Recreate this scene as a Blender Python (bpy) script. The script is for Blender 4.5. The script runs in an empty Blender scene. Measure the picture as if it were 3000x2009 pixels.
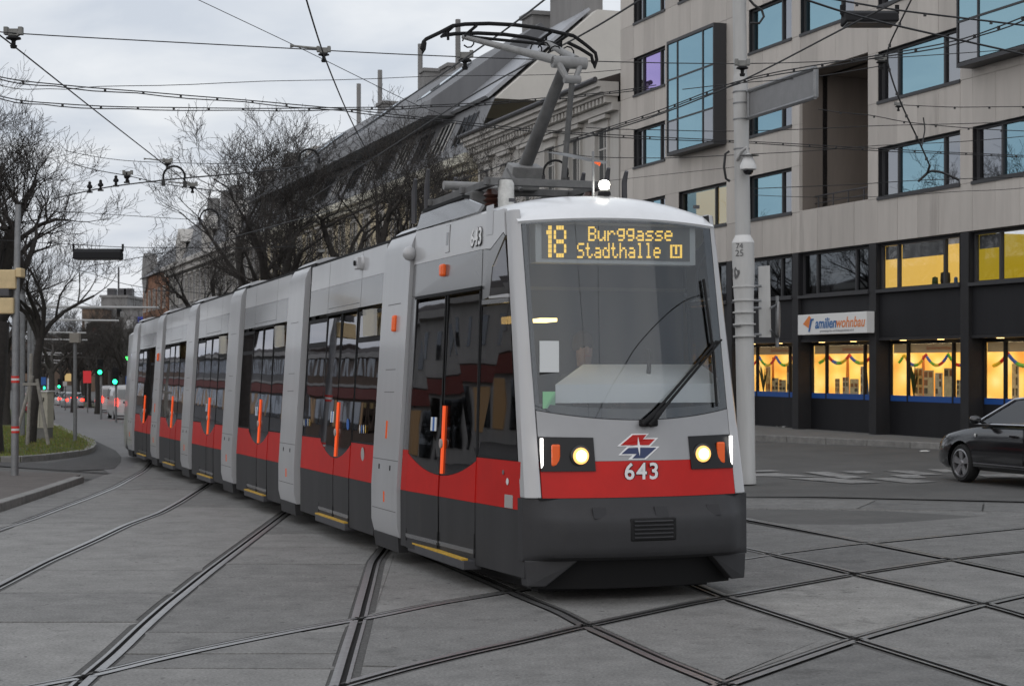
import bpy, bmesh, math, random
from mathutils import Vector, Matrix
from mathutils.geometry import delaunay_2d_cdt
random.seed(7)
R = math.radians
SC = bpy.context.scene
COL = SC.collection

# ------------------------------------------------------------------ camera
EYE = 1.95                 # camera height in metres
FPX, PX, PY = 5023.0, 1500.0, 1070.0      # survey constants used to turn sighted bearings into metres
cam_d = bpy.data.cameras.new('camera')
cam = bpy.data.objects.new('camera', cam_d)
COL.objects.link(cam)
cam.location = (0, 0, EYE)
cam.rotation_euler = (R(90), 0, 0)
cam_d.sensor_width = 36
cam_d.lens = FPX / 3000 * 36
cam_d.shift_y = 0.0218
cam_d.clip_start = 0.2
cam_d.clip_end = 3000
cam_d.dof.use_dof = True
cam_d.dof.focus_distance = 16
cam_d.dof.aperture_fstop = 6.3
SC.camera = cam

# ------------------------------------------------------------------ sky and sun (overcast dusk)
SUN_EL, SUN_AZ = R(18), R(205)            # low behind the camera's left shoulder
world = bpy.data.worlds.new('World')
SC.world = world
world.use_nodes = True
wn, wl = world.node_tree.nodes, world.node_tree.links
wn.clear()
wout = wn.new('ShaderNodeOutputWorld')
bg = wn.new('ShaderNodeBackground')
sky = wn.new('ShaderNodeTexSky')
sky.sky_type = 'NISHITA'
sky.sun_disc = False
sky.sun_elevation = SUN_EL
sky.sun_rotation = SUN_AZ
sky.air_density = 1.6
sky.dust_density = 2.5
skm = wn.new('ShaderNodeMix'); skm.data_type = 'RGBA'; skm.blend_type = 'MULTIPLY'
skm.inputs[0].default_value = 1
skm.inputs[7].default_value = (0.07, 0.07, 0.07, 1)
wl.new(sky.outputs[0], skm.inputs[6])
tc = wn.new('ShaderNodeTexCoord')
sep = wn.new('ShaderNodeSeparateXYZ')
wl.new(tc.outputs['Generated'], sep.inputs[0])
ad = wn.new('ShaderNodeMath'); ad.operation = 'ADD'; ad.inputs[1].default_value = 0.22
mx0 = wn.new('ShaderNodeMath'); mx0.operation = 'MAXIMUM'; mx0.inputs[1].default_value = 0.0
wl.new(sep.outputs[2], mx0.inputs[0]); wl.new(mx0.outputs[0], ad.inputs[0])
dx = wn.new('ShaderNodeMath'); dx.operation = 'DIVIDE'
dy = wn.new('ShaderNodeMath'); dy.operation = 'DIVIDE'
wl.new(sep.outputs[0], dx.inputs[0]); wl.new(ad.outputs[0], dx.inputs[1])
wl.new(sep.outputs[1], dy.inputs[0]); wl.new(ad.outputs[0], dy.inputs[1])
cmb = wn.new('ShaderNodeCombineXYZ')
wl.new(dx.outputs[0], cmb.inputs[0]); wl.new(dy.outputs[0], cmb.inputs[1])
ns = wn.new('ShaderNodeTexNoise'); ns.inputs['Scale'].default_value = 3.1
ns.inputs['Detail'].default_value = 5; ns.inputs['Roughness'].default_value = 0.52
ns.inputs['Distortion'].default_value = 0.35
wl.new(cmb.outputs[0], ns.inputs['Vector'])
rp = wn.new('ShaderNodeValToRGB')
rp.color_ramp.elements[0].position = 0.34; rp.color_ramp.elements[0].color = (0.66, 0.715, 0.81, 1)
rp.color_ramp.elements[1].position = 0.64; rp.color_ramp.elements[1].color = (0.89, 0.92, 0.97, 1)
wl.new(ns.outputs['Fac'], rp.inputs[0])
cmix = wn.new('ShaderNodeMix'); cmix.data_type = 'RGBA'
cmix.inputs[0].default_value = 0.90       # nine tenths cloud cover
wl.new(skm.outputs[2], cmix.inputs[6]); wl.new(rp.outputs[0], cmix.inputs[7])
wl.new(cmix.outputs[2], bg.inputs[0])
bg.inputs[1].default_value = 1.0
wl.new(bg.outputs[0], wout.inputs[0])

sd = bpy.data.lights.new('sun', 'SUN')
sd.energy = 1.25
sd.angle = R(150)
sd.color = (1.0, 0.95, 0.92)
sun = bpy.data.objects.new('sun', sd)
COL.objects.link(sun)
sv = Vector((math.sin(SUN_AZ) * math.cos(SUN_EL), math.cos(SUN_AZ) * math.cos(SUN_EL), math.sin(SUN_EL)))
sun.rotation_euler = sv.to_track_quat('Z', 'Y').to_euler()
sun.location = (0, 0, 30)

SC.view_settings.view_transform = 'Standard'
SC.view_settings.look = 'None'
SC.view_settings.exposure = 0.0
SC.view_settings.gamma = 1.0
SC.view_settings.use_curve_mapping = False
SC.cycles.max_bounces = 7
SC.cycles.transparent_max_bounces = 10
SC.cycles.sample_clamp_indirect = 4
SC.cycles.use_denoising = True

# ------------------------------------------------------------------ terrain and survey helpers
def sstep(a, b, x):
    t = min(1, max(0, (x - a) / (b - a)))
    return t * t * (3 - 2 * t)

def zg(x, y):              # street falls away gently beyond the crossing, except by the office block
    return -min(150, max(0.0, y - 14)) * 0.0135 * (1 - sstep(-1.5, 5, x))

def W(x, y, d):            # bearing (x, y) at distance d
    return Vector(((x - PX) * d / FPX, d, EYE + (PY - y) * d / FPX))

def G(x, y, lift=0.0):     # where a bearing meets the ground
    d = 20.0
    for _ in range(40):
        d2 = (EYE - zg((x - PX) * d / FPX, d)) * FPX / max(8, y - PY)
        d = 0.5 * d + 0.5 * min(400, d2)
    p = Vector(((x - PX) * d / FPX, d, 0))
    p.z = zg(p.x, p.y) + lift
    return p

DS = 3000 / 2341.0         # the sketch scale used while surveying
def D2(x, y): return x * DS, y * DS

# ------------------------------------------------------------------ materials
MATS = {}
def mat(name, col, rough=0.6, metal=0.0, spec=0.5, nscale=0, namt=0.0, bump=0.0, bscale=None, coat=0.0,
        emit=None, estr=0.0, stain=None, streak=False, spots=None):
    if name in MATS: return MATS[name]
    m = bpy.data.materials.new(name); m.use_nodes = True
    nt = m.node_tree; b = nt.nodes['Principled BSDF']
    b.inputs['Base Color'].default_value = (*col, 1)
    b.inputs['Roughness'].default_value = rough
    b.inputs['Metallic'].default_value = metal
    b.inputs['Specular IOR Level'].default_value = spec
    b.inputs['Coat Weight'].default_value = coat
    b.inputs['Coat Roughness'].default_value = 0.08
    if emit:
        b.inputs['Emission Color'].default_value = (*emit, 1)
        b.inputs['Emission Strength'].default_value = estr
    if namt:
        t = nt.nodes.new('ShaderNodeTexCoord')
        mp = nt.nodes.new('ShaderNodeMapping')
        if streak: mp.inputs['Scale'].default_value = (1, 1, 0.12)
        n = nt.nodes.new('ShaderNodeTexNoise'); n.inputs['Scale'].default_value = nscale
        n.inputs['Detail'].default_value = 10; n.inputs['Roughness'].default_value = 0.72
        nt.links.new(t.outputs['Object'], mp.inputs[0]); nt.links.new(mp.outputs[0], n.inputs['Vector'])
        r = nt.nodes.new('ShaderNodeValToRGB')
        c0 = [max(0, c * (1 - namt)) for c in col]; c1 = [min(1, c * (1 + namt)) for c in col]
        r.color_ramp.elements[0].position = 0.3; r.color_ramp.elements[0].color = (*c0, 1)
        r.color_ramp.elements[1].position = 0.7; r.color_ramp.elements[1].color = (*c1, 1)
        nt.links.new(n.outputs['Fac'], r.inputs[0])
        src = r.outputs[0]
        if stain:                                  # (scale, colour, threshold): irregular dirt patches
            n2 = nt.nodes.new('ShaderNodeTexNoise'); n2.inputs['Scale'].default_value = stain[0]
            n2.inputs['Detail'].default_value = 8; n2.inputs['Roughness'].default_value = 0.7
            nt.links.new(mp.outputs[0], n2.inputs['Vector'])
            r2 = nt.nodes.new('ShaderNodeValToRGB')
            r2.color_ramp.elements[0].position = stain[2]; r2.color_ramp.elements[0].color = (0, 0, 0, 1)
            r2.color_ramp.elements[1].position = min(1, stain[2] + 0.12); r2.color_ramp.elements[1].color = (1, 1, 1, 1)
            nt.links.new(n2.outputs['Fac'], r2.inputs[0])
            mm = nt.nodes.new('ShaderNodeMix'); mm.data_type = 'RGBA'
            nt.links.new(r2.outputs[0], mm.inputs[0]); nt.links.new(src, mm.inputs[6])
            mm.inputs[7].default_value = (*stain[1], 1)
            src = mm.outputs[2]
        if spots:                                  # (scale, colour, threshold): small pits and gum spots
            n4 = nt.nodes.new('ShaderNodeTexNoise'); n4.inputs['Scale'].default_value = spots[0]
            n4.inputs['Detail'].default_value = 2; n4.inputs['Roughness'].default_value = 0.5
            nt.links.new(t.outputs['Object'], n4.inputs['Vector'])
            r4 = nt.nodes.new('ShaderNodeValToRGB')
            r4.color_ramp.elements[0].position = spots[2]; r4.color_ramp.elements[0].color = (0, 0, 0, 1)
            r4.color_ramp.elements[1].position = spots[2] + 0.03; r4.color_ramp.elements[1].color = (0.8, 0.8, 0.8, 1)
            nt.links.new(n4.outputs['Fac'], r4.inputs[0])
            m4 = nt.nodes.new('ShaderNodeMix'); m4.data_type = 'RGBA'
            nt.links.new(r4.outputs[0], m4.inputs[0]); nt.links.new(src, m4.inputs[6])
            m4.inputs[7].default_value = (*spots[1], 1)
            src = m4.outputs[2]
            n5 = nt.nodes.new('ShaderNodeTexNoise'); n5.inputs['Scale'].default_value = 48; n5.inputs['Detail'].default_value = 3
            nt.links.new(t.outputs['Object'], n5.inputs['Vector'])
            r5 = nt.nodes.new('ShaderNodeMapRange'); r5.inputs[1].default_value = .3; r5.inputs[2].default_value = .7; r5.inputs[3].default_value = .74; r5.inputs[4].default_value = 1.26
            nt.links.new(n5.outputs['Fac'], r5.inputs[0])
            m5 = nt.nodes.new('ShaderNodeMix'); m5.data_type = 'RGBA'; m5.blend_type = 'MULTIPLY'; m5.inputs[0].default_value = 1
            nt.links.new(src, m5.inputs[6]); nt.links.new(r5.outputs[0], m5.inputs[7])
            src = m5.outputs[2]
        oi = nt.nodes.new('ShaderNodeObjectInfo')   # pieces of one kind differ a little
        hv = nt.nodes.new('ShaderNodeMapRange'); hv.inputs[3].default_value = 0.93; hv.inputs[4].default_value = 1.07
        nt.links.new(oi.outputs['Random'], hv.inputs[0])
        vm = nt.nodes.new('ShaderNodeMix'); vm.data_type = 'RGBA'; vm.blend_type = 'MULTIPLY'; vm.inputs[0].default_value = 1
        nt.links.new(src, vm.inputs[6]); nt.links.new(hv.outputs[0], vm.inputs[7])
        nt.links.new(vm.outputs[2], b.inputs['Base Color'])
    if bump:
        t2 = nt.nodes.new('ShaderNodeTexCoord')
        n3 = nt.nodes.new('ShaderNodeTexNoise'); n3.inputs['Scale'].default_value = bscale or nscale * 6
        n3.inputs['Detail'].default_value = 4
        bp = nt.nodes.new('ShaderNodeBump'); bp.inputs['Strength'].default_value = bump
        bp.inputs['Distance'].default_value = 0.02
        nt.links.new(t2.outputs['Object'], n3.inputs['Vector'])
        nt.links.new(n3.outputs['Fac'], bp.inputs['Height']); nt.links.new(bp.outputs[0], b.inputs['Normal'])
    MATS[name] = m
    return m

def emis(name, col, s):
    return mat(name, (0.02, 0.02, 0.02), 0.5, emit=col, estr=s)

def glass(name, tint, refl, rcol=(1, 1, 1), rough=0.02, ior=1.5, wob=0.0):
    """coated glass: a share `refl` mirrors, the rest lets light through, tinted; more mirror at a grazing angle"""
    if name in MATS: return MATS[name]
    m = bpy.data.materials.new(name); m.use_nodes = True
    nt = m.node_tree; nt.nodes.clear()
    o = nt.nodes.new('ShaderNodeOutputMaterial')
    tr = nt.nodes.new('ShaderNodeBsdfTransparent'); tr.inputs[0].default_value = (*tint, 1)
    gl = nt.nodes.new('ShaderNodeBsdfGlossy'); gl.inputs[0].default_value = (*rcol, 1); gl.inputs['Roughness'].default_value = rough
    lw = nt.nodes.new('ShaderNodeLayerWeight'); lw.inputs['Blend'].default_value = 0.5
    pw = nt.nodes.new('ShaderNodeMath'); pw.operation = 'POWER'; pw.inputs[1].default_value = 4.5
    nt.links.new(lw.outputs['Facing'], pw.inputs[0])
    a = nt.nodes.new('ShaderNodeMapRange')
    a.inputs[3].default_value = refl; a.inputs[4].default_value = 0.95
    nt.links.new(pw.outputs[0], a.inputs[0])
    mx = nt.nodes.new('ShaderNodeMixShader')
    nt.links.new(a.outputs[0], mx.inputs[0]); nt.links.new(tr.outputs[0], mx.inputs[1]); nt.links.new(gl.outputs[0], mx.inputs[2])
    if wob:
        t = nt.nodes.new('ShaderNodeTexCoord'); n = nt.nodes.new('ShaderNodeTexNoise')
        n.inputs['Scale'].default_value = 1.3; n.inputs['Detail'].default_value = 1
        bp = nt.nodes.new('ShaderNodeBump'); bp.inputs['Strength'].default_value = wob; bp.inputs['Distance'].default_value = 0.05
        nt.links.new(t.outputs['Object'], n.inputs['Vector']); nt.links.new(n.outputs['Fac'], bp.inputs['Height'])
        nt.links.new(bp.outputs[0], gl.inputs['Normal'])
    nt.links.new(mx.outputs[0], o.inputs[0])
    MATS[name] = m
    return m

# ------------------------------------------------------------------ mesh helpers
def V(*a): return Vector(a)

class MB:
    def __init__(s): s.v = []; s.f = []; s.m = []
    def face(s, pts, mi=0):
        n = len(s.v); s.v += [tuple(p) for p in pts]; s.f.append(list(range(n, n + len(pts)))); s.m.append(mi); return s
    def box(s, c, size, mi=0, M=None):
        hx, hy, hz = [a / 2 for a in size]; n = len(s.v)
        for z in (-hz, hz):
            for x, y in ((-hx, -hy), (hx, -hy), (hx, hy), (-hx, hy)):
                p = V(x, y, z)
                if M is not None: p = M @ p
                s.v.append(tuple(p + Vector(c)))
        for q in ((3, 2, 1, 0), (4, 5, 6, 7), (0, 1, 5, 4), (1, 2, 6, 5), (2, 3, 7, 6), (3, 0, 4, 7)):
            s.f.append([n + i for i in q]); s.m.append(mi)
        return s
    def bb(s, x0, x1, y0, y1, z0, z1, mi=0):
        return s.box(((x0 + x1) / 2, (y0 + y1) / 2, (z0 + z1) / 2), (abs(x1 - x0), abs(y1 - y0), abs(z1 - z0)), mi)
    def prism(s, poly, vec, mi=0):
        n = len(s.v); k = len(poly); vec = Vector(vec)
        s.v += [tuple(p) for p in poly] + [tuple(Vector(p) + vec) for p in poly]
        s.f.append(list(range(n + k - 1, n - 1, -1))); s.f.append(list(range(n + k, n + 2 * k))); s.m += [mi, mi]
        for i in range(k):
            j = (i + 1) % k
            s.f.append([n + i, n + j, n + k + j, n + k + i]); s.m.append(mi)
        return s
    def tube(s, pts, rad, n=6, mi=0, cap=True):
        pts = [Vector(p) for p in pts]; k = len(pts)
        if not hasattr(rad, '__len__'): rad = [rad] * k
        base = len(s.v); up = None
        for i, p in enumerate(pts):
            d = (pts[min(i + 1, k - 1)] - pts[max(i - 1, 0)])
            d = d.normalized() if d.length > 1e-9 else V(0, 0, 1)
            if up is None: up = V(0, 0, 1) if abs(d.z) < 0.9 else V(1, 0, 0)
            a = d.cross(up)
            a = a.normalized() if a.length > 1e-6 else d.orthogonal().normalized()
            b = a.cross(d).normalized(); up = b
            for j in range(n):
                t = 2 * math.pi * j / n
                s.v.append(tuple(p + (a * math.cos(t) + b * math.sin(t)) * rad[i]))
        for i in range(k - 1):
            for j in range(n):
                j2 = (j + 1) % n
                s.f.append([base + i * n + j, base + i * n + j2, base + (i + 1) * n + j2, base + (i + 1) * n + j]); s.m.append(mi)
        if cap:
            s.f.append([base + j for j in range(n)][::-1]); s.f.append([base + (k - 1) * n + j for j in range(n)]); s.m += [mi, mi]
        return s
    def lathe(s, prof, c=(0, 0, 0), n=16, mi=0, M=None):
        base = len(s.v); c = Vector(c); k = len(prof)
        for r, z in prof:
            for j in range(n):
                t = 2 * math.pi * j / n
                p = V(r * math.cos(t), r * math.sin(t), z)
                if M is not None: p = M @ p
                s.v.append(tuple(c + p))
        for i in range(k - 1):
            for j in range(n):
                j2 = (j + 1) % n
                s.f.append([base + i * n + j, base + i * n + j2, base + (i + 1) * n + j2, base + (i + 1) * n + j]); s.m.append(mi)
        s.f.append([base + j for j in range(n)][::-1]); s.f.append([base + (k - 1) * n + j for j in range(n)]); s.m += [mi, mi]
        return s
    def grid(s, fn, nu, nv, mi=0, back=None):
        """surface fn(u,v), u,v in 0..1; `back` = vector or fn giving the thickness"""
        base = len(s.v); ps = []
        for i in range(nu + 1):
            for j in range(nv + 1): ps.append(Vector(fn(i / nu, j / nv)))
        s.v += [tuple(p) for p in ps]
        w = nv + 1
        def add(q, m=mi): s.f.append(q); s.m.append(m)
        for i in range(nu):
            for j in range(nv):
                add([base + i * w + j, base + (i + 1) * w + j, base + (i + 1) * w + j + 1, base + i * w + j + 1])
        if back is not None:
            b2 = len(s.v); bv = Vector(back)
            s.v += [tuple(p + bv) for p in ps]
            for i in range(nu):
                for j in range(nv):
                    add([b2 + i * w + j + 1, b2 + (i + 1) * w + j + 1, b2 + (i + 1) * w + j, b2 + i * w + j])
            rim = [i * w for i in range(nu + 1)] + [nu * w + j for j in range(1, nv + 1)] + [i * w + nv for i in range(nu - 1, -1, -1)] + [j for j in range(nv - 1, 0, -1)]
            for a in range(len(rim)):
                b = rim[(a + 1) % len(rim)]; a0 = rim[a]
                add([base + a0, b2 + a0, b2 + b, base + b])
        return s
    def mesh(s, name, mats, smooth=0):
        me = bpy.data.meshes.new(name)
        me.from_pydata(s.v, [], s.f)
        for m in (mats if isinstance(mats, (list, tuple)) else [mats]): me.materials.append(m)
        me.polygons.foreach_set('material_index', s.m)
        bm = bmesh.new(); bm.from_mesh(me)
        bmesh.ops.remove_doubles(bm, verts=bm.verts, dist=1e-5)
        bmesh.ops.recalc_face_normals(bm, faces=bm.faces)
        bm.to_mesh(me); bm.free()
        if smooth:
            me.shade_smooth()
            me.set_sharp_from_angle(angle=R(smooth))
        me.update()
        return me
    def build(s, name, mats, parent=None, smooth=0, bevel=0.0):
        return put(name, s.mesh(name, mats, smooth), parent, bevel)

def put(name, me, parent=None, bevel=0.0):
    o = bpy.data.objects.new(name, me); COL.objects.link(o)
    if parent is not None: o.parent = parent
    if bevel:
        b = o.modifiers.new('bevel', 'BEVEL'); b.width = bevel; b.segments = 2; b.limit_method = 'ANGLE'; b.angle_limit = R(40)
    return o

def thing(name, label, cat, M=None, group=None):
    o = bpy.data.objects.new(name, None); COL.objects.link(o)
    o.empty_display_size = 0.2
    if M is not None:
        o.matrix_world = M if isinstance(M, Matrix) else Matrix.Translation(Vector(M))
    return tag(o, label, cat, group)

def tag(o, label, cat, group=None):
    o['label'] = label; o['category'] = cat
    if group: o['group'] = group
    return o

def kind(o, k):
    o['kind'] = k; return o

def dup(root, M, label=None, group=None):
    r = root.copy(); COL.objects.link(r); r.matrix_world = M if isinstance(M, Matrix) else Matrix.Translation(Vector(M))
    if label: r['label'] = label
    if group: r['group'] = group
    for ch in list(root.children):
        c = ch.copy(); COL.objects.link(c); c.parent = r
        for g in list(ch.children):
            d = g.copy(); COL.objects.link(d); d.parent = c
    return r

def textmesh(txt, size, mats, depth=0.004, shear=0.0, offset=0.0, spacing=1.0):
    """lettering lying in the local x/y plane, centred"""
    cu = bpy.data.curves.new('lettering', 'FONT'); cu.body = txt; cu.size = size; cu.extrude = depth
    cu.align_x = 'CENTER'; cu.align_y = 'CENTER'; cu.shear = shear; cu.offset = offset; cu.space_character = spacing
    cu.resolution_u = 3
    o = bpy.data.objects.new('lettering', cu); COL.objects.link(o)
    me = bpy.data.meshes.new_from_object(o)
    bpy.data.objects.remove(o); me.materials.clear()
    me.materials.append(mats)
    return me

def frame(o, ex, ey, ez):
    return Matrix(((ex[0], ey[0], ez[0], o[0]), (ex[1], ey[1], ez[1], o[1]), (ex[2], ey[2], ez[2], o[2]), (0, 0, 0, 1)))

# shared palette
SP = (13, (0.04, 0.037, 0.034), 0.69)
M_conc = [mat('concrete_a', (0.158, 0.155, 0.148), 0.82, nscale=3, namt=0.26, bump=0.4, bscale=60, stain=(1.6, (0.088, 0.086, 0.081), 0.58), spots=SP),
          mat('concrete_b', (0.195, 0.191, 0.182), 0.82, nscale=2.2, namt=0.24, bump=0.4, bscale=60, stain=(2.0, (0.105, 0.102, 0.097), 0.60), spots=SP),
          mat('concrete_c', (0.128, 0.126, 0.121), 0.80, nscale=4, namt=0.28, bump=0.4, bscale=60, stain=(1.3, (0.075, 0.073, 0.07), 0.56), spots=SP),
          mat('concrete_d', (0.25, 0.244, 0.23), 0.85, nscale=2.6, namt=0.30, bump=0.45, bscale=60, stain=(1.8, (0.11, 0.107, 0.10), 0.56), spots=SP)]
M_asph = mat('asphalt', (0.088, 0.086, 0.082), 0.85, nscale=0.7, namt=0.25, bump=0.5, bscale=90, stain=(0.5, (0.105, 0.10, 0.094), 0.55))
M_asphd = mat('asphalt_patch', (0.062, 0.061, 0.060), 0.9, nscale=5, namt=0.3, bump=0.6, bscale=120)
M_seal = mat('rail_seal', (0.085, 0.083, 0.079), 0.9, nscale=30, namt=0.5, bump=0.6, bscale=200)
M_rail = mat('rail_steel', (0.34, 0.335, 0.33), 0.36, 0.85, nscale=14, namt=0.25)
M_groove = mat('rail_groove', (0.012, 0.011, 0.010), 0.9)
M_kerb = mat('kerb_granite', (0.20, 0.195, 0.185), 0.8, nscale=5, namt=0.3, bump=0.3)
M_grass = mat('grass_soil', (0.055, 0.07, 0.018), 0.95, nscale=6, namt=0.4, bump=0.8, bscale=70)
M_blackm = mat('black_metal', (0.012, 0.012, 0.013), 0.75, spec=.2)
M_dkm = mat('dark_metal', (0.05, 0.05, 0.055), 0.5, nscale=9, namt=0.2)
M_galv = mat('galvanised_steel', (0.20, 0.205, 0.21), 0.5, 0.5, nscale=8, namt=0.2)
M_wire = mat('wire_black', (0.012, 0.012, 0.013), 0.6)
M_ins = mat('insulator_grey', (0.16, 0.16, 0.15), 0.6, nscale=12, namt=0.3)
M_white = mat('white_paint', (0.62, 0.62, 0.60), 0.5, nscale=5, namt=0.1)
# ------------------------------------------------------------------ ground
def ground_sheet():
    mb = MB()
    xs = [-500, -150, -60, -30, -15, -8, -4, -2] + [-1.5 + 6.5 * i / 16 for i in range(17)] + [8, 14, 25, 50, 150, 500]
    ys = [-150, -40, 0, 14, 20, 30, 45, 70, 110, 164, 300, 900]
    n = len(ys)
    for x in xs:
        for y in ys: mb.v.append((x, y, zg(x, y) - 0.024))
    for i in range(len(xs) - 1):
        for j in range(n - 1):
            mb.f.append([i * n + j, (i + 1) * n + j, (i + 1) * n + j + 1, i * n + j + 1]); mb.m.append(0)
    return mb.build('ground', M_asph)
ground = kind(ground_sheet(), 'structure')

def sheet(pts, lift, name, m, parent=None, dense=0.0):
    """a thin sheet that follows the ground, from ground points"""
    mb = MB(); out = []
    for i, p in enumerate(pts):
        q = pts[(i + 1) % len(pts)]
        k = max(1, int((Vector(q) - Vector(p)).length / dense)) if dense else 1
        for a in range(k):
            r = Vector(p).lerp(Vector(q), a / k); out.append(V(r.x, r.y, zg(r.x, r.y) + lift))
    mb.face(out)
    return mb.build(name, m, parent)

# --- rails, as sighted from the kerb
A = lambda x, y: (x / 2.129, 1300 + y / 2.129)
B = lambda x, y: (900 + x / 1.8015, 1450 + y / 1.8015)
C = lambda x, y: (2100 + x / 2.379, 1350 + y / 2.379)
RAILS = [
 [A(-330, 640), A(0, 530), A(200, 465), A(400, 390), A(550, 335), A(720, 265), A(830, 205), A(900, 165), A(940, 125), A(955, 90), A(930, 66)],
 [A(-330, 1060), A(0, 890), A(300, 735), A(600, 600), A(800, 505), A(1000, 430), A(1130, 360), A(1240, 290), A(1320, 235), A(1370, 195), A(1380, 170)],
 [A(400, 1575), A(540, 1445), A(700, 1310), A(900, 1120), A(1100, 950), A(1300, 790), A(1500, 640), A(1700, 490), A(1800, 415), A(1900, 330)],
 [A(2100, 1590), A(2130, 1510), A(2190, 1300), A(2250, 1095), A(2300, 900), A(2342, 740), (1122, 1616), (1160, 1560), (1185, 1500)],
 [A(-20, 1560), A(200, 1508), A(535, 1448), A(1000, 1335), A(1400, 1250), A(1800, 1170), A(2240, 1090), B(300, 650), B(640, 580), B(1000, 520), (1620, 1712), (1900, 1672), (2180, 1636), (2260, 1623), (2504, 1592), (2548, 1590), (2700, 1575), (3000, 1545), (3200, 1528)],
 [(960, 2024), (1011, 2008), (1178, 1961), (1361, 1916), (1538, 1877), (1721.5, 1833), (1927, 1788.6), (2121, 1750), (2503, 1682), (2794, 1638), (3000, 1615), (3200, 1595)],
 [(1460, 1715), (1566, 1761), (1649, 1794), (1721.5, 1833), (1844, 1888.5), (1955, 1938.5), (2121, 2005), (2200, 2040)],
 [(2000, 1700), (2121, 1750), (2300, 1808), (2503, 1873), (2780, 1960), (2920, 2005), (3000, 2030)],
 [(2020, 2045), (2121, 2006), (2503.5, 1873), (2700, 1818), (2879.7, 1770), (3000, 1743), (3200, 1705)],
 [(2060, 1583), (2182, 1608.5), (2428, 1663), (2503.5, 1682), (2646, 1714), (2880, 1770), (3000, 1804), (3200, 1868)],
 [(2060, 1500), (2182, 1520), (2352, 1552), (2545.6, 1590), (2646, 1610.6), (2789, 1639), (3000, 1684), (3200, 1730)],
]
def smooth_line(px, step=0.05):
    ps = [G(*p) for p in px]
    out = []
    for i in range(len(ps) - 1):
        p0 = ps[max(0, i - 1)]; p1 = ps[i]; p2 = ps[i + 1]; p3 = ps[min(len(ps) - 1, i + 2)]
        k = max(1, int((p2 - p1).length / step))
        for a in range(k):
            t = a / k
            q = 0.5 * ((2 * p1) + (p2 - p0) * t + (2 * p0 - 5 * p1 + 4 * p2 - p3) * t * t + (3 * p1 - p0 - 3 * p2 + p3) * t ** 3)
            # gently pull the spline towards the chord so bad sightings do not wiggle
            q = q.lerp(p1.lerp(p2, t), 0.5)
            out.append(q)
    out.append(ps[-1])
    for _ in range(14):
        out = [out[0]] + [(out[i - 1] + out[i] * 2 + out[i + 1]) / 4 for i in range(1, len(out) - 1)] + [out[-1]]
    return [V(p.x, p.y, 0) for p in out]
def extend(ps, a, b):
    d0 = (ps[0] - ps[6]).normalized(); d1 = (ps[-1] - ps[-7]).normalized()
    return [ps[0] + d0 * (0.05 * k) for k in range(int(a / .05), 0, -1)] + ps + [ps[-1] + d1 * (0.05 * k) for k in range(1, int(b / .05))]
REXT = [(2, 6), (2, 7), (1, 7), (1, 6), (1, 2), (0, 2), (6, 1.5), (4, 1.5), (1.5, 2), (5, 2), (5, 2)]
RL = [extend(smooth_line(r), *e) for r, e in zip(RAILS, REXT)]

def rail_obj(i):
    pts = RL[i]
    others = []
    for j, o in enumerate(RL):
        if j != i: others += [(p.x, p.y) for p in o]
    cells = {}
    for x, y in others: cells.setdefault((int(x * 5), int(y * 5)), []).append((x, y))
    def blocked(x, y):
        for a in (-1, 0, 1):
            for b in (-1, 0, 1):
                for ox, oy in cells.get((int(x * 5) + a, int(y * 5) + b), ()):
                    if (ox - x) ** 2 + (oy - y) ** 2 < 0.032 ** 2: return True
        return False
    hd, gr, sl = MB(), MB(), MB()
    dz = 0.0012 * i
    # cross-section, metres either side of the groove line: seal | head | groove | lip | seal
    def strip(mb, a, b, za, zb, cut=True):
        prev = None
        for k, p in enumerate(pts):
            t = (pts[min(k + 1, len(pts) - 1)] - pts[max(k - 1, 0)]).normalized()
            nrm = V(-t.y, t.x, 0)
            pa, pb = p + nrm * a, p + nrm * b
            if cut and blocked(*((pa + pb) / 2).xy): prev = None; continue
            ia = len(mb.v)
            mb.v.append((pa.x, pa.y, zg(pa.x, pa.y) + za)); mb.v.append((pb.x, pb.y, zg(pb.x, pb.y) + zb))
            if prev is not None:
                mb.f.append([prev, ia, ia + 1, prev + 1]); mb.m.append(0)
            prev = ia
    side = 1 if i in (1, 3, 5, 7, 9) else -1
    s = side
    we = 0.115 if i in (2, 3) else 0.10
    strip(sl, s * 0.075, s * we, -0.004, -0.007, False)
    strip(sl, -s * 0.045, -s * we, -0.004, -0.007, False)
    strip(hd, s * 0.018, s * 0.047, 0.003 + dz, 0.004 + dz); strip(hd, s * 0.047, s * 0.075, 0.004 + dz, 0.002 + dz)
    strip(hd, -s * 0.020, -s * 0.045, 0.000 + dz, 0.000 + dz)
    strip(gr, s * 0.018, s * 0.012, 0.002, -0.019, False); strip(gr, s * 0.012, -s * 0.014, -0.019, -0.019, False)
    strip(gr, -s * 0.014, -s * 0.020, -0.019, 0.000, False)
    ro = hd.build('rail', M_rail, ground)
    gr.build('groove', M_groove, ro); sl.build('joint_seal', M_seal, ro)
for i in range(len(RL)): rail_obj(i)

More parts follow.
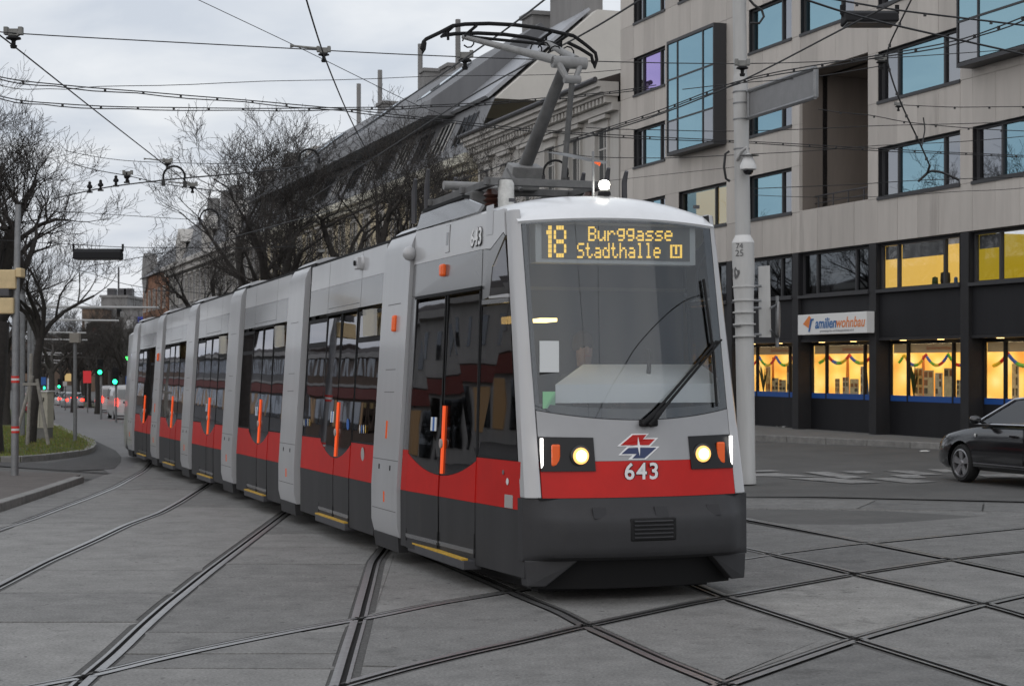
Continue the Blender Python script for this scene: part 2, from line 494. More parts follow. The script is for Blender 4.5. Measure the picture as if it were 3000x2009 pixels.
# --- concrete slabs: every cell between rails and joints is one slab
JOINTS = [[A(-300, 500), A(860, 483)], [A(380, 425), A(1010, 425)], [A(520, 370), A(1100, 368)], [A(690, 284), A(1260, 284)], [A(830, 213), A(1360, 216)],
 [A(-300, 670), A(420, 664)],
 [A(730, 580), A(1580, 580)], [A(550, 670), A(1450, 672)], [A(300, 785), A(1300, 785)], [A(-300, 927), A(1120, 927)],
 [A(-300, 1108), A(900, 1108)], [A(-300, 1318), A(700, 1318)], [A(950, 480), A(1740, 488)], [A(1120, 392), A(1800, 400)],
 [A(1590, 560), A(2380, 560)], [A(1480, 645), A(2400, 645)], [A(1370, 745), A(2350, 747)], [A(1220, 881), A(2310, 881)], [A(1060, 1020), A(1900, 1030)], [A(880, 1172), A(2240, 1172)],
 [A(740, 1308), A(2200, 1306)], [A(800, 1395), A(2150, 1400)], [A(1750, 470), A(2380, 470)],
 [(2100, 1490), C(195, 325), C(2141, 355), (3300, 1505)],
 [C(200, 306), C(365, 262)], [C(975, 332), C(1105, 276)], [C(1850, 356), C(1862, 288)],
 [C(120, 575), C(870, 543), C(1000, 560)], [C(1330, 552), C(1400, 548), C(1990, 610)], [C(1960, 488), C(2300, 505)],
 [B(300, 900), B(620, 906)], [B(760, 860), B(960, 1020)],
 [C(2100, 740), C(2300, 700)], [C(1700, 1250), C(2300, 1150)],
 [B(430, 430), B(1000, 440)],
]
OUT = [(-420, 1600), (0, 1500), (120, 1458), (245, 1413), (300, 1392), (380, 1372), (410, 1345), (470, 1330), (700, 1345), (1300, 1380), (2100, 1440), (2182, 1460), (3300, 1482), (3400, 2080), (-520, 2080)]
def slabs():
    vs, es, israil = [], [], []
    def poly(pts, rail):
        b = len(vs); vs.extend([p.xy for p in pts])
        for k in range(len(pts) - 1): es.append((b + k, b + k + 1)); israil.append(rail)
    for ri, r in enumerate(RL): poly(r[::5] + [r[-1]], 0.10 if ri in (2, 3) else 0.088)
    for j in JOINTS:
        q = [V(*G(*p).xy, 0) for p in j]
        e0, e1 = (q[0] - q[1]).normalized() * .16, (q[-1] - q[-2]).normalized() * .16
        poly([q[0] + e0] + q + [q[-1] + e1], 0.0)
    op = [G(*p) for p in OUT]; poly(op + [op[0]], 0.0)
    ov, oe, of, _, oo, _ = delaunay_2d_cdt(vs, es, [], 0, 1e-4, True)
    lab = {}
    segs = [(vs[a].x, vs[a].y, vs[b].x - vs[a].x, vs[b].y - vs[a].y, r) for (a, b), r in zip(es, israil)]
    for e in oe:
        pa, pb = ov[e[0]], ov[e[1]]
        mids = [(pa[0] * (1 - t) + pb[0] * t, pa[1] * (1 - t) + pb[1] * t) for t in (.25, .5, .75)]
        for ax, ay, dx_, dy_, r in segs:
            L2 = dx_ * dx_ + dy_ * dy_
            if L2 < 1e-12: continue
            ok = True
            for mx_, my_ in mids:
                t = ((mx_ - ax) * dx_ + (my_ - ay) * dy_) / L2
                if t < -1e-4 or t > 1.0001 or abs((mx_ - ax) * dy_ - (my_ - ay) * dx_) > 4e-4 * math.sqrt(L2): ok = False; break
            if ok: lab[frozenset(e)] = max(lab.get(frozenset(e), 0.0), r)
    ef = {}
    for fi, f in enumerate(of):
        for k in range(3): ef.setdefault(frozenset((f[k], f[(k + 1) % 3])), []).append(fi)
    comp = [-1] * len(of); n = 0
    for s0 in range(len(of)):
        if comp[s0] >= 0: continue
        comp[s0] = n; st = [s0]
        while st:
            f = st.pop()
            for k in range(3):
                e = frozenset((of[f][k], of[f][(k + 1) % 3]))
                if e in lab: continue
                for g in ef[e]:
                    if comp[g] < 0: comp[g] = n; st.append(g)
        n += 1
    poly2 = [p.xy for p in op]
    def inside(p):
        c = False
        for i in range(len(poly2)):
            a, b = poly2[i], poly2[i - 1]
            if (a.y > p.y) != (b.y > p.y) and p.x < (b.x - a.x) * (p.y - a.y) / (b.y - a.y) + a.x: c = not c
        return c
    made = 0
    for c in range(n):
        fs = [f for f in range(len(of)) if comp[f] == c]
        if not inside(sum((Vector(ov[i]) for i in of[fs[0]]), Vector((0, 0))) / 3): continue
        nxt = {}
        for f in fs:
            for k in range(3):
                a, b = of[f][k], of[f][(k + 1) % 3]
                gs = [g for g in ef[frozenset((a, b))] if comp[g] == c]
                if len(gs) == 1: nxt[a] = b
        if len(nxt) < 3: continue
        s0 = next(iter(nxt)); loop = [s0]; q = nxt[s0]
        while q != s0 and q in nxt and len(loop) < 3000: loop.append(q); q = nxt[q]
        P = [Vector(ov[i]) for i in loop]
        rl = [lab.get(frozenset((loop[i], loop[(i + 1) % len(loop)])), 0.0) for i in range(len(loop))]
        # drop near-collinear points on the same kind of edge
        area = 0.5 * sum(P[i].x * P[(i + 1) % len(P)].y - P[(i + 1) % len(P)].x * P[i].y for i in range(len(P)))
        if area < 0: P.reverse(); rl = rl[::-1]; rl = rl[1:] + rl[:1]; area = -area
        if area < 0.03: continue
        m = len(P); Q = []; PP = []
        for i in range(m):
            a, b, d = P[i - 1], P[i], P[(i + 1) % m]
            e1, e2 = (b - a), (d - b)
            if e1.length < 1e-6 or e2.length < 1e-6: continue
            e1.normalize(); e2.normalize()
            n1, n2 = Vector((-e1.y, e1.x)), Vector((-e2.y, e2.x))
            o1, o2 = (rl[i - 1] or 0.014), (rl[i] or 0.014)
            cr = e1.x * e2.y - e1.y * e2.x; PP.append(b)
            if abs(cr) < 0.12: Q.append(b + (n1 + n2).normalized() * max(o1, o2))
            else:
                p1, p2 = b + n1 * o1, b + n2 * o2
                t = ((p2 - p1).x * e2.y - (p2 - p1).y * e2.x) / cr
                q2 = p1 + e1 * t
                if (q2 - b).length > 0.55: q2 = b + (q2 - b).normalized() * 0.55
                Q.append(q2)
        # collapse edges that the offset has turned round (sharp tips between crossing rails)
        for _ in range(60):
            bad = [i for i in range(len(Q)) if (Q[(i + 1) % len(Q)] - Q[i]).dot(PP[(i + 1) % len(PP)] - PP[i]) < 0]
            if not bad or len(Q) < 4: break
            i = bad[0]; j = (i + 1) % len(Q)
            Q[i] = (Q[i] + Q[j]) / 2; PP[i] = (PP[i] + PP[j]) / 2
            del Q[j]; del PP[j]
        # simplify
        S = []
        for i in range(len(Q)):
            a, b, d = Q[i - 1], Q[i], Q[(i + 1) % len(Q)]
            if (b - a).length < 0.004: continue
            S.append(b)
        if len(S) < 3: continue
        ar2 = 0.5 * sum(S[i].x * S[(i + 1) % len(S)].y - S[(i + 1) % len(S)].x * S[i].y for i in range(len(S)))
        if ar2 < 0.02: continue
        mb = MB()
        dz = random.uniform(-0.004, 0.002)
        mb.prism([V(p.x, p.y, zg(p.x, p.y) + dz - 0.03) for p in S], (0, 0, 0.03))
        cy = sum(p.y for p in S) / len(S)
        cx_ = sum(p.x for p in S) / len(S)
        dia = G(2480, 1775)
        if (cx_ - dia.x) ** 2 + (cy - dia.y) ** 2 < .8: cm = M_conc[3]          # the pale worn slab in the rail diamond
        elif -4.75 < cx_ < -2.95 and cy < 25: cm = random.choice((M_conc[1], M_conc[1], M_conc[3], M_conc[0]))   # newer paler row
        else: cm = random.choices(M_conc, (4, 2, 3, .4))[0]
        mb.build('concrete_slab', cm, ground)
        made += 1
    print('slabs', made)
slabs()

# bright worn slab inside the rail diamond is the light concrete
# --- asphalt carriageway beyond the tracks, crossing stripes, far tramway
def strip_sheet(rows, lift, name, m):
    mb = MB(); n = 13
    for (x0, y0), (x1, y1) in rows:
        for k in range(n + 1):
            x, y = x0 + (x1 - x0) * k / n, y0 + (y1 - y0) * k / n; mb.v.append((x, y, zg(x, y) + lift))
    for r in range(len(rows) - 1):
        for k in range(n):
            a = r * (n + 1) + k; mb.f.append([a, a + 1, a + n + 2, a + n + 1]); mb.m.append(0)
    return mb.build(name, m)
ra, rb = G(2000, 1452), G(3300, 1482)
road = strip_sheet([((ra.x, ra.y - .10), (rb.x + 20, rb.y - 6.1)), ((ra.x - .3, ra.y + 2.5), (rb.x + 22, rb.y)), ((1.2, 32), (40, 30)), ((-1.2, 42), (45, 42)), ((-9, 66), (30, 60)), ((-22, 110), (10, 90)), ((-50, 200), (-20, 200))], -0.006, 'road', M_asph)
kind(road, 'structure')
M_mark = mat('worn_road_paint', (0.24, 0.236, 0.228), 0.8, nscale=7, namt=0.3, stain=(3.5, (0.11, 0.108, 0.105), 0.48))
E = lambda x, y: (2150 + x / 2.755, 900 + y / 2.755)
STR = [[E(150, 1340), E(350, 1338), E(700, 1368), E(150, 1362)], [E(560, 1330), E(760, 1328), E(1050, 1372), E(900, 1384)], [E(350, 1372), E(800, 1378), E(1200, 1412), E(950, 1422)],
       [E(860, 1325), E(1040, 1320), E(1130, 1338), E(990, 1340)], [E(1200, 1316), E(1420, 1316), E(1700, 1352), E(1500, 1352)], [E(1060, 1378), E(1300, 1376), E(1640, 1408), E(1420, 1420)],
       [E(1250, 1352), E(1480, 1350), E(1560, 1376), E(1390, 1378)], [E(1560, 1308), E(1720, 1304), E(1790, 1330), E(1690, 1332)], [E(1960, 1348), E(2342, 1346), E(2342, 1372), E(2050, 1376)], [E(150, 1315), E(300, 1312), E(380, 1322), E(160, 1328)]]
for s in STR:
    o = sheet([G(*p) for p in s], 0.004, 'crossing_stripe', M_mark, road)

# far street: dark tram reservation with rails, grass strip, left grass island
M_res = mat('tram_reservation', (0.135, 0.132, 0.13), 0.75, nscale=1.2, namt=0.2, bump=0.3, bscale=40)
resv = kind(sheet([G(60, 1205), G(150, 1182), G(420, 1206), G(420, 1330), G(480, 1350), G(330, 1392), G(240, 1330), G(150, 1255)], -0.012, 'tram_reservation', M_res), 'structure')
H1 = lambda x, y: (x / 2.925, 1000 + y / 2.925)
for k, pl in enumerate([[H1(430, 575), H1(700, 640), H1(900, 700), H1(1110, 770)], [H1(440, 650), H1(650, 735), H1(870, 815), H1(1120, 895)], [H1(500, 560), H1(800, 600), H1(1110, 645)], [H1(470, 600), H1(800, 668), H1(1110, 720)],
                       [(-40, 1362), H1(0, 1065), H1(400, 1092), H1(900, 1125), H1(1180, 1140)], [(-40, 1385), H1(0, 1130), H1(500, 1165), H1(900, 1188), H1(1040, 1200)]]):
    g2 = [G(*p) for p in pl]
    mb = MB()
    for a in range(len(g2) - 1):
        d = (g2[a + 1] - g2[a]).normalized(); nn = V(-d.y, d.x, 0) * 0.06
        mb.face([p + V(0, 0, -0.008 + 0.001 * k) for p in (g2[a] - nn, g2[a + 1] - nn, g2[a + 1] + nn, g2[a] + nn)])
    mb.build('rail', M_groove, resv)
apat = kind(sheet([G(*p) for p in [H1(470, 760), H1(700, 800), H1(820, 850), H1(990, 930), H1(1040, 985), H1(1035, 1030), H1(980, 1088), H1(640, 1102), H1(200, 1075), (-80, 1362), (-80, 1350), H1(400, 1040), H1(700, 990)]], -0.008, 'asphalt_patch', M_asphd), 'structure')
# grass island with granite kerb stones
ISL = [(-160, 1352), (0, 1352), (60, 1351), (130, 1346), (200, 1338), (250, 1331), (272, 1322), (279, 1312), (276, 1302), (262, 1294), (240, 1286), (200, 1268), (160, 1247), (120, 1228), (85, 1212), (62, 1203), (-160, 1200)]
ip = [G(*p) for p in ISL]
mb = MB(); mb.prism([V(p.x, p.y, zg(p.x, p.y) - 0.05) for p in ip], (0, 0, 0.16))
island = kind(mb.build('grass_island', M_grass), 'structure')
acc = []
for a in range(len(ip) - 2):
    p, q = ip[a], ip[a + 1]; L = (q - p).length; k = max(1, int(L / 1.1))
    for b in range(k): acc.append((p.lerp(q, b / k), p.lerp(q, (b + 1) / k)))
ctr = sum(ip, V(0, 0, 0)) / len(ip)
for p, q in acc:
    d = (q - p).normalized(); nn = V(-d.y, d.x, 0)
    if nn.dot(ctr - p) < 0: nn = -nn
    mb = MB(); e = d * 0.012
    mb.prism([V(v.x, v.y, zg(v.x, v.y) - 0.05) for v in (p + e - nn * 0.03, q - e - nn * 0.03, q - e + nn * 0.20, p + e + nn * 0.20)], (0, 0, 0.175))
    mb.build('kerb_stone', M_kerb, island, bevel=0.015)
def blades(name, area_pts, n, h, cols, parent=None):
    mb = MB(); xs = [p.x for p in area_pts]; ys = [p.y for p in area_pts]
    def inside(x, y):
        c = False
        for i in range(len(area_pts)):
            a, b = area_pts[i], area_pts[i - 1]
            if (a.y > y) != (b.y > y) and x < (b.x - a.x) * (y - a.y) / (b.y - a.y) + a.x: c = not c
        return c
    k = 0
    while k < n:
        x, y = random.uniform(max(min(xs), -28), max(xs)), random.uniform(min(ys), min(max(ys), 75))
        if not inside(x, y): k += 0.2; continue
        k += 1
        a = random.uniform(0, 6.28); w = 0.012; hh = h * random.uniform(0.5, 1.4); z = zg(x, y) + 0.105
        lx, ly = random.uniform(-.03, .03), random.uniform(-.03, .03)
        mb.face([(x - w * math.cos(a), y - w * math.sin(a), z), (x + w * math.cos(a), y + w * math.sin(a), z), (x + lx, y + ly, z + hh)], random.randrange(len(cols)))
    return mb.build(name, cols, parent)
gcols = [mat('grass_a', (0.11, 0.165, 0.022), 0.8), mat('grass_b', (0.16, 0.18, 0.032), 0.8), mat('grass_c', (0.17, 0.14, 0.045), 0.8)]
go = blades('grass', ip, 26000, 0.07, gcols)
kind(go, 'stuff'); tag(go, 'short green winter grass on the kerbed island', 'grass')
# verge between tramway and carriageway, far left
vp = [G(150, 1176), G(420, 1196), G(700, 1218), G(700, 1240), G(420, 1208), G(150, 1183)]
mb = MB(); mb.prism([V(p.x, p.y, zg(p.x, p.y) - 0.05) for p in vp], (0, 0, 0.15))
verge = kind(mb.build('grass_verge', mat('verge_soil', (0.06, 0.062, 0.03), 0.95, nscale=2, namt=0.4, bump=0.5)), 'structure')
# left footway with kerb
M_walk = mat('footway_asphalt', (0.10, 0.088, 0.08), 0.88, nscale=2, namt=0.25, bump=0.5, bscale=80)
wpx = [(-420, 1585), (0, 1483), (110, 1446), (235, 1404), (225, 1399), (120, 1396), (0, 1392), (-420, 1392)]
wp = [G(*p) for p in wpx]
mb = MB(); mb.prism([V(p.x, p.y, zg(p.x, p.y) - 0.05) for p in wp], (0, 0, 0.14))
walk = kind(mb.build('footway', M_walk), 'structure')
kp = [G(*p) for p in [(-420, 1600), (0, 1493), (115, 1456), (243, 1411)]]
for a in range(3):
    p, q = kp[a], kp[a + 1]; k = max(1, int((q - p).length / 1.2)); d = (q - p).normalized(); nn = V(-d.y, d.x, 0)
    for b in range(k):
        u, v = p.lerp(q, b / k) + d * 0.01, p.lerp(q, (b + 1) / k) - d * 0.01
        mb = MB(); mb.prism([V(w.x, w.y, zg(w.x, w.y) - 0.05) for w in (u - nn * 0.02, v - nn * 0.02, v + nn * 0.18, u + nn * 0.18)], (0, 0, 0.155))
        mb.build('kerb_stone', M_kerb, walk, bevel=0.015)
# footway in front of the office block
M_pav = mat('pavement', (0.13, 0.128, 0.122), 0.85, nscale=1.5, namt=0.2, bump=0.4, bscale=60)
K0, K1 = V(6.25, 45.0, 0), V(10.3, 39.6, 0)
kd = (K1 - K0).normalized()
pv = [K0 - kd * 0.0, K1, K1 + kd * 14, V(32, 50, 0), V(12, 70, 0), V(0.8, 66, 0), V(2.2, 56, 0), V(4.6, 48.0, 0)]
mb = MB(); mb.prism([V(p.x, p.y, -0.05) for p in pv], (0, 0, 0.185))
pav = kind(mb.build('pavement', M_pav), 'structure')
for seg0, seg1 in ((K0, K1 + kd * 8), (V(4.6, 48.0, 0), K0)):
    d = (seg1 - seg0).normalized(); nn = V(-d.y, d.x, 0); k = int((seg1 - seg0).length / 1.3)
    if nn.y < 0: nn = -nn
    for b in range(k):
        u, v = seg0.lerp(seg1, b / k) + d * 0.01, seg0.lerp(seg1, (b + 1) / k) - d * 0.01
        mb = MB(); mb.prism([V(w.x, w.y, -0.05) for w in (u - nn * 0.03, v - nn * 0.03, v + nn * 0.2, u + nn * 0.2)], (0, 0, 0.19))
        mb.build('kerb_stone', M_kerb, pav, bevel=0.015)
# ------------------------------------------------------------------ buildings
M_pane = glass('office_glass', (0.03, 0.05, 0.06), 0.62, (0.42, 0.66, 0.76), 0.01, 1.5, wob=0.03)
M_paneg = glass('office_glass_grey', (0.06, 0.06, 0.065), 0.42, (0.72, 0.74, 0.78), 0.02, 1.5)
M_panep = glass('office_glass_violet', (0.05, 0.04, 0.08), 0.66, (0.62, 0.50, 0.95), 0.02, 1.5)
M_paned = glass('dark_glass', (0.05, 0.05, 0.055), 0.13, (0.8, 0.85, 0.9), 0.02, 1.5)
M_clear = glass('shop_glass', (0.92, 0.92, 0.92), 0.035)
M_ofr = mat('window_frame_grey', (0.045, 0.045, 0.048), 0.5, spec=.3)
M_stone = [mat('stone_a', (0.445, 0.415, 0.382), 0.85, nscale=2.2, namt=0.10, streak=True, bump=0.1, bscale=25, stain=(0.8, (0.37, 0.34, 0.31), 0.60)),
           mat('stone_b', (0.43, 0.40, 0.368), 0.85, nscale=2.0, namt=0.12, streak=True, bump=0.1, bscale=25, stain=(0.9, (0.33, 0.305, 0.28), 0.58)),
           mat('stone_c', (0.46, 0.43, 0.395), 0.85, nscale=2.4, namt=0.10, streak=True, bump=0.1, bscale=25, stain=(0.7, (0.39, 0.36, 0.33), 0.60))]
M_base = mat('dark_cladding', (0.014, 0.014, 0.016), 0.5, spec=.25, nscale=2, namt=0.2, streak=True)
M_basel = mat('dark_cladding_light', (0.026, 0.0255, 0.027), 0.55, spec=.25, nscale=2, namt=0.2)
M_lit = emis('lit_room_yellow', (1.0, 0.62, 0.13), 0.85)
M_litw = emis('lit_room_warm', (1.0, 0.66, 0.28), 0.75)
M_shop = mat('shop_back_wall', (0.5, 0.35, 0.12), 0.7, nscale=1.1, namt=0.3, emit=(1.0, 0.62, 0.17), estr=1.4)
def warm_room(m):          # a lit room seen through glass: patches of pale and orange light
    nt = m.node_tree; b = nt.nodes['Principled BSDF']
    t = nt.nodes.new('ShaderNodeTexCoord'); n = nt.nodes.new('ShaderNodeTexVoronoi'); n.inputs['Scale'].default_value = 2.1; n.feature = 'SMOOTH_F1'
    r = nt.nodes.new('ShaderNodeValToRGB'); e = r.color_ramp.elements
    e[0].position = .1; e[0].color = (1, .70, .24, 1); e[1].position = .75; e[1].color = (.62, .20, .02, 1)
    x = r.color_ramp.elements.new(.42); x.color = (.95, .52, .10, 1)
    nt.links.new(t.outputs['Object'], n.inputs['Vector']); nt.links.new(n.outputs['Distance'], r.inputs[0]); nt.links.new(r.outputs[0], b.inputs['Emission Color'])
warm_room(M_shop)

BT = R(19.72)
bex = V(-math.sin(BT), math.cos(BT), 0); bey = V(-math.cos(BT), -math.sin(BT), 0)   # along the street (away), and out towards it
BM = frame(V(9.41, 45.2, 0), bex, bey, V(0, 0, 1))
office = thing('office_building', 'modern stone-clad office block with blue windows over dark shopfronts', 'building', BM)
T0, T1 = -14.0, 16.5
def wall_hole_strips(t0, t1, z0, z1, holes):
    """rectangles covering [t0,t1]x[z0,z1] minus holes (t0,t1,z0,z1)"""
    ts = sorted({t0, t1, *[h[0] for h in holes], *[h[1] for h in holes]}); out = []
    for a, b in zip(ts, ts[1:]):
        if b - a < 1e-4 or b <= t0 or a >= t1: continue
        m = (a + b) / 2; zs = sorted([(h[2], h[3]) for h in holes if h[0] <= m <= h[1]]); z = z0
        for h0, h1 in zs:
            if h0 > z: out.append((a, b, z, h0))
            z = max(z, h1)
        if z < z1: out.append((a, b, z, z1))
    return out
SILL = [6.3, 8.8, 11.3, 13.8]
cols = {'A': (12.75, 15.35), 'B': (4.15, 6.78), 'D': (-4.12, -0.44), 'E': (-8.3, -4.62), 'F': (-12.6, -8.8)}
wins = []
for z in SILL:
    for c in 'ABDEF':
        if c == 'E' and z in (8.8, 11.3): continue
        wins.append((c, *cols[c], z, z + 1.32))
for z in (6.3, 13.8): wins.append(('L', 8.25, 11.7, z, z + 1.32))
for z in (11.3, 13.8): wins.append(('C', 0.75, 3.65, z, z + 1.32))
LOG = (0.05, 3.70, 6.33, 10.2)
holes = [w[1:] for w in wins] + [LOG]
ZS, ZE = 5.15, 16.6
# stone panels, each a piece of its own
LIFT = [ZS, 6.3, 7.62, 8.8, 10.12, 11.3, 12.62, 13.8, 15.12, ZE]
for a, b, z0, z1 in wall_hole_strips(T0, T1, ZS, ZE, holes):
    zz = [z0] + [z for z in LIFT if z0 + .05 < z < z1 - .05] + [z1]
    n = max(1, round((b - a) / 0.95))
    for i in range(n):
        for zA, zB in zip(zz, zz[1:]):
            mb = MB(); d = random.uniform(-.004, .003)
            mb.bb(a + (b - a) * i / n + .004, a + (b - a) * (i + 1) / n - .004, -0.10, d, zA + .004, zB - .004)
            mb.build('stone_panel', random.choice(M_stone), office)
mb = MB()
for q in wall_hole_strips(T0, T1, ZS, ZE, [LOG]): mb.bb(q[0], q[1], -0.9, -0.75, q[2], q[3])
carc = mb.build('carcass', M_base, office)
# end walls (towards the older houses) and roof slab
mb = MB(); mb.bb(T1 - .12, T1 + .004, -14, -.101, 0.1, ZE); mb.build('end_wall', M_stone[1], office)
mb = MB(); mb.bb(T0, T1, -14, .1, ZE, ZE + .35); mb.build('roof', M_base, office)

def window(t0, t1, z0, z1, kindw, par, y=-0.14, glassm=None, lit=None, side_narrow=0.22):
    fr = MB(); f = .075
    for q in ((t0, t1, z0, z0 + f), (t0, t1, z1 - f, z1), (t0, t0 + f, z0 + f, z1 - f), (t1 - f, t1, z0 + f, z1 - f)):
        fr.bb(q[0], q[1], y - .06, y + .03, q[2], q[3])
    L = t1 - t0
    if kindw == 3: cuts = [t0 + L * side_narrow, t1 - L * side_narrow]
    elif kindw == 2: cuts = [t0 + L * .28]
    elif kindw == -2: cuts = [t1 - L * .28]
    else: cuts = []
    for c in cuts: fr.bb(c - .035, c + .035, y - .06, y + .035, z0 + f, z1 - f)
    w = fr.build('window', M_ofr, par)
    sl = MB(); sl.bb(t0 - .02, t1 + .02, y, .035, z0 - .05, z0 + .03); sl.build('sill', M_ofr, w)
    for a, b in ((t0, t0 + .0),): pass
    # reveals
    rv = MB(); rv.bb(t0 - .0, t0 + .012, y, -.012, z0, z1); rv.bb(t1 - .012, t1, y, -.012, z0, z1); rv.bb(t0 + .012, t1 - .012, y, -.012, z1 - .012, z1); rv.build('reveal', M_base, w)
    ed = [t0 + f] + cuts + [t1 - f]
    for k in range(len(ed) - 1):
        a, b = ed[k] + (.035 if k else 0), ed[k + 1] - (.035 if k < len(ed) - 2 else 0)
        gm = glassm
        if gm is None:
            gm = M_paneg if (b - a) < .33 * L else M_pane
        p = MB(); p.bb(a, b, y - .03, y - .02, z0 + f, z1 - f); p.build('pane', gm, w)
    bk = MB()
    if lit: bk.face([V(t0, y - .5, z0), V(t1, y - .5, z0), V(t1, y - .5, z1), V(t0, y - .5, z1)]); bk.build('lit_room', lit, w)
    return w
for c, a, b, z0, z1 in wins:
    kw = 3 if c in 'ADL' else (2 if c in 'B' else (-2 if c == 'E' else 3))
    if c == 'C': kw = 2
    gm = None; lit = None
    if c == 'L' and z0 < 7: w = window(a, b, z0, z1, 2, office, lit=M_litw, glassm=glass('office_glass_lit', (0.75, 0.75, 0.7), 0.18, (0.5, 0.72, 0.8))); continue
    w = window(a, b, z0, z1, kw, office)
    if c == 'A' and z0 == 11.3:
        for p in w.children:
            if p.name.startswith('pane') and p.data.materials[0] == M_pane: p.data.materials[0] = M_panep
# box windows standing proud of the wall
def boxwin(t0, t1, z0, z1, d=0.45):
    mb = MB()
    mb.bb(t0, t1, .01, d, z1 - .10, z1); mb.bb(t0, t1, .01, d, z0, z0 + .10); mb.bb(t0, t0 + .05, .01, d, z0 + .1, z1 - .1); mb.bb(t1 - .05, t1, .01, d, z0 + .1, z1 - .1)
    mb.bb(t0 + .05, t1 - .05, .01, .05, z0 + .1, z1 - .1)
    bo = mb.build('box_window', M_ofr, office, 0, .006)
    L = t1 - t0; tc_ = [t0 + .05, t0 + L * .23, t0 + L * .77, t1 - .05]; H_ = z1 - z0; zc = [z0 + .1, z0 + H_ * .30, z0 + H_ * .66, z1 - .1]
    for i in range(3):
        for j in range(3):
            p = MB(); p.bb(tc_[i] + .025, tc_[i + 1] - .025, d - .05, d - .03, zc[j] + .025, zc[j + 1] - .025)
            p.build('pane', M_paneg if j == 0 and i != 1 else M_pane, bo)
    m2 = MB()
    for t in tc_[1:3]: m2.bb(t - .025, t + .025, d - .08, d - .005, z0 + .1, z1 - .1)
    for z in zc[1:3]: m2.bb(t0 + .05, t1 - .05, d - .08, d - .008, z - .025, z + .025)
    m2.build('mullions', M_ofr, bo)
boxwin(8.24, 11.67, 8.77, 12.50); boxwin(-8.3, -4.62, 9.0, 12.6)
# loggia
t0, t1, z0, z1 = LOG
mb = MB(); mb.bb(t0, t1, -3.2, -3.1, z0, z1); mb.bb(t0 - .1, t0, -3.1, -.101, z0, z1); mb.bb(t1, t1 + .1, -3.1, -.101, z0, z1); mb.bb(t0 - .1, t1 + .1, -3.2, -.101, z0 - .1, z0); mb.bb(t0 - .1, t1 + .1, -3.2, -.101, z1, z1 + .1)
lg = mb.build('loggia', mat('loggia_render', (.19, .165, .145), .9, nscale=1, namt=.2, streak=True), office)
mb = MB()
for k in range(5): mb.tube([V(t0 + .2 + (t1 - t0 - .4) * k / 4, -.5, z0), V(t0 + .2 + (t1 - t0 - .4) * k / 4, -.5, z0 + .42)], .022, 6)
mb.tube([V(t0, -.5, z0 + .42), V(t1, -.5, z0 + .42)], .022, 6); mb.tube([V(t0, -.5, z0 + .22), V(t1, -.5, z0 + .22)], .014, 6)
mb.build('railing', M_dkm, lg)
# dark base: pillars, spandrels, mezzanine windows, shop windows
PT = [4.12 * k for k in range(-4, 5)]
for k, t in enumerate(PT):
    if not T0 - 1 < t < T1: continue
    mb = MB(); mb.bb(t - .34, t, -.45, .0, .10, ZS - .01); mb.build('pillar', M_basel, office, 0, .01)
cnt = 0
Mdec = [mat('garland_red', (.65, .03, .02), .5, emit=(1, .05, .02), estr=.15), mat('garland_yellow', (.8, .6, .03), .5, emit=(1, .7, .05), estr=.15), mat('garland_green', (.15, .5, .05), .5, emit=(.2, .8, .1), estr=.12), mat('garland_blue', (.03, .12, .5), .5, emit=(.05, .2, .8), estr=.12)]
M_post = [mat('notice_paper', (.60, .57, .42), .7, nscale=9, namt=.3), mat('notice_cream', (.66, .58, .34), .7, nscale=7, namt=.25), mat('notice_blue', (.06, .14, .30), .7), mat('notice_orange', (.75, .22, .02), .7, emit=(1, .25, .02), estr=.25)]
M_plant = mat('house_plant', (.03, .07, .012), .7)
M_bluestrip = mat('blue_sill_strip', (.010, .055, .20), .5, emit=(.01, .08, .4), estr=.08)
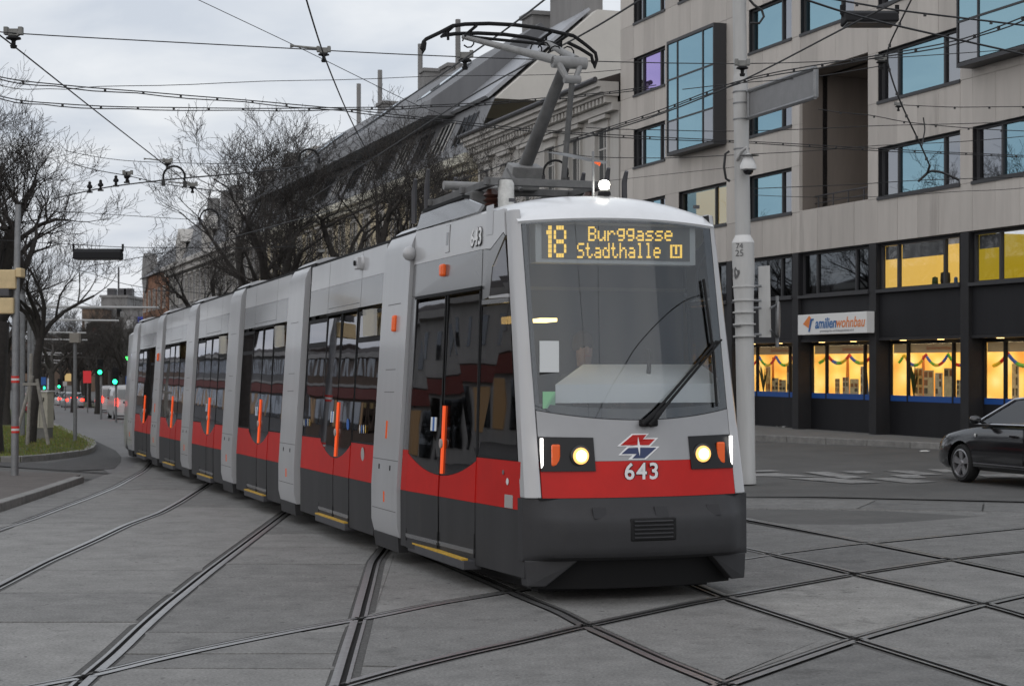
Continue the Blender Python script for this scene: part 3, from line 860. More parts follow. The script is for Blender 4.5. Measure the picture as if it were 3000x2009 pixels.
for k in range(len(PT) - 1):
    a, b = PT[k], PT[k + 1] - .34
    if b > T1: b = T1 - .1
    if b - a < 1: continue
    # mezzanine
    sp = MB(); sp.bb(a, b, -.30, -.10, 2.68, 3.88); spo = sp.build('spandrel', M_base, office)
    mid = MB(); mid.bb(a, b, -.302, -.07, 2.60, 2.675); mid.build('canopy_edge', M_basel, spo)
    litk = k in (3, 2)
    gm = M_clear if litk else M_paned
    w = window(a + .04, b - .04, 3.89, ZS - .02, 3 if k != 2 else -2, office, -.16, gm, None, .22)
    if litk:
        rm = MB(); rm.bb(a, b + .02, -1.9, -1.88, 3.7, ZS - .03); lm_ = M_lit if k == 3 else emis('lit_room_olive', (0.85, 0.60, 0.02), 0.45); rm.build('lit_room', lm_, w)
        rm = MB(); rm.bb(b - .03, b - .005, -1.9, -.24, 3.87, ZS - .03); rm.build('lit_wall', lm_, w)
        rm = MB(); rm.bb(a, b, -1.9, -.25, 3.80, 3.85); rm.build('window_board', mat('board_pale', (.4, .4, .4), .6), w)
        L = b - a
        for (q0, q1, zz) in (((a + .1 + L * .78), b - .12, 4.70), (a + .1 + L * .24, a + L * .76, 4.68)) if k == 3 else ((b - L * .26, b - .12, 4.72),):
            bl = MB(); bl.bb(q0, q1, -.235, -.225, zz, ZS - .1); bl.build('roller_blind', mat('blind_grey', (.085, .09, .095), .7), w)
        if k == 3:
            for (q, r0, hh, mm) in ((.42, .08, .30, M_plant), (.54, .13, .40, mat('pot_dark', (.015, .014, .012), .7)), (.66, .05, .26, M_post[2])):
                pl = MB(); pl.lathe([(r0 * .6, 0), (r0, hh * .5), (r0 * .9, hh), (0, hh * 1.1)], V(a + L * (1 - q) - .3, -.55, 3.86), 9); pl.build('desk_item', mm, w, 40)
            mo = MB(); mo.bb(a + .14, a + .42, -.9, -.87, 3.95, 4.18); mo.build('monitor', emis('monitor_glow', (.8, 1, .95), 1.2), w)
    elif not litk:
        rm = MB(); rm.bb(a, b, -1.2, -1.18, 3.7, ZS - .03); rm.build('dim_room', mat('dim_room', (.05, .045, .04), .8), w)
    # shop window, set back
    y = -.42
    shop = MB(); shop.bb(a, b, y - .06, y, .10, 1.02); so = shop.build('shop_plinth', M_base, office)
    cl = MB(); cl.bb(a, b, y - 1.8, -.303, 2.61, 2.65); cl.build('soffit', M_base, so)
    if PT[k] < -9: continue
    s0, s1 = a + .02, b - .02
    st = MB(); st.bb(s0, s1, y - .05, y + .005, 1.02, 1.17); st.build('blue_strip', M_bluestrip, so)
    gl = MB(); gl.bb(s0, s1, y - .03, y - .02, 1.18, 2.50); gl.build('shop_pane', M_clear, so)
    L = s1 - s0
    fr = MB()
    for q in (s0, s0 + L * .24, s0 + L * .78, s1): fr.bb(q - .03, q + .03, y - .07, y + .015, 1.02, 2.55)
    fr.bb(s0, s1, y - .07, y + .012, 2.50, 2.60)
    fr.build('shop_frame', M_base, so)
    bk = MB(); bk.bb(s0 - .3, b + 1.4, y - 1.75, y - 1.7, .9, 2.6); bk.build('shop_back', M_shop, so)
    bk = MB(); bk.bb(b - .04, b - .01, y - 1.7, y - .10, .9, 2.6); bk.build('shop_side', M_shop, so)
    hd = MB(); hd.bb(s0, s1, y - .12, y - .10, 2.27, 2.50); hdo = hd.build('valance', mat('valance_cream', (.45, .36, .22), .7, emit=(1, .7, .35), estr=.10), so)
    me = textmesh('familienwohnbau', .16, mat('valance_print', (.5, .12, .03), .6), .001, .2)
    o = put('print', me, so); o.matrix_local = frame(V((s0 + s1) / 2 - .2, y - .095, 2.39), (-1, 0, 0), (0, 0, 1), (0, 1, 0))
    lm = MB(); lm.bb(s0 + .1, s1 - .1, y - .34, y - .30, 2.50, 2.53); lm.build('board_fill_strip', emis('board_fill_strip', (1, .78, .45), 9), so)  # glowing strip added unseen above the pane to brighten the notice boards
    # garland
    rg_ = random.Random(90 + k); gf, gs, gp_ = rg_.uniform(2.2, 3.8), rg_.uniform(.20, .36), rg_.random()
    for g in range(60):
        u = g / 59; ph = (u * gf + gp_) % 1.0
        z = 2.23 - gs * (1 - (2 * ph - 1) ** 2)
        gb = MB(); r0 = .05 if k % 2 else .058
        gb.lathe([(0, -r0), (r0, 0), (0, r0)], V(s0 + .05 + (L - .1) * u, y - .25, z), 6)
        gb.build('garland_ball', Mdec[(g // (3 + k % 3) + k) % 4], so)
    # notice boards, banners and plants
    rr = random.Random(k)
    for q in range(7):
        c = s0 + .15 + (L - .3) * (q + .5) / 7; hh = rr.uniform(.35, .95); ww = rr.uniform(.22, .46)
        nb = MB(); nb.bb(c - ww / 2, c + ww / 2, y - .5 - .02 * q, y - .485 - .02 * q, 1.15, 1.15 + hh); no = nb.build('notice_board', M_post[rr.choice((0, 0, 1, 1))], so)
        for aa in range(2):
            for bb_ in range(3):
                if rr.random() < .35: continue
                pc = MB(); pc.bb(c - ww / 2 + .04 + aa * ww / 2, c - ww / 2 + ww / 2 - .03 + aa * ww / 2, y - .484 - .02 * q, y - .478 - .02 * q, 1.22 + bb_ * hh / 3.2, 1.22 + bb_ * hh / 3.2 + hh / 4.6)
                pc.build('photo_card', mat('photo_card_%d' % rr.randrange(4), [(.10, .12, .12), (.22, .2, .14), (.08, .07, .05), (.3, .12, .04)][rr.randrange(4)], .6), no)
    for c, w_, m_ in ((s0 + L * rr.uniform(.6, .9), rr.uniform(.15, .3), 3), (s0 + L * rr.uniform(.2, .5), rr.uniform(.2, .4), 2)):
        bn = MB(); bn.prism([V(c - w_ * .2, y - .62, 1.15), V(c + w_, y - .62, 1.15), V(c + w_ * .7, y - .62, 2.2 if m_ == 3 else 1.9), V(c + w_ * .1, y - .62, 2.2 if m_ == 3 else 1.9)], (0, .01, 0)); bn.build('banner', M_post[m_], so)
    pl = MB(); c = V(s1 - .5 if k % 2 else s0 + L * .20, y - .4, 1.15)
    for q in range(22):
        an = rr.uniform(0, 6.28); tip = c + V(math.cos(an) * rr.uniform(.08, .28), math.sin(an) * .12, rr.uniform(.5, .95)); d = V(math.sin(an), 0, 0) * .025 + V(.012, 0, 0)
        pl.face([c - d, c + d, (c + tip) / 2 + d * 1.3 + V(0, 0, .1), tip, (c + tip) / 2 - d * 1.3 + V(0, 0, .1)])
    pl.build('house_plant', M_plant, so)
    # downlights in the soffit
    for q in (.3, .75):
        dl = MB(); dl.lathe([(.085, 0), (.085, .012)], V(s0 + L * q, -.22, 2.585), 12); dl.build('downlight', emis('downlight', (1, .66, .25), 4), so)
# company sign on the spandrel
sg = thing('company_sign', 'white box sign lettered familienwohnbau on the dark shopfront', 'sign', BM)
mb = MB(); mb.bb(-.31, 3.33, .02, .26, 2.80, 3.36); mb.build('sign_box', mat('sign_white', (.66, .66, .65), .5, emit=(1, 1, 1), estr=.03), sg, 0, .01)
def onwall(txt, size, m, t, z, name, shear, off, par, y=.264):
    me = textmesh(txt, size, m, .003, shear, off); o = put(name, me, par)
    o.matrix_local = frame(V(t, y, z), (-1, 0, 0), (0, 0, 1), (0, 1, 0)); return o
M_sb = mat('sign_blue', (.015, .12, .33), .5); M_so = mat('sign_orange', (.72, .22, .05), .5)
onwall('amilien', .40, M_sb, 1.80, 3.09, 'lettering', .25, .008, sg); onwall('wohnbau', .40, M_so, .52, 3.09, 'lettering', .25, .004, sg)
onwall('gemeinnützige Bau- und Siedlungsgesellschaft m.b.H.', .085, mat('sign_grey', (.35, .35, .36), .5), 1.2, 2.89, 'small_lettering', .1, 0, sg)
mb = MB(); mb.prism([V(3.02, .265, 3.10), V(2.68, .265, 3.33), V(2.58, .265, 3.26), V(2.66, .265, 3.10), V(2.60, .265, 2.94)], (0, .004, 0)); mb.build('diamond', M_so, sg)
mb = MB(); mb.prism([V(2.72, .271, 2.88), V(2.64, .271, 2.88), V(2.52, .271, 3.18), V(2.42, .271, 3.20), V(2.42, .271, 3.24), V(2.60, .271, 3.24)], (0, .004, 0)); mb.build('letter_stem', M_sb, sg)

# ---- older houses along the street
M_pl1 = mat('plaster_pale', (.42, .405, .38), .9, nscale=1.2, namt=.12, streak=True, stain=(.5, (.30, .285, .26), .58))
M_pl2 = mat('plaster_yellow', (.44, .38, .26), .9, nscale=1, namt=.15, streak=True)
M_pl3 = mat('plaster_grey', (.20, .195, .19), .9, nscale=1, namt=.2, streak=True)
M_pl4 = mat('plaster_brown', (.16, .11, .08), .9, nscale=.6, namt=.25)
M_tile = mat('roof_tile_dark', (.045, .036, .032), .85, nscale=5, namt=.3, bump=.5, bscale=12)
M_slate = mat('roof_sheet_grey', (.155, .158, .165), .65, spec=.3, nscale=1, namt=.15, streak=True)
M_zinc = mat('zinc_light', (.30, .31, .33), .4, .3, nscale=1, namt=.15)
M_hwin = glass('house_glass', (.06, .06, .065), .30, (.85, .9, .95), .02)
M_hfr = mat('house_frame', (.40, .39, .37), .7)
CT = math.atan(.343)
cex = V(-math.sin(CT), math.cos(CT), 0); cey = V(-math.cos(CT), -math.sin(CT), 0)
CM = frame(V(3.84, 60.7, 0), cex, cey, V(0, 0, 1))
def house_window(t, z, w, h, par, pediment=True, y=0.0):
    fr = MB(); 
    fr.bb(t - w / 2 - .14, t - w / 2, y, y + .09, z - .08, z + h + .10); fr.bb(t + w / 2, t + w / 2 + .14, y, y + .09, z - .08, z + h + .10); fr.bb(t - w / 2, t + w / 2, y, y + .09, z + h, z + h + .10)
    fr.bb(t - w / 2 - .2, t + w / 2 + .2, y, y + .16, z - .18, z - .082)
    if pediment: fr.bb(t - w / 2 - .26, t + w / 2 + .26, y, y + .24, z + h + .32, z + h + .46); fr.bb(t - w / 2 - .1, t + w / 2 + .1, y, y + .05, z + h + .102, z + h + .318)
    wo = fr.build('window', M_pl1 if pediment else M_hfr, par)
    s = MB(); s.bb(t - w / 2, t + w / 2, y - .10, y - .085, z, z + h); s.build('pane', M_hwin, wo)
    s = MB(); s.bb(t - .03, t + .03, y - .084, y - .05, z, z + h); s.bb(t - w / 2, t + w / 2, y - .084, y - .052, z + h * .62, z + h * .62 + .06); s.bb(t - w / 2, t - w / 2 + .06, y - .084, y - .048, z, z + h); s.bb(t + w / 2 - .06, t + w / 2, y - .084, y - .048, z, z + h); s.build('sash', M_hfr, wo)
    return wo
def facade(par, t0, t1, z0, z1, ws, m, name='wall', y0=-.35):
    for a, b, c, d in wall_hole_strips(t0, t1, z0, z1, ws):
        pass
    mb = MB()
    for a, b, c, d in wall_hole_strips(t0, t1, z0, z1, ws): mb.bb(a, b, y0, 0, c, d)
    mb.bb(t0, t1, -10, y0, z0, z1)
    return mb.build(name, m, par)
# pale house with the dark tiled roof and dentilled cornice
h2 = thing('pale_house', 'pale plaster town house with dark tiled roof and dentil cornice beside the stone office block', 'house', CM)
ws2 = []; a0, a1 = .15, 16.5
for i in range(6):
    for z in (1.5, 5.0, 8.6):
        t = 1.7 + i * 2.7; ws2.append((t - .55, t + .55, z, z + 1.9))
facade(h2, a0, a1, -.6, 11.3, ws2, M_pl1)
for a, b, z, zz in ws2: house_window((a + b) / 2, z, b - a, zz - z, h2)
mb = MB(); mb.bb(a0, a1, .0, .25, 11.0, 11.25); mb.bb(a0, a1, .0, .7, 11.62, 11.80); mb.bb(a0, a1, 0, .55, 11.5, 11.618); mb.bb(a0, a1, 0, .82, 11.802, 12.0); cor = mb.build('cornice', M_pl1, h2)
for i in range(46):
    t = a0 + .2 + (a1 - a0 - .4) * i / 45
    d = MB(); d.bb(t - .09, t + .09, .0, .48, 11.27, 11.49); d.build('dentil', M_pl1, cor)
mb = MB(); mb.tube([V(a0, .9, 12.05), V(a1, .9, 12.05)], .09, 8); mb.build('gutter', M_dkm, cor)
mb = MB(); mb.face([V(a0, .85, 12.02), V(a1, .85, 12.02), V(a1, -3.6, 13.5), V(a0, -3.6, 13.5)]); mb.face([V(a0, -3.6, 13.5), V(a1, -3.6, 13.5), V(a1, -10, 12.0), V(a0, -10, 12.0)]); mb.face([V(a0, .85, 12.02), V(a0, -3.6, 13.5), V(a0, -10, 12)]); mb.face([V(a1, .85, 12.02), V(a1, -3.6, 13.5), V(a1, -10, 12)]); rf = mb.build('roof', M_tile, h2)
for t, y, w, hh in ((1.2, -3.5, 1.6, 3.4), (5.5, -5.5, 1.2, 2.2), (2.9, -6.5, .9, 2.8)):
    mb = MB(); mb.bb(t - w / 2, t + w / 2, y - .4, y + .4, 12, 12 + hh); mb.bb(t - w / 2 - .1, t + w / 2 + .1, y - .5, y + .5, 12 + hh, 12 + hh + .15); mb.build('chimney', M_pl3, rf)
# long house with the metal attic
h3 = thing('attic_house', 'long yellowish house with grey sloping metal attic and dark dormer band', 'house', CM)
b0, b1 = 16.7, 69.0
ws3 = []
for i in range(17):
    for z in (1.2, 4.8, 8.2): t = b0 + 1.9 + i * 3.0; ws3.append((t - .6, t + .6, z, z + 1.9))
facade(h3, b0, b1, -1.6, 11.0, ws3, M_pl2)
for a, b, z, zz in ws3: house_window((a + b) / 2, z, b - a, zz - z, h3)
mb = MB(); mb.bb(b0, b1, 0, .6, 11.0, 11.4); mb.bb(b0, b1, 0, .3, 10.7, 10.998); mb.build('cornice', mat('cornice_white', (.5, .48, .40), .8), h3)
# attic storey: raked wall with ribbon windows, then the sloping roof with an overhanging fold
mb = MB(); mb.face([V(b0, .3, 11.42), V(b1, .3, 11.42), V(b1, -.9, 14.0), V(b0, -.9, 14.0)]); mb.build('attic_wall', M_slate, h3)
for i in range(14):
    t = b0 + 1.6 + i * 3.6
    mb = MB(); q = lambda z, o: .3 - 1.2 * (z - 11.42) / 2.58 + o
    mb.prism([V(t, q(12.1, .05), 12.1), V(t + 2.2, q(12.1, .05), 12.1), V(t + 2.2, q(13.5, .05), 13.5), V(t, q(13.5, .05), 13.5)], (0, -.06, 0)); w = mb.build('window', M_hwin, h3)
    mb = MB()
    for u in (0, .73, 1.46, 2.2): mb.prism([V(t + u - .04, q(12.05, .08), 12.05), V(t + u + .04, q(12.05, .08), 12.05), V(t + u + .04, q(13.55, .08), 13.55), V(t + u - .04, q(13.55, .08), 13.55)], (0, -.04, 0))
    mb.build('frame', M_hfr if i % 2 else M_ofr, w)
mb = MB(); mb.prism([V(b0 + 6, .55, 13.9), V(b0 + 6, -.9, 13.95), V(b0 + 6, -5.6, 18.4), V(b0 + 6, -5.2, 18.7), V(b0 + 6, .35, 14.7)], (b1 - b0 - 6, 0, 0)); fold = mb.build('roof_fold', M_slate, h3)
mb = MB(); mb.prism([V(b0, -.9, 13.9), V(b0, -10, 13.9), V(b0, -7.5, 18.2), V(b0, -5.8, 18.2)], (6, 0, 0)); mb.build('firewall', mat('firewall_cream', (.52, .50, .46), .9, nscale=1, namt=.06), h3)
mb = MB(); mb.prism([V(b0 + .6, -.75, 14.0), V(b0 + .6, -5.7, 18.3), V(b0 + .6, -5.6, 18.4), V(b0 + .6, -.6, 14.1)], (5.4, 0, 0)); mb.build('roof_slope', M_zinc, h3)
mb = MB(); mb.prism([V(b0 + 6.01, -.92, 13.96), V(b0 + 6.01, -5.62, 18.48), V(b0 + 6.01, -10, 18.5), V(b0 + 6.01, -10, 13.96)], (b1 - b0 - 6.01, 0, 0)); mb.build('roof_body', M_slate, h3)
for i in range(3):
    t = b0 + 12 + i * 14
    mb = MB(); mb.prism([V(t, -1.1, 15.72), V(t + 1.6, -1.1, 15.72), V(t + 1.6, -3.6, 17.62), V(t, -3.6, 17.62)], (0, .05, .06)); mb.build('skylight', M_hwin, fold)
for t, y, w, hh in ((19, -6, 2.4, 3.2), (22.5, -6.5, 2.0, 2.6), (25.5, -6, 1.6, 2.0), (40, -6, 1.6, 1.8), (44, -5.8, 1.0, 2.2), (55, -6, 1.4, 1.8)):
    mb = MB(); mb.bb(t - w / 2, t + w / 2, y - .5, y + .5, 17.2, 17.5 + hh); mb.bb(t - w / 2 - .12, t + w / 2 + .12, y - .62, y + .62, 17.5 + hh, 17.7 + hh); mb.build('chimney', M_pl3, h3)
for t in (39, 47, 57, 63):
    mb = MB(); mb.tube([V(t, -6, 17.5), V(t, -6, 22.0)], .16, 8); mb.build('flue', M_pl3, h3)
# ornate house further down, grey mansard with gable window
h4 = thing('mansard_house', 'ornate grey town house with steep mansard roof, far down the street behind the trees', 'house', CM)
c0, c1 = 71.0, 118.0
ws4 = []
for i in range(14):
    for z in (.5, 4.2, 8.0): t = c0 + 2 + i * 3.3; ws4.append((t - .6, t + .6, z, z + 2.1))
facade(h4, c0, c1, -3, 11.4, ws4, M_pl3)
for a, b, z, zz in ws4: house_window((a + b) / 2, z, b - a, zz - z, h4)
mb = MB(); mb.bb(c0, c1, 0, .9, 11.3, 11.7); mb.bb(c0, c1, 0, .5, 10.8, 11.298); mb.build('cornice', M_pl1, h4)
mb = MB(); mb.prism([V(c0, .5, 11.7), V(c0, -1.2, 15.4), V(c0, -6, 16.6), V(c0, -10, 11.7)], (c1 - c0, 0, 0)); rf = mb.build('mansard', M_slate, h4)
for t in (78, 92, 108):
    mb = MB(); mb.bb(t - 1.6, t + 1.6, .0, .5, 11.7, 13.6); mb.prism([V(t - 1.9, .5, 13.6), V(t + 1.9, .5, 13.6), V(t, .5, 14.9)], (0, -2, 0)); mb.build('dormer', M_pl1, rf)
for t in (74, 84, 99, 104, 112):
    mb = MB(); mb.bb(t - .8, t + .8, -4, -3, 15, 18.2); mb.build('chimney', M_pl3, rf)
mb = MB(); mb.prism([V(c0, -1.0, 11), V(c0, -9, 11), V(c0, -9, 18.5), V(c0, -4.5, 18.5)], (2.2, 0, 0)); mb.build('firewall', M_pl1, h4)
# brick-brown house, then the far slab block
h5 = thing('brown_house', 'narrow brown plaster house with small curved gable at the far end of the row', 'house', CM)
facade(h5, 119, 140, -4, 11.6, [(t, t + 1.3, z, z + 2) for t in (121, 125, 129, 133, 137) for z in (0, 4, 8)], mat('plaster_rust', (.20, .09, .045), .9, nscale=1, namt=.2))
for t in (121, 125, 129, 133, 137):
    for z in (0, 4, 8): house_window(t + .65, z, 1.3, 2, h5, False)
mb = MB(); mb.prism([V(119, .4, 11.6), V(119, -3, 15), V(119, -10, 12)], (21, 0, 0)); mb.build('roof', M_slate, h5)
mb = MB(); mb.lathe([(2.2, -.6), (2.2, .6)], V(137, -.4, 12.2), 20, M=Matrix.Rotation(R(90), 4, 'X')); mb.build('gable', M_pl3, h5)
M_litd2 = emis('far_window_light', (1, .7, .3), .5)
FAR = [(240, 300, 905, 262, M_pl4, 'dark brown block of flats closing the street behind bare trees', 'block_of_flats', 3), (296, 372, 872, 268, M_pl3, 'grey slab block with rooftop plant and blue sign beyond the trees', 'slab_block', 4), (360, 450, 905, 255, M_pl3, 'low grey commercial building with red lettering behind the trees', 'commercial_building', 4)]
for (x0, x1, y, d, m, lab, nm, nfl) in FAR:
    p0, p1 = W(x0, y, d), W(x1, y, d); zt = p0.z
    o = thing(nm, lab, 'building', Matrix.Translation(V((p0.x + p1.x) / 2, d, 0)))
    wdt = p1.x - p0.x
    mb = MB(); mb.bb(-wdt / 2, wdt / 2, 0, 14, -5, zt); wl_ = mb.build('wall', m, o)
    for f in range(nfl):
        for k in range(max(2, int(wdt / 2.2))):
            xx = -wdt / 2 + 1 + (wdt - 2) * k / max(1, int(wdt / 2.2) - 1); z = zt - 2.2 - 3 * f
            mb = MB(); mb.bb(xx - .6, xx + .6, -.03, .0, z - .8, z + .6); mb.build('window', M_paned if (k + f) % 3 else M_hwin, o)
    mb = MB(); mb.bb(-wdt / 2 - .2, wdt / 2 + .2, -.2, 14, zt, zt + .4); mb.build('parapet', M_pl3, o)
    if nm == 'slab_block':
        for k, xx in enumerate((-1.2, .6, 1.5)): mb = MB(); mb.bb(xx - .6, xx + .6, 3, 5, zt + .4, zt + 1.6); mb.build('rooftop_plant', M_dkm, o)
        mb = MB(); mb.tube([V(-.2, 4, zt), V(-.2, 4, zt + 5)], .15, 6); mb.build('mast', M_dkm, o)
    if nm == 'commercial_building':
        mb = MB(); mb.bb(.0, wdt / 2, -.3, 0, zt - 3.0, zt - 1.2); mb.build('blue_sign', emis('far_blue_sign', (.03, .08, .8), .6), o)
for (x0, x1, y, d, lab) in ((-60, 120, 1002, 330, 'long dark block of flats at the end of the street behind the leaning tree'), (110, 250, 985, 345, 'tall dark block of flats at the end of the street behind the slim pole')):
    p0, p1 = W(x0, y, d), W(x1, y, d); wdt = p1.x - p0.x
    o = thing('distant_block', lab, 'building', Matrix.Translation(V((p0.x + p1.x) / 2, d, 0)))
    mb = MB(); mb.bb(-wdt / 2, wdt / 2, 0, 14, -6, p0.z); mb.build('wall', M_pl4, o)
    for f in range(3):
        for k in range(7):
            xx = -wdt / 2 + wdt * (k + .5) / 7; z = p0.z - 2.2 - 3 * f; mb = MB(); mb.bb(xx - .7, xx + .7, -.03, 0, z - .8, z + .7); mb.build('window', M_litd2 if (k * 3 + f) % 7 == 0 else M_paned, o)
    mb = MB(); mb.bb(-wdt / 2 - .3, wdt / 2 + .3, -.3, 14, p0.z, p0.z + .5); mb.build('parapet', M_pl3, o)
# screen board with red and white lettering among the far trees
sp = W(282, 973, 190); bsn = thing('advert_board', 'dark advertising board with red and white lettering among far trees', 'sign', Matrix.Translation(sp))
mb = MB(); mb.bb(-1.1, 1.1, 0, .2, -1.0, 1.0); mb.build('board', M_blackm, bsn); mb = MB(); mb.tube([V(0, .3, -9), V(0, .3, -1)], .15, 6); mb.build('post', M_dkm, bsn)
me = textmesh('AJOU', .8, emis('advert_white', (.9, .9, .9), .7), .01); o = put('lettering', me, bsn); o.matrix_local = frame(V(0, -.02, -.45), (1, 0, 0), (0, 0, 1), (0, -1, 0))
mb = MB(); mb.bb(-.35, .1, -.03, 0, .1, .5); mb.build('emblem', emis('advert_red', (.7, .03, .03), .4), bsn)

# ---- the other side of the street (it shows only as reflections in the tram windows and office panes)
M_litd = emis('opposite_shop_light', (1, .6, .25), .22)
M_redf = mat('shop_fascia_red', (.20, .03, .018), .6)
def opposite(t0, t1, hgt, m, lab, nm, shopm):
    OM = frame(V(-32, 0, 0), V(-math.sin(CT), math.cos(CT), 0), V(math.cos(CT), math.sin(CT), 0), V(0, 0, 1))
    o = thing(nm, lab, 'building', OM)
    mb = MB(); mb.bb(t0, t1, -10, 0, -4, hgt); mb.build('wall', m, o)
    mb = MB(); mb.bb(t0, t1, 0, .5, hgt - .5, hgt); mb.bb(t0, t1, 0, .25, 4.4, 4.7); mb.build('cornice', M_pl1, o)
    mb = MB(); mb.prism([V(t0, .3, hgt), V(t0, -5, hgt + 1.5), V(t0, -10, hgt)], (t1 - t0, 0, 0)); mb.build('roof', M_tile, o)
    mb = MB(); mb.bb(t0, t1, .26, .34, 3.2, 4.3); mb.build('shop_fascia', shopm, o)
    n = int((t1 - t0) / 3)
    for i in range(n):
        t = t0 + 1.5 + (t1 - t0 - 3) * i / max(1, n - 1)
        for z in (5.6, 9.2, 12.8):
            if z + 2 > hgt: continue
            mb = MB(); mb.bb(t - .6, t + .6, .02, .06, z, z + 2); mb.build('window', M_paned, o)
        mb = MB(); mb.bb(t - 1.1, t + 1.1, .02, .08, 0, 2.9); mb.build('shop_window', M_litd if i % 4 == 0 else M_paned, o)
for k, (t0, t1, hh, m, nm, lab, sm) in enumerate([(24, 66, 8.5, M_pl4, 'opposite_house', 'brown house across the street with red fascia', M_redf), (68, 120, 9, M_pl1, 'opposite_house', 'pale plaster house across the street beyond the brown one', M_redf), (122, 190, 8, M_pl4, 'opposite_house', 'dark brown house far along the opposite side', M_redf), (192, 300, 8.5, M_pl3, 'opposite_house', 'grey plaster house far along the opposite side', M_redf), (302, 470, 8, M_pl4, 'opposite_house', 'last brown house at the end of the opposite side', M_redf)]):
    opposite(t0, t1, hh, m, lab, nm, sm)
# ------------------------------------------------------------------ tram
M_sil = mat('tram_silver', (0.37, 0.375, 0.385), 0.34, nscale=3, namt=0.08, coat=0.35, streak=True, stain=(2.5, (0.30, 0.295, 0.29), 0.64))
M_lt = mat('tram_light_grey', (0.37, 0.372, 0.378), 0.30, nscale=2, namt=0.06, coat=0.5, streak=True, stain=(3, (0.29, 0.285, 0.28), 0.66))
M_frontw = mat('tram_front_grey', (0.28, 0.283, 0.29), 0.35, nscale=2, namt=0.05, coat=0.3)
M_roofw = mat('tram_roof_white', (0.66, 0.67, 0.68), 0.32, nscale=3, namt=0.06, coat=0.4, stain=(2, (0.5, 0.49, 0.47), 0.66))
M_red = mat('tram_red', (0.42, 0.006, 0.003), 0.42, spec=0.25, nscale=3, namt=0.10, coat=0.06)
M_dg = mat('tram_dark_grey', (0.032, 0.032, 0.0335), 0.6, spec=.3, nscale=3, namt=0.2, streak=True, stain=(2.2, (0.055, 0.051, 0.046), 0.60))
M_belt = mat('tram_grey_belt', (0.105, 0.106, 0.11), 0.25, nscale=2, namt=0.06, coat=0.5)
M_bump = mat('tram_bumper', (0.027, 0.027, 0.029), 0.6, spec=.35, nscale=5, namt=0.12, bump=0.08, bscale=150)
M_rub = mat('rubber_black', (0.009, 0.009, 0.0095), 0.7, spec=.25)
M_tgl = glass('tram_side_glass', (0.30, 0.28, 0.26), 0.08, (0.95, 0.95, 1), 0.015, 1.5, wob=0.035)
M_wsc = glass('tram_windscreen', (0.80, 0.82, 0.83), 0.048, (0.96, 0.98, 1), 0.01, 1.5, wob=0.04)
M_orange = emis('orange_light_bar', (1.0, 0.10, 0.010), .85)
M_orl = mat('orange_lens', (0.65, 0.10, 0.015), 0.25, emit=(1, 0.12, 0.01), estr=0.12)
M_yel = mat('step_yellow', (0.50, 0.30, 0.03), 0.6, nscale=12, namt=0.3)
M_ylamp = emis('cabin_lamp', (1.0, 0.72, 0.25), 5)
M_int = mat('cabin_lining', (0.20, 0.19, 0.16), 0.6)
M_lamp = emis('headlamp_glow', (1.0, 0.66, 0.30), 7)
M_led = emis('led_white', (1.0, 0.97, 0.92), 3.5)
M_dot = emis('led_amber', (1.0, 0.62, 0.09), 1.5)
M_txt = mat('lettering_white', (0.72, 0.72, 0.72), 0.4)
M_blue = mat('emblem_blue', (0.008, 0.02, 0.085), 0.4)
M_stick = mat('sticker_white', (0.6, 0.62, 0.62), 0.5)
M_stickb = mat('sticker_blue', (0.02, 0.10, 0.35), 0.5)

M_seam = mat('panel_seam', (0.12, 0.12, 0.12), 0.7)
TH = R(18.4)
TO = V(1.066, 14.335, 0.0)
tex = V(-math.sin(TH), math.cos(TH), -0.0125).normalized()
tey = V(-math.cos(TH), -math.sin(TH), 0)
tez = tex.cross(tey).normalized()
TM = frame(TO, tex, tey, tez)
TMI = TM.inverted()
tram = thing('tram', 'red and grey articulated low-floor tram with raised pantograph turning over the crossing', 'tram', TM)

def hw(s, z):
    t = min(1, max(0, s / 3.2)); s2 = 28.9 - s
    if s2 < 0: t = min(1, max(0, (32.6 - s) / 3.2))
    base = 0.995 + 0.205 * t; tum = 0.05 + 0.12 * t
    return base - tum * max(0, z - 0.75) / 2.6

def ray(x, y):
    o = TMI @ V(0, 0, EYE); p = TMI @ W(x, y, 10)
    return o, (p - o)
def FR(x, y, xl):          # sighting to the plane local x = xl
    o, d = ray(x, y); t = (xl - o.x) / d.x
    return o + d * t
def SD(x, y, off=0.0):     # sighting to the visible side
    o, d = ray(x, y); t = 1.0
    lo, hi = 0.5, 8.0
    f = lambda t: (o + d * t).y - (hw((o + d * t).x, (o + d * t).z) + off)
    for _ in range(60):
        m = (lo + hi) / 2
        if f(m) > 0: lo = m
        else: hi = m
    return o + d * lo

def panel(outline, off, th, side, m, name, parent, smooth=0, bevel=0.0):
    mb = MB()
    mb.prism([V(s, side * (hw(s, z) + off), z) for s, z in outline], (0, -side * th, 0))
    return mb.build(name, m, parent, smooth, bevel)

def rect(s0, s1, z0, z1): return [(s0, z0), (s1, z0), (s1, z1), (s0, z1)]
def arch(c, half, z0, dz, s0, s1, n=8):
    return [(s0 + (s1 - s0) * i / n, z0 + dz * ((s0 + (s1 - s0) * i / n - c) / half) ** 2) for i in range(n + 1)]

ZL, ZR, ZW, ZT, ZB, ZC = 0.205, 0.754, 1.154, 2.62, 2.99, 3.30

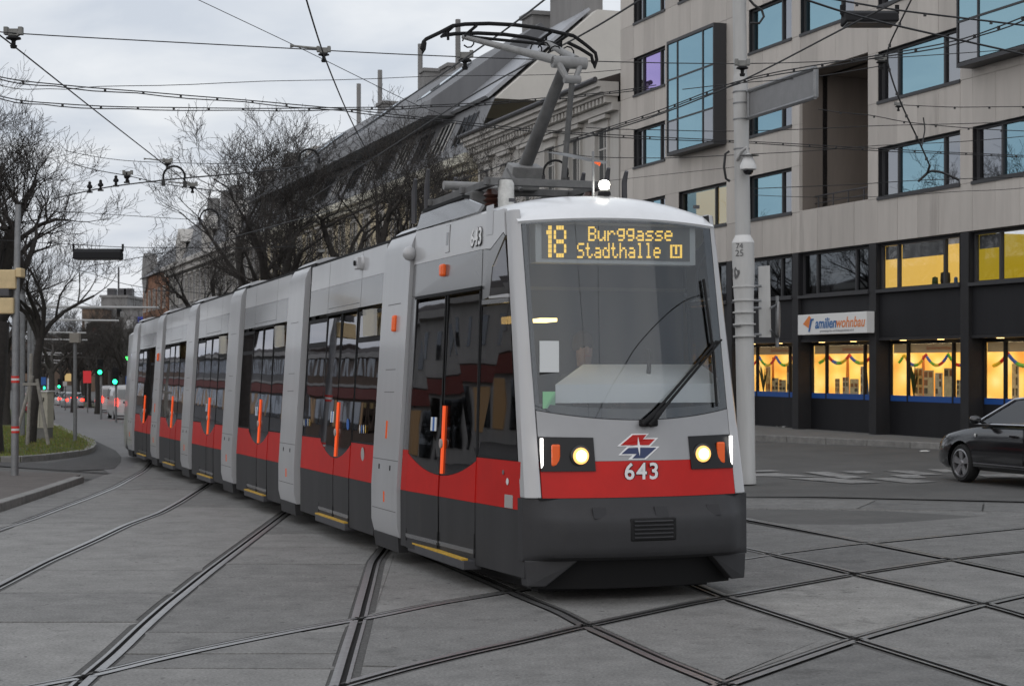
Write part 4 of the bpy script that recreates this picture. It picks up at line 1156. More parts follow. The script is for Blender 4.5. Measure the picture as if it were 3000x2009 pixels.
def door(c, h, side, par, detail=True):
    for sg in (-1, 1):
        a, b = (c - h, c - 0.02) if sg < 0 else (c + 0.02, c + h)
        leaf = panel(rect(a, b, 0.20, ZR), 0.006, 0.03, side, M_dg, 'door_leaf', par)
        ar = arch(c, h, 0.95, 0.17, a, b)
        panel([(a, ZR + .002)] + [(b, ZR + .002)] + ar[::-1], 0.006, 0.03, side, M_red, 'red_panel', leaf)
        panel([(p[0], p[1] + 0.004) for p in ar] + [(b, 2.60), (a, 2.60)], 0.002, 0.012, side, M_tgl, 'door_glass', leaf)
        for q in (a, b):
            d = 0.025 if q == a else -0.025
            panel(rect(min(q, q + d), max(q, q + d), 0.27, 2.63), 0.012, 0.02, side, M_rub, 'seal', leaf)
        panel(rect(a, b, 0.30, 0.34), 0.010, 0.01, side, M_belt, 'kick_strip', leaf)
        if sg < 0:
            panel(rect(b - 0.066, b - 0.032, 0.97, 1.60), 0.020, 0.02, side, M_orange, 'light_bar', leaf)
            mb = MB(); mb.lathe([(0.045, 0), (0.045, 0.012), (0.03, 0.016)], (b - 0.05, side * (hw(b, 1.25) + 0.02), 1.25), 14, M=Matrix.Rotation(R(-90 * side), 4, 'X'))
            mb.build('door_button', mat('button_grey', (0.35, 0.3, 0.28), 0.4), leaf)
        elif detail:
            for q, mm in ((0.0, M_stick), (0.055, M_stickb), (0.11, M_stick)):
                panel(rect(a + 0.13 + q, a + 0.182 + q, 1.36, 1.49), 0.006, 0.003, side, mm, 'sticker', leaf)
    st = MB(); y0 = hw(c, 0.2)
    st.bb(c - h, c + h, side * (y0 - 0.12), side * (y0 + 0.05), 0.165, 0.245)
    so = st.build('step', M_dkm, par, bevel=0.008)
    st = MB(); st.bb(c - h + 0.02, c + h - 0.02, side * (y0 + 0.0), side * (y0 + 0.055), 0.247, 0.262)
    st.build('step_edge', M_yel, so)
    panel(rect(c - h - 0.02, c + h + 0.02, 2.635, 2.665), 0.02, 0.03, side, M_rub, 'rain_strip', par)

def roofloft(s0, s1, off, m, name, par, zlow=3.30, crown=3.46, bevel=0.0):
    mb = MB()
    def ring(s):
        w = hw(s, zlow) + off; pts = []
        for i in range(13):
            t = -1 + 2 * i / 12
            y = w * t; z = zlow + (crown - zlow) * (1 - abs(t) ** 3.2)
            pts.append(V(s, y, z))
        return pts
    a, b = ring(s0), ring(s1)
    n = len(mb.v); mb.v += [tuple(p) for p in a + b]
    for i in range(12):
        mb.f.append([n + i, n + i + 1, n + 13 + i + 1, n + 13 + i]); mb.m.append(0)
    mb.face(a); mb.face(b)
    mb.face([a[0], b[0], b[12], a[12]])
    return mb.build(name, m, par, 50)

def middle(s0, s1, i):
    root = MB(); root.bb(s0, s1, -1.02, 1.02, 0.20, 0.27)
    par = root.build('car_section', M_rub, tram)
    c = (s0 + s1) / 2; h = 0.80
    for side in (1, -1):
        for a, b in ((s0 + 0.01, c - h - 0.015), (c + h + 0.015, s1 - 0.01)):
            panel(rect(a, b, ZL, ZR), 0, 0.04, side, M_dg, 'lower_panel', par)
            panel(rect(a, b, ZR + .002, ZW), 0, 0.04, side, M_red, 'red_band', par)
            w = panel(rect(a + .02, b - .02, ZW + .02, 2.27), -0.004, 0.012, side, M_tgl, 'window', par)
            panel(rect(a + .06, b - .06, 2.33, 2.57), -0.004, 0.012, side, M_tgl, 'hopper_window', par)
            for q in (rect(a, b, 2.27, 2.325), rect(a, b, 2.575, ZT), rect(a, a + .055, 2.325, 2.575), rect(b - .055, b, 2.325, 2.575), rect(a, b, ZW + .003, ZW + .02), rect(a, a + .02, ZW + .02, 2.27), rect(b - .02, b, ZW + .02, 2.27)):
                panel(q, 0.0, 0.03, side, M_rub, 'window_frame', w)
        door(c, h, side, par, side > 0 and i < 3)
        panel(rect(s0 + .01, s1 - .01, 2.67, ZB), 0.0, 0.03, side, M_belt, 'upper_belt', par)
        panel(rect(s0 + .01, s1 - .01, ZB + .003, ZC), 0.0, 0.03, side, M_lt, 'cantrail_panel', par)
        panel(rect(s0 + .01, s1 - .01, ZC + .002, ZC + 0.05), -0.05, 0.04, side, M_rub, 'gutter', par)
        for q in (c - h - .06, c + h + .06): panel(rect(q - .004, q + .004, 2.67, ZC), 0.001, 0.004, side, M_seam, 'seam', par)
        panel(rect(c - h, c + h, 2.72, 2.728), 0.001, 0.004, side, M_seam, 'seam', par)
    roofloft(s0, s1, -0.06, M_roofw, 'roof', par, 3.35, 3.45)
    # tilted ventilator panes by the leading corner, the lit cabin showing behind them
    for k in range(3):
        s = s0 + 0.24 + 0.14 * k
        mb = MB(); y = hw(s, 2.45) + 0.003
        mb.prism([V(s, y, 2.33), V(s + 0.09, y + 0.07, 2.33), V(s + 0.09, y + 0.07, 2.62), V(s, y, 2.62)], (0.006, -0.004, 0))
        v = mb.build('ventilator_pane', glass('vent_glass', (0.55, 0.52, 0.42), 0.12), par)
    mb = MB(); mb.bb(s0 + .22, s0 + .62, 0.86, 0.9, 2.38, 2.50); mb.build('cabin_lamp', M_ylamp, par)
    # cabin: ceiling, a lamp strip, seats seen as silhouettes
    mb = MB(); mb.bb(s0, s1, -0.95, 0.95, 2.66, 2.69); mb.build('ceiling', M_int, par)
    for y in (-0.55, 0.55):
        mb = MB(); mb.bb(c - 0.7, c + 0.7, y - .03, y + .03, 2.62, 2.65); mb.build('lamp_strip', emis('cabin_strip', (1, 0.7, 0.3), 0.8), par)
    for s in (s0 + 0.5, s1 - 0.5):
        for y in (-0.6, 0.6):
            mb = MB(); mb.bb(s - .22, s + .22, y - .2, y + .2, 0.6, 0.68); mb.bb(s - .24, s - .19, y - .2, y + .2, 0.68, 1.3)
            mb.build('seat', mat('seat_fabric', (0.10, 0.04, 0.02), 0.8), par, bevel=0.02)
    for y in (0.75, -0.75):
        mb = MB(); mb.tube([V(c - h, y, .3), V(c - h, y, 2.6)], 0.018, 8); mb.build('grab_pole', M_yel, par)
    return par

def portal(s0, s1, i):
    mb = MB(); mb.bb(s0 - 0.26, s1 + 0.06, -1.0, 1.0, 0.25, 3.36)
    par = mb.build('portal', M_rub, tram)
    sh = MB()
    def prof(s):
        pts = []
        for z in (0.27, 0.40, 0.75, 1.4, 2.2, 2.9, 3.1): pts.append((hw(s, z) + 0.035 - (0.03 if z < 0.3 else 0), z))
        w = hw(s, 3.1) + 0.035
        for k in range(1, 8):
            a = k / 7 * math.pi / 2
            pts.append((w - 0.34 * (1 - math.cos(a)), 3.1 + 0.36 * math.sin(a)))
        return pts
    for sd in (1,):
        a = [V(s0, y, z) for y, z in prof(s0)] + [V(s0, -y, z) for y, z in prof(s0)[::-1]]
        b = [V(s1, p.y, p.z) for p in a]
        n = len(sh.v); k = len(a); sh.v += [tuple(p) for p in a + b]
        for j in range(k - 1):
            sh.f.append([n + j, n + j + 1, n + k + j + 1, n + k + j]); sh.m.append(0)
    # returns at the shell edges
    for ed, sgn in ((0, 1), (1, -1)):
        s = s0 if ed == 0 else s1
        p = prof(s); full = [V(s, y, z) for y, z in p] + [V(s, -y, z) for y, z in p[::-1]]
        inn = [V(s, q.y * 0.93, q.z - 0.06 * (q.z > 3.1)) for q in full]
        for j in range(len(full) - 1): sh.face([full[j], full[j + 1], inn[j + 1], inn[j]])
    sh.build('shell', M_sil, par, 60, 0.0)
    for side in (1, -1):
        mb = MB(); y = hw(s0, .2)
        mb.prism([V(s0 + .02, side * (y + .02), 0.275), V(s0 + .05, side * (y + .0), 0.12), V(s1 - .05, side * (y + .0), 0.12), V(s1 - .02, side * (y + .02), 0.275)], (0, -side * 0.1, 0))
        mb.build('skirt', M_dg, par)
        for z, a, b in ((1.03, 0, 1), (2.62, .25, .75), (1.72, .3, .7), (1.95, .3, .7), (0.52, .03, .97)):
            panel(rect(s0 + (s1 - s0) * a + .01, s0 + (s1 - s0) * b - .01, z, z + 0.008), 0.0365, 0.004, side, mat('panel_seam', (0.12, 0.12, 0.12), 0.7), 'seam', par)
        panel(rect(s0 + .50, s0 + .527, 0.60, 0.71), 0.042, 0.02, side, M_orl, 'reflector', par)
        if i in (0, 4):
            panel(rect(s0 + .52, s0 + .553, 1.25, 1.43), 0.045, 0.02, side, M_orl, 'reflector', par)
            panel(rect(s0 + .40, s0 + .48, 2.34, 2.51), 0.075, 0.05, side, M_orl, 'turn_light', par, bevel=0.02)
        for q in (0.3, 0.75):
            panel(rect(s0 + q, s0 + q + .03, 0.93, 0.98), 0.040, 0.01, side, M_rub, 'lock', par)
    return par

PORT = [3.30, 8.56, 13.56, 18.56, 23.50, 28.40]
for i, s in enumerate(PORT): portal(s, s + 1.06, i)
for i in range(5): middle(PORT[i] + 1.12, PORT[i + 1] - 0.24, i)

# camera housing and small fittings on the first car section's flank
def fit(x, y, off=0.0): return SD(x, y, off)
first = [o for o in tram.children if o.name.startswith('car_section')][0]
Z7 = lambda x, y: (820 + x / 1.96, 750 + y / 1.96)
p = fit(*Z7(476, 40)); mb = MB()
mb.lathe([(0.085, -0.02), (0.085, 0.012), (0.06, 0.03)], p, 16, M=Matrix.Rotation(R(-90), 4, 'X')); mb.bb(p.x - .02, p.x + .13, p.y, p.y + .07, p.z - .07, p.z + .07)
cobj = mb.build('side_camera', M_lt, first, 40, 0.01)
mb = MB(); mb.lathe([(0.03, 0), (0.03, 0.02)], p + V(0.07, 0.068, 0), 12, M=Matrix.Rotation(R(-90), 4, 'X')); mb.build('lens', M_rub, cobj)
for (x, y, n) in ((155, 955, 4), (475, 993, 4)):
    for k in range(n):
        q = fit(*Z7(x + k * 11 - 16, y), 0.006)
        mb = MB(); mb.lathe([(0.018, 0), (0.018, 0.002)], (0, 0, 0), 12, M=Matrix.Rotation(R(-90), 4, 'X') @ Matrix.Diagonal((1, 2.6, 1, 1)))
        o = mb.build('round_sticker', [M_stick, M_stick, M_stickb, M_yel][k] if False else (M_stick, M_stickb, M_stick, M_yel)[k], first); o.location = q
q = fit(*Z7(390, 965), 0.006); mb = MB(); mb.lathe([(0.065, 0), (0.065, 0.002)], (0, 0, 0), 18, M=Matrix.Rotation(R(-90), 4, 'X')); o = mb.build('blue_sticker', M_stickb, first); o.location = q
q = fit(*Z7(475, 1136), 0.003); mb = MB(); mb.lathe([(0.075, 0), (0.075, 0.002)], (0, 0, 0), 18, M=Matrix.Rotation(R(-90), 4, 'X')); o = mb.build('grey_badge', mat('badge_grey', (0.33, 0.32, 0.31), 0.5), first); o.location = q

# ------------------------------------------------------------------ cab
RK = lambda z: 0.21 * max(0, z - 0.8)
FX = lambda y, z: RK(z) - 0.20 * (1 - (y / 0.995) ** 2)
def cabsec(flip=False):
    mb = MB(); mb.bb(0.15, 3.28, -0.98, 0.98, 0.18, 0.26)
    par = mb.build('cab_section', M_rub, tram)
    for side in (1, -1):
        panel(rect(0.05, 1.18, ZL, ZR), 0, 0.04, side, M_dg, 'lower_panel', par)
        panel(rect(0.15, 1.18, ZR + .002, ZW), 0, 0.04, side, M_red, 'red_band', par)
        w = panel([(0.10, ZW + .02), (1.16, ZW + .02), (1.16, 2.48), (0.40, 2.48)] if False else [(0.22, ZW + .02), (1.16, ZW + .02), (1.16, 2.48), (0.49, 2.48)], -0.004, 0.012, side, M_tgl, 'side_window', par)
        panel(rect(1.16, 1.19, ZW + .02, 2.5), 0.0, 0.03, side, M_rub, 'window_frame', w)
        panel([(.21, ZW + .003), (1.16, ZW + .003), (1.16, ZW + .02), (.21, ZW + .02)], 0.0, 0.03, side, M_rub, 'window_frame', w)
        panel([(0.50, 2.49), (1.17, 2.50), (1.17, 2.54), (0.50, 2.53)], 0.003, 0.03, side, M_belt, 'window_frame', w)
        door(2.13, 0.95, side, par)
        panel(rect(3.10, 3.28, ZL, ZR), 0, 0.03, side, M_dg, 'lower_panel', par)
        panel(rect(3.10, 3.28, ZR + .002, ZW), 0, 0.03, side, M_red, 'red_band', par)
        panel(rect(3.10, 3.28, ZW + .003, 2.66), 0, 0.03, side, M_belt, 'upper_belt', par)
        panel(rect(1.19, 3.28, 2.67, ZB), 0.0, 0.03, side, M_belt, 'upper_belt', par)
        # dark surround with the quarter light
        panel([(1.17, 2.54), (1.17, ZB), (0.98, 2.97), (0.66, 3.09), (0.62, 3.06), (.92, 2.82), (.98, 2.56)], 0.0, 0.03, side, M_belt, 'quarter_surround', par)
        panel([(0.97, 2.565), (.91, 2.82), (.62, 3.03), (0.50, 2.565)], -0.004, 0.012, side, M_tgl, 'quarter_light', par)
        panel([(0.50, 2.535), (0.98, 2.545), (0.98, 2.565), (0.51, 2.565)], 0.004, 0.02, side, M_lt, 'quarter_sill', par)
        panel([(0.61, 3.07), (0.66, 3.10), (0.98, 2.98), (1.18, ZB + .003), (3.28, ZB + .003), (3.28, 3.33), (0.66, 3.30)], 0.0, 0.03, side, M_lt, 'cantrail_panel', par)
    # corner posts
    for side in (1, -1):
        mb = MB(); rings = []
        for k in range(15):
            z = 0.86 + (3.28 - 0.86) * k / 14; w = hw(0, z); r = RK(z)
            wi = 0.872 + 0.004 * k / 14
            rings.append([V(FX(wi, z) + 0.004, side * wi, z), V(FX(w - .03, z) + 0.006, side * (w - .03), z), V(r + 0.03, side * (w + .003), z), V(r + 0.13, side * (hw(.13, z) + .003), z), V(r + 0.13, side * (w - .05), z), V(r + 0.10, side * wi, z)])
        n = len(mb.v)
        for rg in rings: mb.v += [tuple(p) for p in rg]
        for k in range(14):
            for j in range(6):
                a, b = n + k * 6 + j, n + k * 6 + (j + 1) % 6
                mb.f.append([a, b, b + 6, a + 6]); mb.m.append(1 if j in (3, 4, 5) else 0)
        mb.face(rings[0]); mb.face(rings[-1])
        mb.build('corner_post', [M_lt, M_rub], par, 35, 0.008)
    # front panels
    def fgrid(y0, y1, z0f, z1f, off, th, m, name, nu=20, nv=6, parent=par, smooth=40):
        mb = MB()
        def f(u, v):
            y = y0 + (y1 - y0) * u; z = z0f(y) + (z1f(y) - z0f(y)) * v
            return V(FX(y, z) - off, y, z)
        mb.grid(f, nu, nv, 0, (th, 0, 0))
        return mb.build(name, m, parent, smooth)
    zb = lambda y: 1.50 + 0.085 * (y / .873) ** 2
    zt = lambda y: 3.21 - 0.035 * (y / .873) ** 2
    K = lambda c: (lambda y: c)
    fgrid(-.868, .868, K(0.862), K(1.158), 0, .02, M_red, 'red_front')
    fgrid(-.868, .868, K(1.16), lambda y: zb(y) - 0.008, 0, .02, M_frontw, 'front_panel')
    ws = fgrid(-.873, .873, lambda y: zb(y), zt, -0.004, .006, M_wsc, 'windscreen', 24, 16)
    blk = mat('windscreen_border', (0.012, 0.012, 0.014), 0.15, coat=0.5)
    fgrid(-.873, .873, lambda y: zb(y) - .004, lambda y: zb(y) + 0.055 + 0.03 * (1 - (y / .873) ** 2), -0.012, .004, blk, 'border', parent=ws)
    fgrid(-.873, .873, lambda y: zt(y) - 0.03, lambda y: zt(y) + .004, -0.012, .004, blk, 'border', parent=ws)
    fgrid(.838, .873, zb, zt, -0.012, .004, blk, 'border', 2, 12, ws); fgrid(-.873, -.80, zb, zt, -0.012, .004, blk, 'border', 2, 12, ws)
    # white brow and roof cap
    mb = MB()
    def cap(u, v):
        t = -1 + 2 * u; x1 = 2.25
        y0 = t * 0.905; x0 = FX(y0 * 0.96, 3.215) - 0.012
        y = t * (hw(0.3 + v, 3.3) - 0.02 if v > .15 else 0.905 + (hw(.3 + v, 3.3) - 0.925) * v / .15)
        hz = 3.335 + 0.155 * (1 - abs(t) ** 2.3)
        f = 1 - (1 - v) ** 4.5
        z0 = 3.21 - 0.035 * t * t
        return V(x0 + (x1 - x0) * v ** 1.25, y, z0 + (hz - z0) * f)
    mb.grid(cap, 24, 18, 0, (0.03, 0, -0.03)); mb.build('roof_cap', M_roofw, par, 60)
    # bumper
    prof = [(0.858, 0.00), (0.80, -0.035), (0.735, -0.085), (0.70, -0.115), (0.66, -0.128), (0.52, -0.128), (0.42, -0.12), (0.385, -0.10), (0.352, -0.02), (0.345, 0.06)]
    plan = lambda y: -0.20 * (1 - (y / 1.0) ** 2)
    mb = MB()
    def bf(u, v):
        y = -1.015 + 2.03 * u; k = v * (len(prof) - 1); i = min(int(k), len(prof) - 2); t = k - i
        z = prof[i][0] * (1 - t) + prof[i + 1][0] * t; x = prof[i][1] * (1 - t) + prof[i + 1][1] * t
        e = sstep(0.74, 1.015, abs(y))
        x2 = x * (1 - e) + (0.05 if z > 0.3 else 0.08) * e * 1.0
        return V(plan(min(1.0, abs(y))) + x2, y, z)
    mb.grid(bf, 36, (len(prof) - 1) * 2, 0, (0.12, 0, 0)); bo = mb.build('bumper', M_bump, par, 32)
    mb = MB(); mb.grid(lambda u, v: V(plan(-.97 + 1.94 * u) + 0.13 + .05 * v, -.90 + 1.80 * u, 0.35 - .25 * v), 16, 3, 0, (.1, 0, 0)); mb.build('plough', M_rub, bo, 40)
    mb = MB(); mb.grid(lambda u, v: V(plan(-.9 + 1.8 * u) + 0.0, -.9 + 1.8 * u, 0.862 - 0.012 * v), 16, 1, 0, (0.1, 0, 0)); mb.build('shadow_gap', M_rub, bo)
    for sd in (1, -1):       # bumper cheeks reaching down at the corners
        mb = MB(); q = [(1.0, .352), (.60, .352), (.84, .135), (.985, .135)]
        mb.prism([V(plan(y) + (-.02 if y < .8 else .035), sd * y, z) for y, z in q], (.14, 0, 0)); mb.build('bumper_cheek', M_bump, bo, 0, .01)
    # grille plate in the bumper
    c = FR(1480 + 1140 / 2.613, 1180 + 968 / 2.613, -0.33)
    mb = MB()
    def gx(y): return plan(y) - 0.135
    mb.grid(lambda u, v: V(gx(c.y - .205 + .41 * u), c.y - .205 + .41 * u, c.z - .095 + .19 * v), 10, 2, 0, (0.03, 0, 0)); gp = mb.build('coupling_cover', M_rub, bo, 40, 0.02)
    for k in range(5):
        z = c.z - .065 + .033 * k
        mb = MB(); mb.grid(lambda u, v: V(gx(c.y - .17 + .34 * u) - 0.01 * math.sin(v * math.pi), c.y - .17 + .34 * u, z - .010 + .020 * v), 8, 4, 0, (0.02, 0, 0)); mb.build('rib', M_bump, gp, 40)
    for yy in (0.45, -0.08, -0.58):
        mb = MB(); mb.grid(lambda u, v: V(plan(yy) - 0.062 - .05 * (1 - v) - .002, yy - .055 + .11 * u, 0.702 + .085 * v), 2, 2, 0, (0.01, 0, 0)); hb = mb.build('hatch', mat('hatch_grey', (0.024, 0.024, 0.026), 0.6, spec=.3), bo)
    # headlights
    for sd in (1, -1):
        h = fgrid(sd * .868, sd * .43, lambda y: 1.075 + 0.004, lambda y: 1.345 + 0.02 * abs(y), 0.012, .03, mat('lamp_housing', (0.008, 0.008, 0.009), 0.3, spec=.3), 'headlight', 8, 3)
        yl = 0.55 * sd; mx = Matrix.Rotation(R(-90), 4, 'Y')
        mb = MB(); mb.lathe([(0.088, 0), (0.088, 0.012), (0.074, 0.018)], V(FX(yl, 1.2) - .014, yl, 1.205), 24, M=mx); mb.build('bezel', mat('lamp_bezel', (0.05, 0.05, 0.05), 0.3, 0.6), h, 40)
        mb = MB(); mb.lathe([(0.070, 0), (0.068, 0.010), (0.050, 0.018)], V(FX(yl, 1.2) - .028, yl, 1.205), 24, M=mx); mb.build('lamp_rim', emis('headlamp_rim', (1, .50, .14), 1.8), h, 60)
        mb = MB(); mb.lathe([(0.052, 0.012), (0.045, 0.022), (0.02, 0.027), (0.0, 0.028)], V(FX(yl, 1.2) - .028, yl, 1.205), 24, M=mx); mb.build('lamp', M_lamp, h, 60)
        ya = 0.745 * sd
        mb = MB(); mb.bb(FX(ya, 1.2) - .026, FX(ya, 1.2), ya - .038, ya + .038, 1.12, 1.30); mb.build('turn_light', M_orl, h, 0, 0.018)
        ye = 0.856 * sd
        mb = MB(); mb.bb(FX(ye, 1.2) - .03, FX(ye, 1.2), ye - .009, ye + .009, 1.105, 1.35); mb.build('daytime_led', M_led, h)
    # emblem
    Z8 = lambda x, y: (1480 + x / 2.613, 1180 + y / 2.613)
    def flat(pts, lift, m, name):
        q = []
        for a in pts:
            w = FR(*Z8(*a), -0.19); q.append(V(FX(w.y, w.z) - lift, w.y, w.z))
        mb = MB(); mb.prism(q, (0.003, 0, 0)); return mb.build(name, m, em if name != 'emblem' else par)
    em = flat([(890, 335), (1010, 238), (1140, 236), (1105, 270), (1210, 268), (1140, 336)], .0045, M_txt, 'emblem')
    flat([(895, 403), (965, 338), (1215, 335), (1100, 434), (965, 436), (1000, 402)], .0045, M_txt, 'outline')
    flat([(918, 326), (1015, 247), (1120, 245), (1088, 280), (1182, 279), (1132, 325)], .0075, M_red, 'arrow')
    flat([(918, 393), (975, 346), (1190, 343), (1090, 425), (996, 427), (1033, 392)], .0075, M_blue, 'arrow')
    flat([(1052, 262), (1061, 325), (1105, 334), (1061, 342), (1054, 408), (1044, 342), (985, 334), (1044, 325)], .0105, M_txt, 'star')
    # fleet numbers
    def place_text(txt, size, m, at_, nrm, up, name, off=0.0, spacing=1.0):
        me = textmesh(txt, size, m, 0.002, 0, off, spacing)
        o = put(name, me, par)
        n = Vector(nrm).normalized(); u = Vector(up).normalized(); r = u.cross(n).normalized()
        o.matrix_local = frame(at_, r, n.cross(r), n)
        return o
    w = FR(*Z8(1058, 530), -0.19)
    dk = mat('lettering_shadow', (0.03, 0.006, 0.006), 0.5)
    place_text('643', 0.19, dk, V(FX(w.y, w.z) - .006, w.y - .004, w.z - .003), (-1, 0, 0), (0, 0, 1), 'fleet_number_edge', .008, 1.15)
    place_text('643', 0.19, M_txt, V(FX(w.y, w.z) - .011, w.y, w.z), (-1, 0, 0), (0, 0, 1), 'fleet_number', .003, 1.15)
    w = SD(1396, 697, 0.003)
    ny = V(0, 1, 0.065)
    place_text('643', 0.215, mat('lettering_dark', (0.03, 0.03, 0.03), 0.5), w + V(0.003, .001, -.003), ny, (0, 0, 1), 'fleet_number_edge', .012, 1.05)
    place_text('643', 0.215, M_txt, w + V(0, .004, 0), ny, (0, 0, 1), 'fleet_number', .004, 1.05)
    # side fittings
    w = SD(1302, 792); mb = MB(); mb.bb(w.x - .05, w.x + .05, w.y - .01, w.y + .045, w.z - .058, w.z + .058); mb.build('turn_light', M_orl, par, 0, 0.02)
    w = SD(1200, 743, 0.05); mb = MB(); mb.lathe([(0.0, -.075), (.045, -.06), (.07, -.02), (.07, .02), (.045, .06), (0, .075)], w, 16); mb.build('mirror_camera', M_lt, par, 60)
    w = SD(1312, 700, 0.002); panel([(w.x - .06, w.z - .13), (w.x + .06, w.z - .13), (w.x + .06, w.z + .13), (w.x - .06, w.z + .13)], .004, .006, 1, M_belt, 'hatch_outline', par); panel([(w.x - .055, w.z - .125), (w.x + .055, w.z - .125), (w.x + .055, w.z + .125), (w.x - .055, w.z + .125)], .006, .004, 1, M_lt, 'hatch', par)
    panel([(w.x - .03, w.z - .06), (w.x + .03, w.z - .06), (w.x + .03, w.z + .06), (w.x - .03, w.z + .06)], .008, .004, 1, M_belt, 'vent', par)
    w = SD(1434, 645, 0.002); panel([(w.x - .10, w.z - .13), (w.x + .08, w.z - .13), (w.x + .08, w.z + .13), (w.x - .10, w.z + .13)], .005, .006, 1, M_sil, 'roof_hatch', par)
    w = SD(1490, 1468, .002); w.x = max(w.x, .27); panel(rect(w.x - .09, w.x + .09, w.z - .055, w.z + .055), .004, .004, 1, mat('notice_grey', (.3, .29, .28), .6), 'notice', par)
    w = SD(1487, 1410, .002); mb = MB(); mb.lathe([(0.03, 0), (0.03, 0.004)], w, 14, M=Matrix.Rotation(R(-90), 4, 'X')); mb.build('badge', M_stick, par)
    w = SD(1475, 1383, .002); mb = MB(); mb.lathe([(0.02, 0), (0.02, 0.006)], w, 14, M=Matrix.Rotation(R(-90), 4, 'X')); mb.build('lock', M_galv, par)
    # windscreen contents: destination box, dashboard, sun blind edge
    Z6 = lambda x, y: (1480 + x / 2.24, 560 + y / 2.24)
    xd = 0.46
    a, b = FR(*Z6(200, 195), xd), FR(*Z6(1250, 487), xd)
    mb = MB(); mb.bb(xd + .006, xd + .16, b.y, a.y, b.z, a.z); disp = mb.build('destination_display', mat('display_case', (0.55, 0.55, 0.54), 0.6), par)  # case paled too, carrying the reflection of the glass in its colour
    a, b = FR(*Z6(240, 215), xd), FR(*Z6(1212, 462), xd)
    mb = MB(); mb.bb(xd, xd + .005, b.y, a.y, b.z, a.z); mb.build('screen', mat('display_reflect_grey', (0.13, 0.125, 0.11), 0.5), disp)  # screen lifted from black to olive, putting the windscreen's reflection into its colour
    F5 = {'B': '11110 10001 10001 11110 10001 10001 11110', 'u': '00000 00000 10001 10001 10001 10011 01101', 'r': '00000 00000 10110 11001 10000 10000 10000', 'g': '00000 01111 10001 10001 01111 00001 01110',
          'a': '00000 00000 01110 00001 01111 10001 01111', 's': '00000 00000 01111 10000 01110 00001 11110', 'e': '00000 00000 01110 10001 11111 10000 01110', 'S': '01111 10000 10000 01110 00001 00001 11110',
          't': '01000 01000 11100 01000 01000 01001 00110', 'd': '00001 00001 01101 10011 10001 10001 01111', 'h': '10000 10000 10110 11001 10001 10001 10001', 'l': '01100 00100 00100 00100 00100 00100 01110',
          '1': '00110 01110 00110 00110 00110 00110 00110', '8': '01110 10001 10001 01110 10001 10001 01110', 'U': '11111 10101 10101 10101 10101 10001 11111'}
    def dots(txt, x0, x1, y0, y1, bold=1):
        mb = MB(); n = len(txt) * 6 - 1
        for ci, ch in enumerate(txt):
            for ry, row in enumerate(F5[ch].split()):
                for rx, bit in enumerate(row):
                    if bit != '1': continue
                    fx = x0 + (x1 - x0) * (ci * 6 + rx + .5) / n; fy = y0 + (y1 - y0) * (ry + .5) / 7
                    q = FR(*Z6(fx, fy), xd - .004); sx = abs(FR(*Z6(x0, y0), xd).y - FR(*Z6(x1, y0), xd).y) / n * 0.44 * bold; sz = abs(FR(*Z6(x0, y0), xd).z - FR(*Z6(x0, y1), xd).z) / 7 * .44
                    mb.face([V(q.x, q.y - sx, q.z - sz), V(q.x, q.y + sx, q.z - sz), V(q.x, q.y + sx, q.z + sz), V(q.x, q.y - sx, q.z + sz)])
        return mb.build('lettering', M_dot, disp)
    dots('1', 258, 318, 225, 437); dots('8', 318, 402, 225, 437)
    dots('Burggasse', 545, 1098, 232, 328, 1.15); dots('Stadthalle', 472, 1020, 340, 440, 1.15); dots('U', 1082, 1162, 352, 440)
    # dashboard hood
    m_dash = mat('dashboard_grey', (0.82, 0.82, 0.81), 0.7)
    mb = MB()
    f0, f1 = FR(*Z6(330, 1390), .20), FR(*Z6(1432, 1385), .20)
    g0, g1 = FR(*Z6(330, 1268), .22), FR(*Z6(1430, 1262), .22)
    t0, t1 = FR(*Z6(512, 1136), .95), FR(*Z6(1300, 1136), .95)
    pts = [f0, f1, g1, g0, t0, t1]
    mb.face([f0, f1, g1, g0]); mb.face([g0, g1, t1, t0]); mb.face([f0, g0, t0, V(t0.x, t0.y, f0.z)]); mb.face([f1, g1, t1, V(t1.x, t1.y, f1.z)]); mb.face([t0, t1, V(t1.x, t1.y, f1.z), V(t0.x, t0.y, f0.z)])
    mb.build('dashboard', m_dash, par)
    mb = MB(); mb.bb(0.18, 0.9, -.84, .84, 1.30, 1.50); mb.build('console', mat('console_dark', (0.03, 0.03, 0.03), 0.7), par)
    w = FR(*Z6(935, 1080), .6); mb = MB(); mb.tube([w + V(0, 0, -.25), w + V(0, -.02, .0), w + V(0, -.01, .06)], [.02, .022, .02], 8); mb.build('microphone', M_rub, par)
    # cab rear wall, lit passage behind the door
    mb = MB(); mb.bb(1.20, 1.24, -.95, .95, .3, 3.2); mb.build('cab_wall', mat('cab_wall', (0.022, 0.022, 0.025), 0.8), par)
    mb = MB(); mb.bb(1.42, 3.2, -1.0, -.95, .3, 2.6); mb.build('passage_wall', mat('passage_wall', (0.34, 0.25, 0.06), 0.8), par)
    mb = MB(); mb.bb(3.12, 3.16, .05, .80, .5, 2.45); mb.build('partition', mat('partition_ochre', (0.50, 0.32, 0.05), 0.8), par)
    mb = MB(); mb.bb(2.4, 2.9, .3, .36, 2.58, 2.62); mb.build('lamp_strip', M_ylamp, par)
    w = SD(1490, 938, -.22); mb = MB(); mb.bb(w.x - .12, w.x + .12, w.y - .03, w.y + .03, w.z - .03, w.z + .03); mb.build('reading_lamp', M_ylamp, par)
    mb = MB(); mb.bb(1.2, 3.28, -.97, .97, 2.64, 2.67); mb.build('ceiling', M_int, par)
    mb = MB(); mb.bb(1.7, 3.0, -.3, -.24, 2.60, 2.63); mb.build('lamp_strip', M_ylamp, par)
